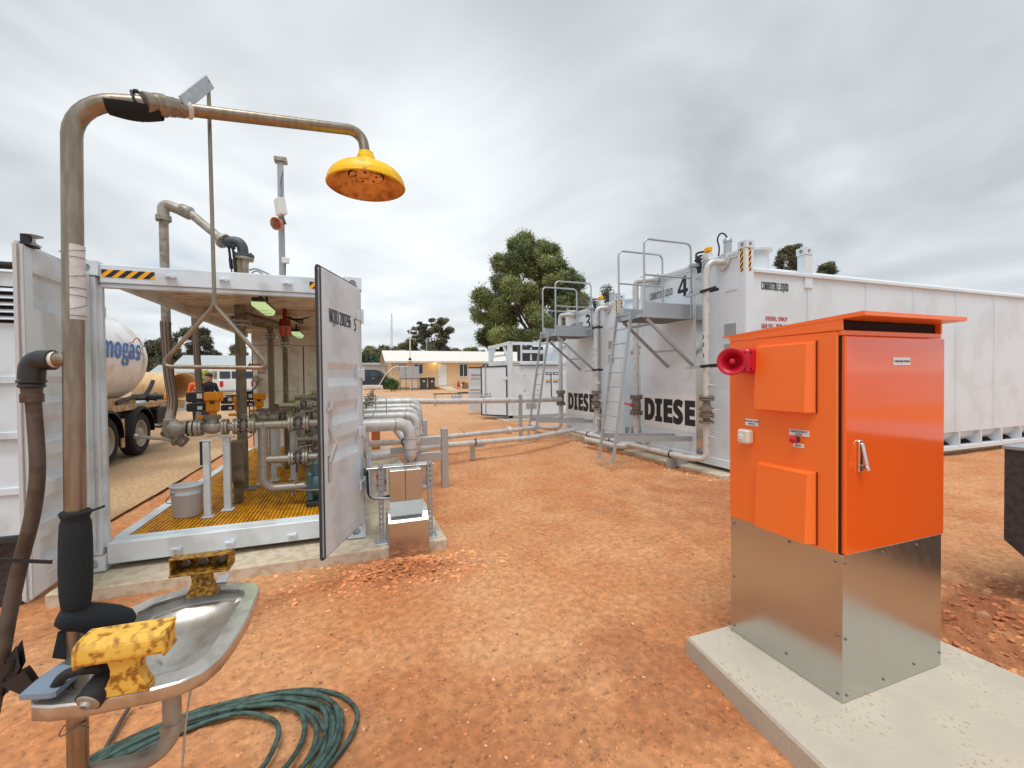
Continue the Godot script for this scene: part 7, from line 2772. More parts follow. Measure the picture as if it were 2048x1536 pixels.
func trees():
	var pine := [lin(0.08, 0.115, 0.05), lin(0.34, 0.37, 0.13)]
	var gum := [lin(0.06, 0.065, 0.04), lin(0.22, 0.21, 0.12)]
	var bush := [lin(0.07, 0.085, 0.035), lin(0.25, 0.24, 0.09)]
	var b := Vector3(23.8816, 1.3625, -57.2808)
	b.y = 0.8
	var cl := crown_clumps(b, 17.5, 5.0, 19.6, 170, 1.15, 11, func(f): return lerpf(0.8, 1.02, f / 0.25) if f < 0.25 else (1.02 - 0.62 * pow((f - 0.25) / 0.75, 1.35)))
	tree("pine_tree", "large dense dark green pine rising behind the tank marked 3", b, cl, 170000, Vector2(0.32, 0.1), pine, -0.25, 0.75, M["bark"], 21)
	b = Vector3(10.0735, 1.5346, -58.0832); b.y = 0.8
	var cc := []
	for q in [[838, 672, 1.0], [848, 652, 1.1], [863, 646, 1.0], [884, 640, 1.0], [893, 655, 1.2], [902, 658, 0.7], [872, 660, 1.2], [852, 668, 1.1], [880, 672, 1.2], [858, 685, 1.3], [872, 690, 1.4], [846, 684, 0.9], [896, 674, 0.6], [866, 700, 1.5], [826, 662, 0.6], [832, 660, 0.7]]:
		cc.append([[q[0], q[1]], q[2]])
	cl = []
	var k := 0
	for q in [Vector3(8.4138, 7.4202, -58.7954), Vector3(9.0608, 8.7461, -58.5818), Vector3(10.0059, 9.1352, -58.2423), Vector3(11.3266, 9.5201, -57.7651), Vector3(11.8741, 8.5138, -57.5467), Vector3(12.4342, 8.3074, -57.3378), Vector3(10.5545, 8.1956, -58.0247), Vector3(9.2943, 7.6767, -58.4773), Vector3(11.0425, 7.39, -57.8316), Vector3(9.6519, 6.5393, -58.3262), Vector3(10.5229, 6.196, -58.0009), Vector3(8.9019, 6.6146, -58.6023), Vector3(12.0418, 7.2453, -57.4628), Vector3(10.1368, 5.5338, -58.1307), Vector3(7.6733, 8.0953, -59.0787), Vector3(8.1772, 8.2895, -58.8975)]:
		k += 1
		var rr: float = [1.0, 1.1, 1.0, 1.0, 1.2, 0.7, 1.2, 1.1, 1.2, 1.3, 1.4, 0.9, 0.6, 1.5, 0.6, 0.7][k - 1] * 0.95
		for e in 5:
			var off := Vector3(rng.randfn(), rng.randfn() * 0.5, rng.randfn()) * rr * 0.55
			var sz := rr * rng.randf_range(0.3, 0.55)
			cl.append([q + off, Vector3(sz, sz * 0.6, sz), rng.randf()])
	tree("gum_tree", "open-crowned gum tree with clumped foliage behind the cream house", b, cl, 24000, Vector2(0.2, 0.08), gum, 0.5, 0.4, M["bark_pale"], 22)
	# mixed bush line
	var line := [[735, 50, 4.4, 6.0, "low dull green tree just right of the container's open door"], [765, 54, 5.4, 7.0, "rounded grey-green tree left of the radio tower"], [800, 56, 4.8, 6.5, "low grey-green tree under the radio tower"], [815, 60, 6.6, 4.5, "taller dark tree just left of the roof pole"], [912, 60, 5.2, 8.0, "broad yellow-green tree behind the house roof"], [950, 62, 5.6, 4.0, "bluish dark conifer near the house's right end"], [968, 58, 4.6, 3.0, "small dull tree beside the cage container"]]
	var n := 0
	for q in [Vector3(1.6159, 1.6591, -52.6634), Vector3(3.4934, 1.6238, -56.2354), Vector3(5.7378, 1.5911, -57.5427), Vector3(7.1188, 1.5615, -61.2968), Vector3(13.3992, 1.4896, -58.994), Vector3(16.3883, 1.4484, -60.0283), Vector3(16.4575, 1.4614, -55.7424)]:
		var d: Array = line[n]
		var bb_: Vector3 = q
		bb_.y = 0.8
		var c2 := crown_clumps(bb_, d[3], 1.2, d[2] - 0.6, 36, 0.62, 300 + n, func(f): return 1.0 - 0.55 * f * f)
		tree("bush_tree", d[4], bb_, c2, 15000, Vector2(0.24, 0.1), bush if n != 5 else pine, 0.3, 0.22, M["bark"], 400 + n)
		n += 1
	line = [[310, 46, 5.5, 4.0, "thin olive tree just right of the tanker's end"], [384, 48, 7.2, 5.5, "dark spreading gum seen between the two hanging hoses"], [412, 50, 4.6, 6.0, "rounded green tree right of the second hose"], [352, 47, 4.0, 5.0, "low dark shrub tree behind the first hose"], [476, 60, 6.0, 2.6, "dark pointed conifer beside the thick upright pipe"]]
	n = 0
	for q in [Vector3(-19.6099, 1.9161, -56.1856), Vector3(-16.6295, 1.8751, -57.223), Vector3(-15.8117, 1.8588, -59.0534), Vector3(-17.906, 1.8931, -56.626), Vector3(-14.8302, 1.8131, -69.3447)]:
		var d: Array = line[n]
		var bb_: Vector3 = q
		bb_.y = 0.8
		var c2 := crown_clumps(bb_, d[3], 1.6, d[2] - 0.4, 34, 0.55, 500 + n, func(f): return 0.9 - 0.5 * f * f)
		tree("bush_tree", d[4], bb_, c2, 15000, Vector2(0.22, 0.09), gum, 0.4, 0.25, M["bark"], 600 + n)
		n += 1
	# gums over the tanks
	line = [[1582, 34, 11.6, 2.2, "feathery gum crown rising over the tank between its lifting posts"], [1652, 40, 11.6, 1.6, "small tree top just above the tank roof"], [1200, 44, 9.9, 7.0, "dull gum behind the tank marked 3, right of the pine"]]
	n = 0
	for q in [Vector3(32.175, 1.364, -24.4167), Vector3(40.8744, 1.2437, -27.6176), Vector3(23.5006, 1.429, -38.2484)]:
		var d: Array = line[n]
		var bb_: Vector3 = q
		bb_.y = 0.6
		var c2 := crown_clumps(bb_, d[3], d[2] - 4.4, d[2] - 0.4, 44, 0.34 if n < 2 else 0.62, 700 + n, func(f): return 1.0 - 0.3 * f)
		tree("gum_tree", d[4], bb_, c2, 14000, Vector2(0.16, 0.06), gum, 0.5, 0.25, M["bark_pale"], 800 + n)
		n += 1
	# shrub by the house corner and dark conifers by the ute
	var sb := Vector3(2.7922, 0.7825, -34.5)
	sb.y = ground_at(sb.x, sb.z)
	var t = thing("round_shrub", "small dense green shrub at the near corner of the cream house", "shrub", sb)
	var c3 := crown_clumps(sb, 0.8, 0.25, 0.75, 12, 0.32, 900, func(f): return 1.0 - 0.3 * f)
	var o := MeshInstance3D.new()
	o.mesh = leaves(c3, 3000, Vector2(0.09, 0.05), [lin(0.03, 0.07, 0.02), lin(0.12, 0.2, 0.05)], 0.0, 901)
	o.material_override = M["leaf"]
	put(o, "foliage", t).set_meta("kind", "stuff")
	var s := st()
	cyl(s, sb - Vector3(0, 0.1, 0), sb + Vector3(0, 0.5, 0), 0.04, 0.02, 6)
	part("stem", s, M["bark"], t)
	n = 0
	for q in [Vector3(2.4318, 1.6566, -50.234), Vector3(1.7585, 1.6643, -50.4809)]:
		var bb_: Vector3 = q
		bb_.y = 0.85
		var c2 := crown_clumps(bb_, 2.6, 0.3, 2.9, 14, 0.5, 920 + n, func(f): return 1.0 - 0.85 * f)
		tree("small_conifer", ["small dark blue-green conifer behind the parked ute", "low dark conifer at the container door's edge behind the ute"][n], bb_, c2, 4000, Vector2(0.26, 0.1), [lin(0.03, 0.06, 0.04), lin(0.08, 0.13, 0.08)], 0.0, 0.08, M["bark"], 930 + n)
		n += 1

# ---------------------------------------------------------------- road tanker
func wheel(parent, c: Vector3, ax: Vector3, r: float, w: float):
	var s := st()
	lathe(s, c - ax * w, ax, [Vector2(r * 0.6, 0), Vector2(r * 0.9, 0.0), Vector2(r, w * 0.14), Vector2(r, w * 0.86), Vector2(r * 0.9, w), Vector2(r * 0.68, w * 1.0), Vector2(r * 0.62, w * 0.92)], 36, true)
	var g = part("wheel", s, M["tyre"], parent)
	s = st()
	lathe(s, c - ax * w * 0.2, ax, [Vector2(r * 0.63, w * 0.14), Vector2(r * 0.6, w * 0.18), Vector2(r * 0.56, 0.02), Vector2(r * 0.5, -0.08), Vector2(r * 0.3, -0.1), Vector2(r * 0.28, 0.02), Vector2(r * 0.2, 0.06), Vector2(0, 0.065)], 28)
	for k in 10:
		var a := TAU * k / 10
		var p := c - ax * (w * 0.2 + 0.1) + (side_of(ax) * cos(a) + ax.cross(side_of(ax)) * sin(a)) * r * 0.38
		cyl(s, p, p + ax * 0.05, 0.02, -1, 6)
	part("rim", s, M["rim"], g)

func tanker():
	var zr := -13.9
	var cx := -5.9
	var cy := 2.38
	var R := 1.08
	var t = thing("fuel_tanker", "white road tanker trailer lettered mogas, seen through the open container", "tanker trailer", Vector3(cx, 0.05, -10.0))
	var s := st()
	lathe(s, Vector3(cx, cy, -3.5), Vector3(0, 0, -1), [Vector2(0, 0), Vector2(R * 0.8, 0.12), Vector2(R, 0.45), Vector2(R, 9.75), Vector2(R * 0.97, 10.0), Vector2(R * 0.86, 10.22), Vector2(R * 0.6, 10.36), Vector2(0, 10.42)], 48)
	part("tank_shell", s, M["tanker_white"], t)
	s = st()
	for z in [-13.2]:
		lathe(s, Vector3(cx, cy, z), Vector3(0, 0, -1), [Vector2(R + 0.001, 0), Vector2(R + 0.012, 0.0), Vector2(R + 0.012, 0.03), Vector2(R + 0.001, 0.03)], 48, true)
	part("weld_band", s, M["tanker_white"], t)
	s = st()
	bb(s, cx - 0.4, cx + 0.5, cy + R - 0.12, cy + R + 0.14, -12.9, -4.0, 0.02)
	part("roof_coaming", s, M["cream"], t)
	words(t, "lettering", "mogas", Vector3(-4.805, 2.4524, -12.1234), Vector3(0, 0, -1), Vector3.RIGHT, 0.46, M["ink_blue"], 1.7213)
	s = st()
	sweep(s, smooth_path([Vector3(-4.8, 2.7211, -12.4264), Vector3(-4.8, 2.7576, -12.5981), Vector3(-4.8, 2.8504, -12.7278), Vector3(-4.8, 2.8516, -12.8814), Vector3(-4.8, 2.7878, -12.9827)]), 0.012, 5)
	sweep(s, smooth_path([Vector3(-4.8, 2.5923, -12.9457), Vector3(-4.8, 2.5227, -12.9947), Vector3(-4.8, 2.4904, -13.0731)]), 0.01, 5)
	part("emblem", s, M["ink_red"], t)
	s = st()
	sweep(s, smooth_path([Vector3(-4.799, 2.7876, -12.98), Vector3(-4.799, 2.7104, -13.0825), Vector3(-4.799, 2.7201, -13.2192), Vector3(-4.799, 2.6615, -13.0798), Vector3(-4.799, 2.5937, -12.9694)]), 0.009, 5)
	part("emblem", s, M["ink_grey"], t)
	# chassis, deck rail
	s = st()
	bb(s, -4.98, -4.86, 1.17, 1.3, -15.2, -3.6, 0.01)
	part("side_rail", s, M["tan_rail"], t)
	s = st()
	bb(s, -6.9, -5.0, 1.02, 1.16, -14.6, -3.6)
	bb(s, -6.6, -5.4, 0.6, 1.02, -14.2, -4.0)
	part("chassis", s, M["black"], t)
	s = st()
	lathe(s, Vector3(cx, cy, -3.6), Vector3(0, 0, -1), [Vector2(R * 0.7, 0), Vector2(R * 0.7, 9.4)], 20)
	bb(s, cx - 0.7, cx + 0.9, 1.16, 1.45, -13.2, -4.0)
	part("saddle", s, M["tan_rail"], t)
	s = st()
	sweep(s, smooth_path([Vector3(-5.0, 1.35, -12.2), Vector3(-4.98, 1.45, -13.0), Vector3(-4.95, 1.4304, -13.4224), Vector3(-4.95, 1.6091, -13.8035), Vector3(-4.95, 1.8407, -14.0571)]), 0.05, 8)
	part("vapour_pipe", s, M["slate_box"], t)
	for z in [-11.42, -13.0, -8.0, -6.6]:
		wheel(t, Vector3(-4.82, 0.58, z), Vector3.RIGHT, 0.52, 0.3)
		s = st()
		sg += 1
		s.set_smooth_group(sg)
		for i in 12:
			var a0 := PI * (-0.02 + 1.04 * i / 12.0)
			var a1 := PI * (-0.02 + 1.04 * (i + 1) / 12.0)
			var e := func(a, x, rr): return Vector3(x, 0.62 + sin(a) * rr, z - cos(a) * rr)
			fan(s, [e.call(a0, -5.2, 0.62), e.call(a1, -5.2, 0.62), e.call(a1, -4.78, 0.62), e.call(a0, -4.78, 0.62)], Vector3(-5, 0.5, z))
			fan(s, [e.call(a0, -4.78, 0.62), e.call(a1, -4.78, 0.62), e.call(a1, -4.76, 0.56), e.call(a0, -4.76, 0.56)], Vector3(-6, 0.5, z))
		part("mudguard", s, M["rubber"], t)
	s = st()
	bb(s, -4.9, -4.87, 0.35, 1.0, -12.28, -12.14)
	part("mud_flap", s, M["tan_rail"], t)
	s = st()
	bb(s, -5.3, -4.85, 0.72, 1.12, -15.1, -14.0, 0.02)
	var bx = part("rear_box", s, M["black"], t)
	s = st()
	bb(s, -4.85, -4.83, 0.85, 1.08, -15.08, -14.9)
	part("reflector", s, M["actuator"], bx)
	# valves on the deck
	s = st()
	for z in [-14.0, -14.5]:
		cyl(s, Vector3(-5.4, 1.42, z), Vector3(-4.95, 1.4, z - 0.2), 0.09, 0.07, 12)
		ring_flange(s, Vector3(-5.1, 1.41, z - 0.12), Vector3(1, 0, -0.3), 0.12, 0.04, 6)
	part("deck_valve", s, M["black_plastic"], t)
	s = st()
	box(s, Vector3(-4.95, 1.4, -15.0), Vector3(0.14, 0.2, 0.16), 0.03)
	part("cap", s, M["actuator"], t)
	# the cab-end tank behind: open beige pipe on a pale trailer
	t = thing("beige_pipe", "big beige pipe with an open flared mouth behind the first hose", "pipe", Vector3(-5.9117, 1.6936, -18.1413))
	var m0 := Vector3(-5.3294, 1.6426, -17.501)
	var m1 := Vector3(-6.7335, 1.7325, -18.8692)
	s = st()
	var pd := (m0 - m1).normalized()
	lathe(s, m1 - pd * 0.6, pd, [Vector2(0.42, 0), Vector2(0.42, m0.distance_to(m1) + 0.35), Vector2(0.47, m0.distance_to(m1) + 0.6), Vector2(0.44, m0.distance_to(m1) + 0.6), Vector2(0.38, m0.distance_to(m1) + 0.3), Vector2(0.36, 0.2), Vector2(0, 0.2)], 32)
	part("barrel", s, M["tan"], t)
	s = st()
	for f in [0.2, 0.8]:
		var p := m1.lerp(m0, f)
		bb(s, p.x - 0.1, p.x + 0.1, p.y - 0.75, p.y - 0.36, p.z - 0.4, p.z + 0.4)
	part("cradle", s, M["tan_rail"], t)
	t = thing("pale_trailer", "pale blue trailer deck under the beige pipe", "trailer", Vector3(m0.x, 0.2, m0.z))
	s = st()
	var dk := Vector3(-6.572, 1.2265, -19.4402)
	bb(s, dk.x - 2.2, dk.x + 0.55, 0.72, 1.12, dk.z - 0.7, dk.z + 0.7, 0.02)
	part("deck", s, M["pale_blue"], t)
	for q in [-1.8, -0.9, 0.1]:
		wheel(t, Vector3(dk.x + q, 0.52, dk.z + 0.75), Vector3(0, 0, 1), 0.42, 0.24)
	s = st()
	cyl(s, Vector3(dk.x + 0.45, 1.12, dk.z + 0.4), Vector3(dk.x + 0.45, 1.5, dk.z + 0.4), 0.09, -1, 10)
	part("post", s, M["plate"], t)

# ---------------------------------------------------------------- people
func body(bones: Array, cell: float) -> SurfaceTool:
	var lo := Vector3.INF
	var hi := -Vector3.INF
	for b in bones:
		for q in [b[0], b[1]]:
			lo = lo.min(q - Vector3.ONE * 0.28)
			hi = hi.max(q + Vector3.ONE * 0.28)
	var nx := int((hi.x - lo.x) / cell) + 2
	var ny := int((hi.y - lo.y) / cell) + 2
	var nz := int((hi.z - lo.z) / cell) + 2
	var f := PackedFloat32Array(); f.resize(nx * ny * nz); f.fill(1.0)
	var own_ := PackedInt32Array(); own_.resize(nx * ny * nz)
	for bi in bones.size():
		var b: Array = bones[bi]
		var a: Vector3 = b[0]
		var e: Vector3 = b[1]
		var ab := e - a
		var l2 := maxf(ab.length_squared(), 1e-6)
		var m := maxf(b[2], b[3]) + 0.09
		var c0 := ((a.min(e) - Vector3.ONE * m - lo) / cell).floor()
		var c1 := ((a.max(e) + Vector3.ONE * m - lo) / cell).ceil()
		for k in range(maxi(int(c0.z), 0), mini(int(c1.z), nz)):
			for j in range(maxi(int(c0.y), 0), mini(int(c1.y), ny)):
				for i in range(maxi(int(c0.x), 0), mini(int(c1.x), nx)):
					var p := lo + Vector3(i, j, k) * cell
					var t := clampf((p - a).dot(ab) / l2, 0, 1)
					var d: float = p.distance_to(a + ab * t) - lerpf(b[2], b[3], t)
					var ix := (k * ny + j) * nx + i
					var g := f[ix]
					if d < g: own_[ix] = bi
					var h := clampf(0.5 + 0.5 * (g - d) / 0.045, 0, 1)
					f[ix] = lerpf(g, d, h) - 0.045 * h * (1 - h)
	var vid := {}
	var s := st()
	sg += 1
	var vert := func(i, j, k):
		var sum := Vector3.ZERO
		var cnt := 0
		var best := 9.0
		var who := 0
		for e in [[0,0,0,1,0,0],[0,1,0,1,1,0],[0,0,1,1,0,1],[0,1,1,1,1,1],[0,0,0,0,1,0],[1,0,0,1,1,0],[0,0,1,0,1,1],[1,0,1,1,1,1],[0,0,0,0,0,1],[1,0,0,1,0,1],[0,1,0,0,1,1],[1,1,0,1,1,1]]:
			var ia: int = ((k + e[2]) * ny + j + e[1]) * nx + i + e[0]
			var ib: int = ((k + e[5]) * ny + j + e[4]) * nx + i + e[3]
			if absf(f[ia]) < best: best = absf(f[ia]); who = own_[ia]
			if (f[ia] < 0) != (f[ib] < 0):
				var u: float = f[ia] / (f[ia] - f[ib])
				sum += Vector3(i + e[0], j + e[1], k + e[2]).lerp(Vector3(i + e[3], j + e[4], k + e[5]), u)
				cnt += 1
		return [lo + sum / maxi(cnt, 1) * cell, who]
	for k in range(1, nz - 1):
		for j in range(1, ny - 1):
			for i in range(1, nx - 1):
				var ia := (k * ny + j) * nx + i
				for ax in 3:
					var ib: int = ia + [1, nx, nx * ny][ax]
					if (f[ia] < 0) == (f[ib] < 0): continue
					var q := []
					for o in ([[0,0,0],[0,-1,0],[0,-1,-1],[0,0,-1]] if ax == 0 else ([[0,0,0],[-1,0,0],[-1,0,-1],[0,0,-1]] if ax == 1 else [[0,0,0],[-1,0,0],[-1,-1,0],[0,-1,0]])):
						var key := Vector3i(i + o[0], j + o[1], k + o[2])
						if not vid.has(key): vid[key] = vert.call(key.x, key.y, key.z)
						q.append(vid[key])
					var inside := lo + Vector3(i, j, k) * cell
					if f[ib] < 0: inside[ax] += cell
					s.set_smooth_group(sg)
					s.set_color(bones[q[0][1]][4])
					fan(s, [q[0][0], q[1][0], q[2][0], q[3][0]], inside)
	return s

func person(label: String, at: Vector3, turn: float, shirt: Color, trousers: Color, cap: bool, reach: bool):
	var o = own("person", label, "person", at, turn, "")
	var skin := c8(196, 142, 116).srgb_to_linear()
	var sh := shirt.srgb_to_linear()
	var tr := trousers.srgb_to_linear()
	var bt := c8(70, 56, 44).srgb_to_linear()
	var B := []
	for x in [-1.0, 1.0]:
		B.append([Vector3(0.09 * x, 0.92, 0), Vector3(0.11 * x, 0.5, 0.03), 0.095, 0.065, tr])
		B.append([Vector3(0.11 * x, 0.5, 0.03), Vector3(0.12 * x, 0.1, -0.02), 0.065, 0.045, tr])
		B.append([Vector3(0.12 * x, 0.05, -0.04), Vector3(0.13 * x, 0.04, 0.14), 0.05, 0.042, bt])
		var hand := Vector3(0.27 * x, 0.9, 0.08)
		var elbow := Vector3(0.25 * x, 1.14, -0.02)
		if reach:
			hand = Vector3(0.16 * x, 1.04, 0.42)
			elbow = Vector3(0.24 * x, 1.12, 0.1)
		B.append([Vector3(0.19 * x, 1.42, 0), elbow, 0.062, 0.05, sh])
		B.append([elbow, hand, 0.046, 0.033, sh if not reach else skin])
		B.append([hand, hand + (hand - elbow).normalized() * 0.09, 0.036, 0.03, skin])
		for k in 4:
			var d := (hand - elbow).normalized()
			var sd := d.cross(Vector3.UP).normalized()
			B.append([hand + d * 0.08 + sd * (k - 1.5) * 0.02, hand + d * (0.16 - absf(k - 1.5) * 0.015) + sd * (k - 1.5) * 0.02 + Vector3(0, -0.02, 0), 0.012, 0.009, skin])
	B.append([Vector3(0, 0.95, 0), Vector3(0, 1.15, 0.0), 0.135, 0.13, sh])
	B.append([Vector3(0, 1.15, 0), Vector3(0, 1.38, 0), 0.13, 0.15, sh])
	B.append([Vector3(-0.13, 1.4, 0), Vector3(0.13, 1.4, 0), 0.075, 0.075, sh])
	B.append([Vector3(0, 1.45, 0), Vector3(0, 1.54, 0.02), 0.055, 0.05, skin])
	B.append([Vector3(0, 1.6, 0.04), Vector3(0, 1.68, 0.02), 0.078, 0.092, skin])
	B.append([Vector3(0, 1.625, 0.1), Vector3(0, 1.61, 0.125), 0.016, 0.014, skin])
	for x in [-1.0, 1.0]:
		B.append([Vector3(0.088 * x, 1.64, 0.02), Vector3(0.092 * x, 1.62, 0.015), 0.02, 0.016, skin])
	var s := body(B, 0.026)
	s.index()
	var bd = part("body", s, M["stone"], o)
	s = st()
	for x in [-0.032, 0.032]:
		lathe(s, Vector3(x, 1.655, 0.108), Vector3(0, 0, 1), [Vector2(0.011, 0), Vector2(0.008, 0.006), Vector2(0, 0.008)], 8)
	box(s, Vector3(0, 1.575, 0.118), Vector3(0.045, 0.008, 0.01))
	part("eyes_and_mouth", s, M["hair"], o)
	s = st()
	lathe(s, Vector3(0, 1.685, 0.015), Vector3.UP, [Vector2(0.102, 0), Vector2(0.1, 0.03), Vector2(0.075, 0.075), Vector2(0, 0.095)], 16)
	if cap:
		prism(s, [Vector2(-0.07, 0.08), Vector2(0.07, 0.08), Vector2(0.06, 0.17), Vector2(0, 0.19), Vector2(-0.06, 0.17)], Vector3(0, 1.695, 0.0), Vector3.RIGHT, Vector3(0, -0.12, 1).normalized(), Vector3(0, 0.01, 0))
	part("cap" if cap else "hair", s, M["hair"], o)
	if not reach:
		s = st()
		for y in [1.12, 1.3]:
			lathe(s, Vector3(0, y, 0), Vector3.UP, [Vector2(0.148, -0.02), Vector2(0.15, -0.02), Vector2(0.152, 0.02), Vector2(0.148, 0.02)], 20)
		part("reflective_band", s, M["plate"], o)
	return o

# ---------------------------------------------------------------- vehicles far off
func ute(label: String, at: Vector3, turn: float, paint, called := "parked_ute", canopy := false):
	# nose towards +x, 5.3 m long
	var o = own(called, label, "ute", at, turn)
	var s := st()
	var prof := [Vector2(-2.6, 0.5), Vector2(-2.62, 1.08), Vector2(-2.5, 1.12), Vector2(-0.75, 1.12), Vector2(0.75, 1.14), Vector2(1.4, 1.1), Vector2(2.3, 1.0), Vector2(2.55, 0.86), Vector2(2.6, 0.5), Vector2(2.2, 0.4), Vector2(-2.2, 0.42)]
	prism(s, prof, Vector3(0, 0, -0.9), Vector3.RIGHT, Vector3.UP, Vector3(0, 0, 1.8))
	part("lower_body", s, paint, o)
	s = st()
	var cab := [Vector2(-0.9, 1.12), Vector2(-0.75, 1.72), Vector2(-0.5, 1.8), Vector2(0.5, 1.8), Vector2(0.75, 1.74), Vector2(1.4, 1.11)]
	if canopy:
		cab = [Vector2(-2.55, 1.12), Vector2(-2.45, 1.78), Vector2(-2.3, 1.84), Vector2(0.5, 1.84), Vector2(0.75, 1.76), Vector2(1.4, 1.11)]
	prism(s, cab, Vector3(0, 0, -0.78), Vector3.RIGHT, Vector3.UP, Vector3(0, 0, 1.56))
	part("cab", s, paint, o)
	for z in [-1.0, 1.0]:
		for w in [[-0.72, -0.1, 0.0], [0.0, 0.95, 1.0]]:
			s = st()
			var q := [Vector2(w[0], 1.18), Vector2(w[1], 1.18), Vector2(w[1] - 0.35 * w[2], 1.68), Vector2(w[0] + 0.03, 1.68)]
			prism(s, q, Vector3(0, 0, z * 0.781), Vector3.RIGHT, Vector3.UP, Vector3(0, 0, z * 0.01))
			part("side_window", s, M["window_glass"], o)
		for x in [-1.55, 1.65]:
			wheel(o, Vector3(x, 0.38, z * 0.92), Vector3(0, 0, z), 0.38, 0.24)
			s = st()
			lathe(s, Vector3(x, 0.42, z * 0.9), Vector3(0, 0, z), [Vector2(0.47, 0), Vector2(0.47, 0.012), Vector2(0.0, 0.012)], 20, true)
			part("wheel_arch", s, M["black"], o)
		s = st()
		box(s, Vector3(0.85, 1.2, z * 1.0), Vector3(0.12, 0.16, 0.18), 0.03)
		part("mirror", s, paint, o)
		for x in [-0.2, 0.75]:
			s = st()
			box(s, Vector3(x - 0.35, 1.02, z * 0.905), Vector3(0.2, 0.035, 0.02), 0.005)
			part("door_handle", s, M["chrome"], o)
	s = st()
	for z in [-0.6, 0.0, 0.6]:
		bb(s, -2.56 if canopy else -0.9, -2.53 if canopy else -0.87, 1.2, 1.62, z - 0.26, z + 0.26)
	part("rear_window", s, M["window_glass"], o)
	for z in [-0.78, 0.78]:
		s = st()
		box(s, Vector3(-2.62, 0.9, z), Vector3(0.06, 0.34, 0.16), 0.02)
		part("tail_light", s, M["red"], o)
		s = st()
		box(s, Vector3(2.5, 0.86, z * 0.95), Vector3(0.16, 0.16, 0.3), 0.03)
		part("headlight", s, M["plate"], o)
	s = st()
	box(s, Vector3(-2.68, 0.52, 0), Vector3(0.12, 0.14, 1.7), 0.03)
	part("bumper", s, M["galv_old"], o)
	return o

# ---------------------------------------------------------------- house and sheds
func window_(parent, x0, x1, y0, y1, z):
	var s := st()
	bb(s, x0 - 0.06, x1 + 0.06, y0 - 0.06, y1 + 0.06, z, z + 0.05)
	var w = part("window", s, M["plate"], parent)
	s = st()
	bb(s, x0, (x0 + x1) / 2 - 0.03, y0, y1, z + 0.05, z + 0.056)
	part("pane", s, M["window_glass"], w)
	s = st()
	bb(s, (x0 + x1) / 2 + 0.03, x1, y0, y1, z + 0.05, z + 0.056)
	part("pane", s, M["window_glass"], w)

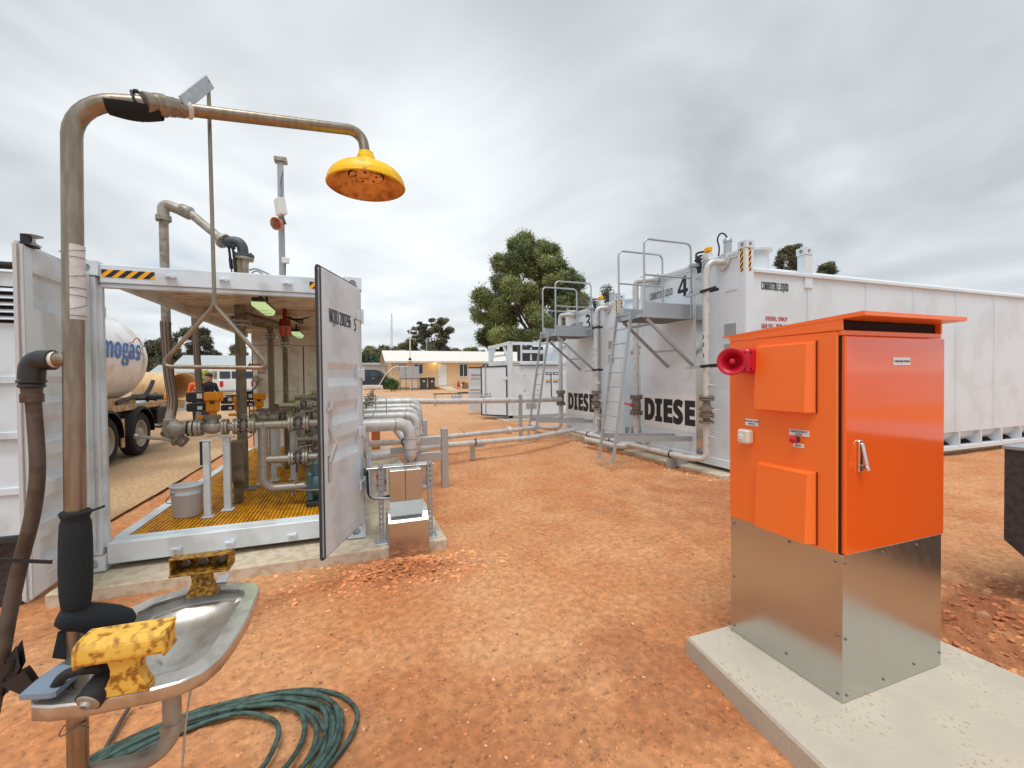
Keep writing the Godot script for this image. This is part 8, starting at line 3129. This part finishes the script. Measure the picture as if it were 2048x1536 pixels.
func house():
	var z := -38.0
	var gy := 0.9
	var x0: float = 3.0905
	var x1: float = x0 + 14.5
	var t = thing("cream_house", "long low cream weatherboard house with a pale metal roof", "house", Vector3((x0 + x1) / 2, gy, z - 3))
	var s := st()
	bb(s, x0, x1, gy + 0.15, 3.3, z - 6.0, z)
	part("wall", s, M["house_wall"], t)
	s = st()
	bb(s, x0 - 0.04, x1 + 0.04, gy - 0.5, gy + 0.15, z - 6.04, z + 0.06)
	part("plinth", s, M["concrete_side"], t)
	for k in int((x1 - x0) / 0.6):
		s = st()
		bb(s, x0 + 0.3 + k * 0.6, x0 + 0.33 + k * 0.6, gy + 0.15, 3.3, z, z + 0.012)
		part("cover_batten", s, M["house_wall"], t)
	# roof: two slopes with thickness, ribs
	s = st()
	var zr := z - 3.0
	for k in [[z + 0.55, zr], [z - 6.55, zr]]:
		var o := Vector3(0, 0.05, 0)
		var a := Vector3(x0 - 0.55, 3.22, k[0])
		var b := Vector3(x1 + 0.5, 3.22, k[0])
		var c := Vector3(x1 + 0.5, 4.3, k[1])
		var d := Vector3(x0 - 0.55, 4.3, k[1])
		quad(s, a + o, b + o, c + o, d + o, Vector3(10, 0, zr))
		quad(s, a, b, c, d, Vector3(10, 9, zr))
		quad(s, a, b, b + o, a + o, Vector3(10, 3.2, zr))
		quad(s, a, d, d + o, a + o, Vector3(30, 3.2, zr))
		for i in 38:
			var f := i / 38.0
			bar(s, a.lerp(b, f) + o, d.lerp(c, f) + o, 0.05, 0.03)
	var rf = part("roof", s, M["house_roof"], t)
	s = st()
	bb(s, x0 - 0.56, x1 + 0.5, 3.12, 3.26, z + 0.53, z + 0.62)
	part("gutter", s, M["cream"], rf)
	s = st()
	prism(s, [Vector2(z - 6.0, 3.28), Vector2(z, 3.28), Vector2(zr, 4.26)], Vector3(x0 + 0.02, 0, 0), Vector3.BACK, Vector3.UP, Vector3(-0.05, 0, 0))
	part("gable", s, M["house_wall"], t)
	s = st()
	bb(s, x0 + 0.1, x0 + 0.35, gy + 0.15, 3.2, z + 0.01, z + 0.06)
	part("downpipe", s, M["cream"], t)
	window_(t, 3.6838, 4.2646, 2.45, 3.0, z)
	window_(t, 5.0206, 5.7016, 2.2, 3.0, z)
	window_(t, 8.9654, 9.6509, 1.95, 3.0, z)
	window_(t, 11.0943, 11.8061, 2.2, 3.0, z)
	s = st()
	var dx0: float = 7.0337
	var dx1: float = 7.7849
	bb(s, dx0 - 0.07, dx1 + 0.07, gy + 0.2, 3.1, z, z + 0.05)
	var dr = part("door_frame", s, M["cream"], t)
	s = st()
	bb(s, dx0, dx1, gy + 0.25, 3.03, z + 0.05, z + 0.08, 0.01)
	part("door", s, M["plate"], dr)
	s = st()
	cyl(s, Vector3(dx0 + 0.08, 1.95, z + 0.08), Vector3(dx0 + 0.08, 1.95, z + 0.14), 0.04, -1, 8)
	part("door_knob", s, M["galv"], dr)
	s = st()
	var lp := Vector3(6.7233, 3.0789, -37.9)
	lathe(s, lp, Vector3.BACK, [Vector2(0.14, 0), Vector2(0.13, 0.08), Vector2(0.08, 0.12), Vector2(0, 0.13)], 14)
	part("wall_lamp", s, M["lamp_glow"], t)
	var li := OmniLight3D.new()
	li.light_color = c8(255, 205, 120)
	li.light_energy = 0.1
	li.omni_range = 6.0
	li.omni_attenuation = 2.0
	li.light_size = 0.12
	li.shadow_enabled = true
	li.position = lp + Vector3(0, 0, 0.25)
	li.name = "wall_lamp_light"
	add_child(li, true)
	# entry ramp with timber edges
	t = thing("entry_ramp", "beige entry ramp with two yellow edge boards before the house door", "ramp", Vector3(dx0, gy, z + 1.5))
	s = st()
	prism(s, [Vector2(z + 0.1, gy + 0.2), Vector2(z + 3.2, gy - 0.1), Vector2(z + 3.2, gy - 0.4), Vector2(z + 0.1, gy - 0.4)], Vector3(dx0 - 0.2, 0, 0), Vector3.BACK, Vector3.UP, Vector3(1.3, 0, 0))
	part("slope", s, M["concrete"], t)
	for x in [dx0 - 0.3, dx1 + 0.35]:
		s = st()
		bar(s, Vector3(x, gy + 0.22, z + 0.1), Vector3(x + 0.25, gy - 0.02, z + 3.3), 0.1, 0.12)
		part("edge_board", s, M["tan"], t)
	s = st()
	# whip aerial on the roof and pole light behind
	t = thing("roof_pole", "thin white aerial pole standing on the house roof", "pole", Vector3(4.5508, 3.4324, -37.2))
	var r0 := Vector3(4.5631, 3.4366, -37.3)
	var r1 := Vector3(4.5998, 5.9962, -37.3)
	s = st()
	cyl(s, r0 - Vector3(0, 0.1, 0), r1, 0.05, 0.04, 8)
	part("tube", s, M["plate"], t)
	s = st()
	cyl(s, r0 - Vector3(0, 0.1, 0), r0 + Vector3(0, 0.12, 0), 0.16, 0.06, 10)
	part("roof_boot", s, M["rubber"], t)
	t = thing("yard_light", "slim pole light with a short arm behind the house roof", "light pole", Vector3(7.9827, 1.5861, -50.3289))
	s = st()
	var y0 := Vector3(8.019, 3.8845, -50.3562)
	var y1 := Vector3(8.0581, 6.3553, -50.3855)
	y0.y = 0.8
	pipe(s, [y0, y1, y1 + Vector3(0.9, 0.05, 0)], 0.06, 0.1, 8)
	box(s, y1 + Vector3(1.1, 0.04, 0), Vector3(0.5, 0.1, 0.2), 0.02)
	part("pole", s, M["galv_old"], t)
	# guyed lattice tower far away
	t = thing("radio_tower", "thin lattice radio tower standing far off above the trees", "tower", Vector3(17.6643, 0.9234, -217.1978))
	var tb := Vector3(17.6949, 2.8541, -217.2207)
	tb.y = 0.0
	var tt := Vector3(18.1719, 33.0206, -217.5788)
	s = st()
	for k in 3:
		var a := TAU * k / 3
		bar(s, tb + Vector3(cos(a), 0, sin(a)) * 0.9, tt + Vector3(cos(a), 0, sin(a)) * 0.25, 0.12, 0.12)
	for k in 22:
		var p := tb.lerp(tt, k / 22.0)
		var w := lerpf(0.9, 0.25, k / 22.0)
		for q in 3:
			var a := TAU * q / 3
			var b := TAU * (q + 1) / 3
			bar(s, p + Vector3(cos(a), 0, sin(a)) * w, tb.lerp(tt, (k + 1) / 22.0) + Vector3(cos(b), 0, sin(b)) * w, 0.06, 0.06)
	part("lattice", s, M["galv_old"], t)
	s = st()
	for y in [0.45, 0.3]:
		var p := tb.lerp(tt, y)
		bar(s, p - Vector3(4.5 * y + 1, 0, 0), p + Vector3(4.5 * y + 1, 0.6, 0), 0.1, 0.1)
	part("dipole_arm", s, M["galv_old"], t)
	s = st()
	for k in 3:
		var a := TAU * k / 3 + 0.5
		bar(s, tb.lerp(tt, 0.8), tb + Vector3(cos(a) * 16, 0, sin(a) * 16), 0.03, 0.03)
	part("guy_wire", s, M["galv_old"], t)
	# sheet-metal screen on legs
	t = thing("metal_screen", "three grey sheet-metal panels on a tall leg frame before the house", "screen", Vector3(4.1283, 0.7383, -35))
	var s0: float = 3.4224
	var s1: float = 4.9677
	var sy1: float = 2.7480
	var sy0: float = 1.8034
	for k in 3:
		s = st()
		var a := lerpf(s0, s1, k / 3.0)
		var b := lerpf(s0, s1, (k + 1) / 3.0)
		box(s, Vector3((a + b) / 2, (sy0 + sy1) / 2, -35.0 + 0.06 * (k % 2)), Vector3(b - a - 0.03, sy1 - sy0, 0.05), 0.01, Basis(Vector3.UP, 0.25 if k != 1 else -0.2))
		part("panel", s, M["galv"], t)
	for k in 4:
		s = st()
		var a := lerpf(s0 + 0.08, s1 - 0.08, k / 3.0)
		var g := ground_at(a, -35.0)
		bb(s, a - 0.025, a + 0.025, g - 0.05, sy0 + 0.4, -35.1, -35.05)
		part("leg", s, M["bolt"], t)
	s = st()
	bb(s, s0, s1, sy0 - 0.06, sy0, -35.12, -35.05)
	part("rail", s, M["bolt"], t)
	# bins
	for k in [[847, "bin_lid_yellow", "dark wheelie bin with a yellow lid, the left of two by the house wall"], [863, "bin_lid_red", "dark wheelie bin with a maroon lid, the right of two by the house wall"]]:
		var bp := Vector3(0, 0, 0)
		bp = Vector3(5.5478, 1.0358, -36.6) if k[0] == 847 else Vector3(6.2133, 1.0234, -36.6)
		bp.y = ground_at(bp.x, bp.z)
		t = thing("wheelie_bin", k[2], "bin", bp, "wheelie bins by the house")
		s = st()
		var wd := 0.29 if k[0] == 847 else 0.25
		var hh := 1.0 if k[0] == 847 else 0.95
		prism(s, [Vector2(-wd * 0.82, 0.05), Vector2(wd * 0.82, 0.05), Vector2(wd, hh), Vector2(-wd, hh)], bp + Vector3(0, 0, 0.3), Vector3.RIGHT, Vector3.UP, Vector3(0, 0, -0.62))
		part("bin_body", s, M["bin_green"], t)
		s = st()
		box(s, bp + Vector3(0, hh + 0.035, 0), Vector3(wd * 2.15, 0.07, 0.7), 0.02)
		part("lid", s, M[k[1]], t)
		for x in [-1.0, 1.0]:
			s = st()
			cyl(s, bp + Vector3(x * wd * 0.7, 0.1, -0.28), bp + Vector3(x * wd * 0.85, 0.1, -0.28), 0.1, -1, 12)
			part("wheel", s, M["tyre"], t)
		s = st()
		box(s, bp + Vector3(0, hh * 0.72, 0.305), Vector3(0.14, 0.1, 0.01))
		part("sticker", s, M["plate"], t)
	# odds and ends along the wall
	t = thing("white_rack", "low white wire rack with folded cloths by the screen legs", "rack", Vector3(4.7163, 1.059, -36.2))
	var wr := Vector3(4.7163, 1.059, -36.2)
	wr.y = ground_at(wr.x, wr.z)
	s = st()
	for x in [-0.3, 0.3]:
		bar(s, wr + Vector3(x, 0, 0), wr + Vector3(x, 0.6, 0), 0.04, 0.04)
		bar(s, wr + Vector3(x, 0.6, 0), wr + Vector3(-x, 0.1, 0.1), 0.03, 0.03)
	for y in [0.2, 0.4, 0.6]:
		bb(s, wr.x - 0.34, wr.x + 0.34, wr.y + y, wr.y + y + 0.05, wr.z - 0.2, wr.z + 0.2)
	part("frame", s, M["plate"], t)
	for k in [[917, "tall red cylinder standing at the house wall", 0.11, 0.62], [923, "small white and red cylinder beside the tall red one", 0.09, 0.45]]:
		var p := Vector3(8.7088, 0.9615, -37.4) if k[0] == 917 else Vector3(8.9774, 0.9565, -37.4)
		p.y = ground_at(p.x, p.z)
		t = thing("gas_bottle", k[1], "cylinder", p, "bottles at the house wall")
		s = st()
		lathe(s, p, Vector3.UP, [Vector2(0, 0), Vector2(k[2], 0), Vector2(k[2], k[3] * 0.75), Vector2(k[2] * 0.4, k[3] * 0.88), Vector2(k[2] * 0.4, k[3]), Vector2(0, k[3])], 14)
		part("bottle_body", s, M["red"] if k[0] == 917 else M["plate"], t)
		s = st()
		box(s, p + Vector3(0, k[3] * 1.02, 0), Vector3(k[2] * 1.1, 0.06, 0.06), 0.01)
		part("valve", s, M["black"], t)
	t = thing("carton", "brown cardboard carton by the house wall", "box", Vector3(9.2923, 0.9506, -37.4))
	var ct := Vector3(9.2923, 0.9506, -37.4)
	ct.y = ground_at(ct.x, ct.z)
	s = st()
	box(s, ct + Vector3(0, 0.26, 0), Vector3(0.5, 0.52, 0.4), 0.01)
	part("carton_body", s, mat("card", c8(150, 110, 86), 0.9), t)
	s = st()
	bar(s, ct + Vector3(-0.25, 0.52, 0.1), ct + Vector3(-0.1, 0.6, 0.3), 0.3, 0.01)
	part("flap", s, M["card"], t)
	# folding frame on the dirt by the ute
	t = thing("pipe_gate", "low white bent-pipe gate on the dirt left of the shrub", "gate", Vector3(1.6072, 0.7642, -33.5))
	s = st()
	var g0 := Vector3(0.7703, 0.7469, -33.5)
	var g1 := Vector3(2.4224, 0.7084, -33.5)
	g0.y = ground_at(g0.x, g0.z); g1.y = g0.y
	pipe(s, [g0, g0 + Vector3(0, 0.5, 0), g1 + Vector3(-0.3, 0.45, 0), g1 + Vector3(-0.5, 0, 0)], 0.03, 0.15, 6)
	pipe(s, [g1 + Vector3(-0.9, 0, 0.2), g1 + Vector3(0.0, 1.5, 0.2), g1 + Vector3(0.6, 1.9, 0.0), g1 + Vector3(1.4, 1.9, -0.5)], 0.025, 0.3, 6)
	part("frame", s, M["plate"], t)
	# white shed left of the house
	t = thing("white_shed", "small white shed with a flat roof behind the parked ute", "shed", Vector3(2.3642, 1.1653, -46))
	s = st()
	var w0 := Vector3(-0.2349, 1.7041, -46)
	var w1 := Vector3(3.1997, 1.6606, -46)
	bb(s, w0.x, w1.x, 0.7, 3.2, -50.0, -46.0)
	part("wall", s, M["car_white"], t)
	s = st()
	bb(s, w0.x - 0.2, w1.x + 0.2, 3.2, 3.4, -50.2, -45.6)
	part("roof", s, M["shed"], t)
	# long sheds behind the tanker
	var L := [[Vector3(-12.6337, 2.6434, -40), Vector3(-8.402, 2.6233, -40), 2.5, 3.9, -40.0, "long grey metal shed with a ribbed roof behind the white ute"], [Vector3(-15.6782, 2.7311, -44), Vector3(-13.8971, 2.7227, -44), 2.0, 3.2, -44.0, "low pale shed roof just right of the tanker's end"]]
	for k in L:
		t = thing("metal_shed", k[5], "shed", Vector3((k[0].x + k[1].x) / 2, 0.8, k[4] - 3), "metal sheds behind the tanker")
		s = st()
		bb(s, k[0].x, k[1].x, 0.6, k[2], k[4] - 6.0, k[4])
		part("wall", s, M["shed"], t)
		s = st()
		var a := Vector3(k[0].x - 0.4, k[2], k[4] + 0.6)
		var b := Vector3(k[1].x + 0.4, k[2], k[4] + 0.6)
		var c := Vector3(k[1].x + 0.4, k[3], k[4] - 3.0)
		var d := Vector3(k[0].x - 0.4, k[3], k[4] - 3.0)
		quad(s, a, b, c, d, Vector3(a.x, -5, k[4]))
		quad(s, a - Vector3(0, 0.08, 0), b - Vector3(0, 0.08, 0), c - Vector3(0, 0.08, 0), d - Vector3(0, 0.08, 0), Vector3(a.x, 15, k[4]))
		quad(s, a, b, b - Vector3(0, 0.08, 0), a - Vector3(0, 0.08, 0), Vector3(a.x, k[2], k[4] - 5))
		for i in 40:
			bar(s, a.lerp(b, i / 40.0) + Vector3(0, 0.02, 0), d.lerp(c, i / 40.0) + Vector3(0, 0.02, 0), 0.04, 0.04)
		part("roof", s, M["shed"], t)
		s = st()
		bb(s, k[0].x + 2.5, k[1].x - 1.0, 0.8, k[2] - 0.2, k[4], k[4] + 0.02)
		part("open_bay", s, M["gasket"], t)
	t = thing("yellow_bush", "low bright yellow-green flowering bush behind the white ute", "shrub", Vector3(-9.0673, 1.847, -36.3433))
	var yb := Vector3(-9.0673, 1.847, -36.3433)
	yb.y = 0.8
	var o2 := MeshInstance3D.new()
	o2.mesh = leaves(crown_clumps(yb, 1.5, 0.9, 1.6, 9, 0.35, 950, func(f): return 1.0), 1600, Vector2(0.12, 0.08), [lin(0.3, 0.34, 0.03), lin(0.6, 0.6, 0.05)], 0.0, 951)
	o2.material_override = M["leaf"]
	put(o2, "foliage", t).set_meta("kind", "stuff")
	s = st()
	cyl(s, yb - Vector3(0, 0.2, 0), yb + Vector3(0, 1.0, 0), 0.06, 0.03, 6)
	part("stem", s, M["bark"], t)

func people_and_cars():
	var p := Vector3(-4.5901, 0.7447, -16.362)
	p.y = ground_at(p.x, p.z) + 0.2
	person("person in an orange hi-vis vest half hidden by the second hose", p, 0.6, c8(240, 110, 60), c8(52, 58, 70), false, false)
	p = Vector3(-4.1224, 0.7813, -15.6587)
	p.y = ground_at(p.x, p.z) + 0.2
	person("person in dark clothes and a black cap reaching forward beside the orange vest", p, 0.9, c8(34, 36, 42), c8(48, 52, 58), true, true)
	var u := Vector3(-7.2326, 0.5737, -31.9203)
	u.y = ground_at(u.x, u.z) - 0.02
	ute("white ute with a canopy, its tail to the container, red tail light showing", u, PI / 2 + 0.35, M["car_white"], "canopy_ute", true)
	u = Vector3(1.6038, 0.9937, -42.5369)
	u.y = ground_at(u.x, u.z) - 0.02
	ute("dark blue ute parked left of the cream house", u, -0.25, M["car_dark"])

# ---------------------------------------------------------------- scene
func _ready():
	rng.seed = 2024
	var cam := Camera3D.new()
	cam.name = "camera"
	cam.transform = Transform3D(Basis(Vector3(0.9388, -0.0108, 0.3442), Vector3(0.0158, 0.9998, -0.0119), Vector3(-0.344, 0.0166, 0.9388)), Vector3(0, 1.85, 0))
	cam.fov = 82.8735
	cam.near = 0.05
	cam.far = 1200.0
	add_child(cam, true)
	var env := Environment.new()
	env.background_mode = Environment.BG_SKY
	var sky := Sky.new()
	var pano := PanoramaSkyMaterial.new()
	pano.panorama = ImageTexture.create_from_image(sky_image())
	pano.energy_multiplier = 0.75
	sky.sky_material = pano
	env.sky = sky
	env.background_energy_multiplier = 1.0
	env.tonemap_mode = Environment.TONE_MAPPER_LINEAR
	env.tonemap_exposure = 1.45
	env.sdfgi_enabled = true
	env.ssao_enabled = true
	env.ssil_enabled = true
	var we := WorldEnvironment.new()
	we.name = "environment"
	we.environment = env
	add_child(we, true)
	var sun := DirectionalLight3D.new()
	sun.name = "sun"
	sun.light_color = c8(255, 251, 246)
	sun.light_energy = 0.5
	sun.light_angular_distance = 34.0
	sun.shadow_enabled = true
	sun.look_at_from_position(Vector3(-1.6, 9, 3.2), Vector3.ZERO)
	add_child(sun, true)
	materials()
	setting()
	pump_container()
	left_unit()
	pipework()
	loading_arm()
	outside_pipes()
	cable_duct()
	tank(-5.7, -8.65, 4.05, "4.", 17.0, "large white diesel tank marked 4 filling the right of the yard")
	tank(-9.55, -12.5, 3.8, "3.", 15.0, "white diesel tank marked 3, behind and left of the tank marked 4")
	tank_pipes(-5.7, 4.05, "the nearest, largest tank", 0)
	tank_pipes(-9.55, 3.8, "the tank behind the first ladder", 1)
	platform(-5.7)
	platform(-9.55)
	plain_container()
	cabinet()
	dark_box()
	safety_shower()
	hose_coil()
	tanker()
	people_and_cars()
	house()
	trees()
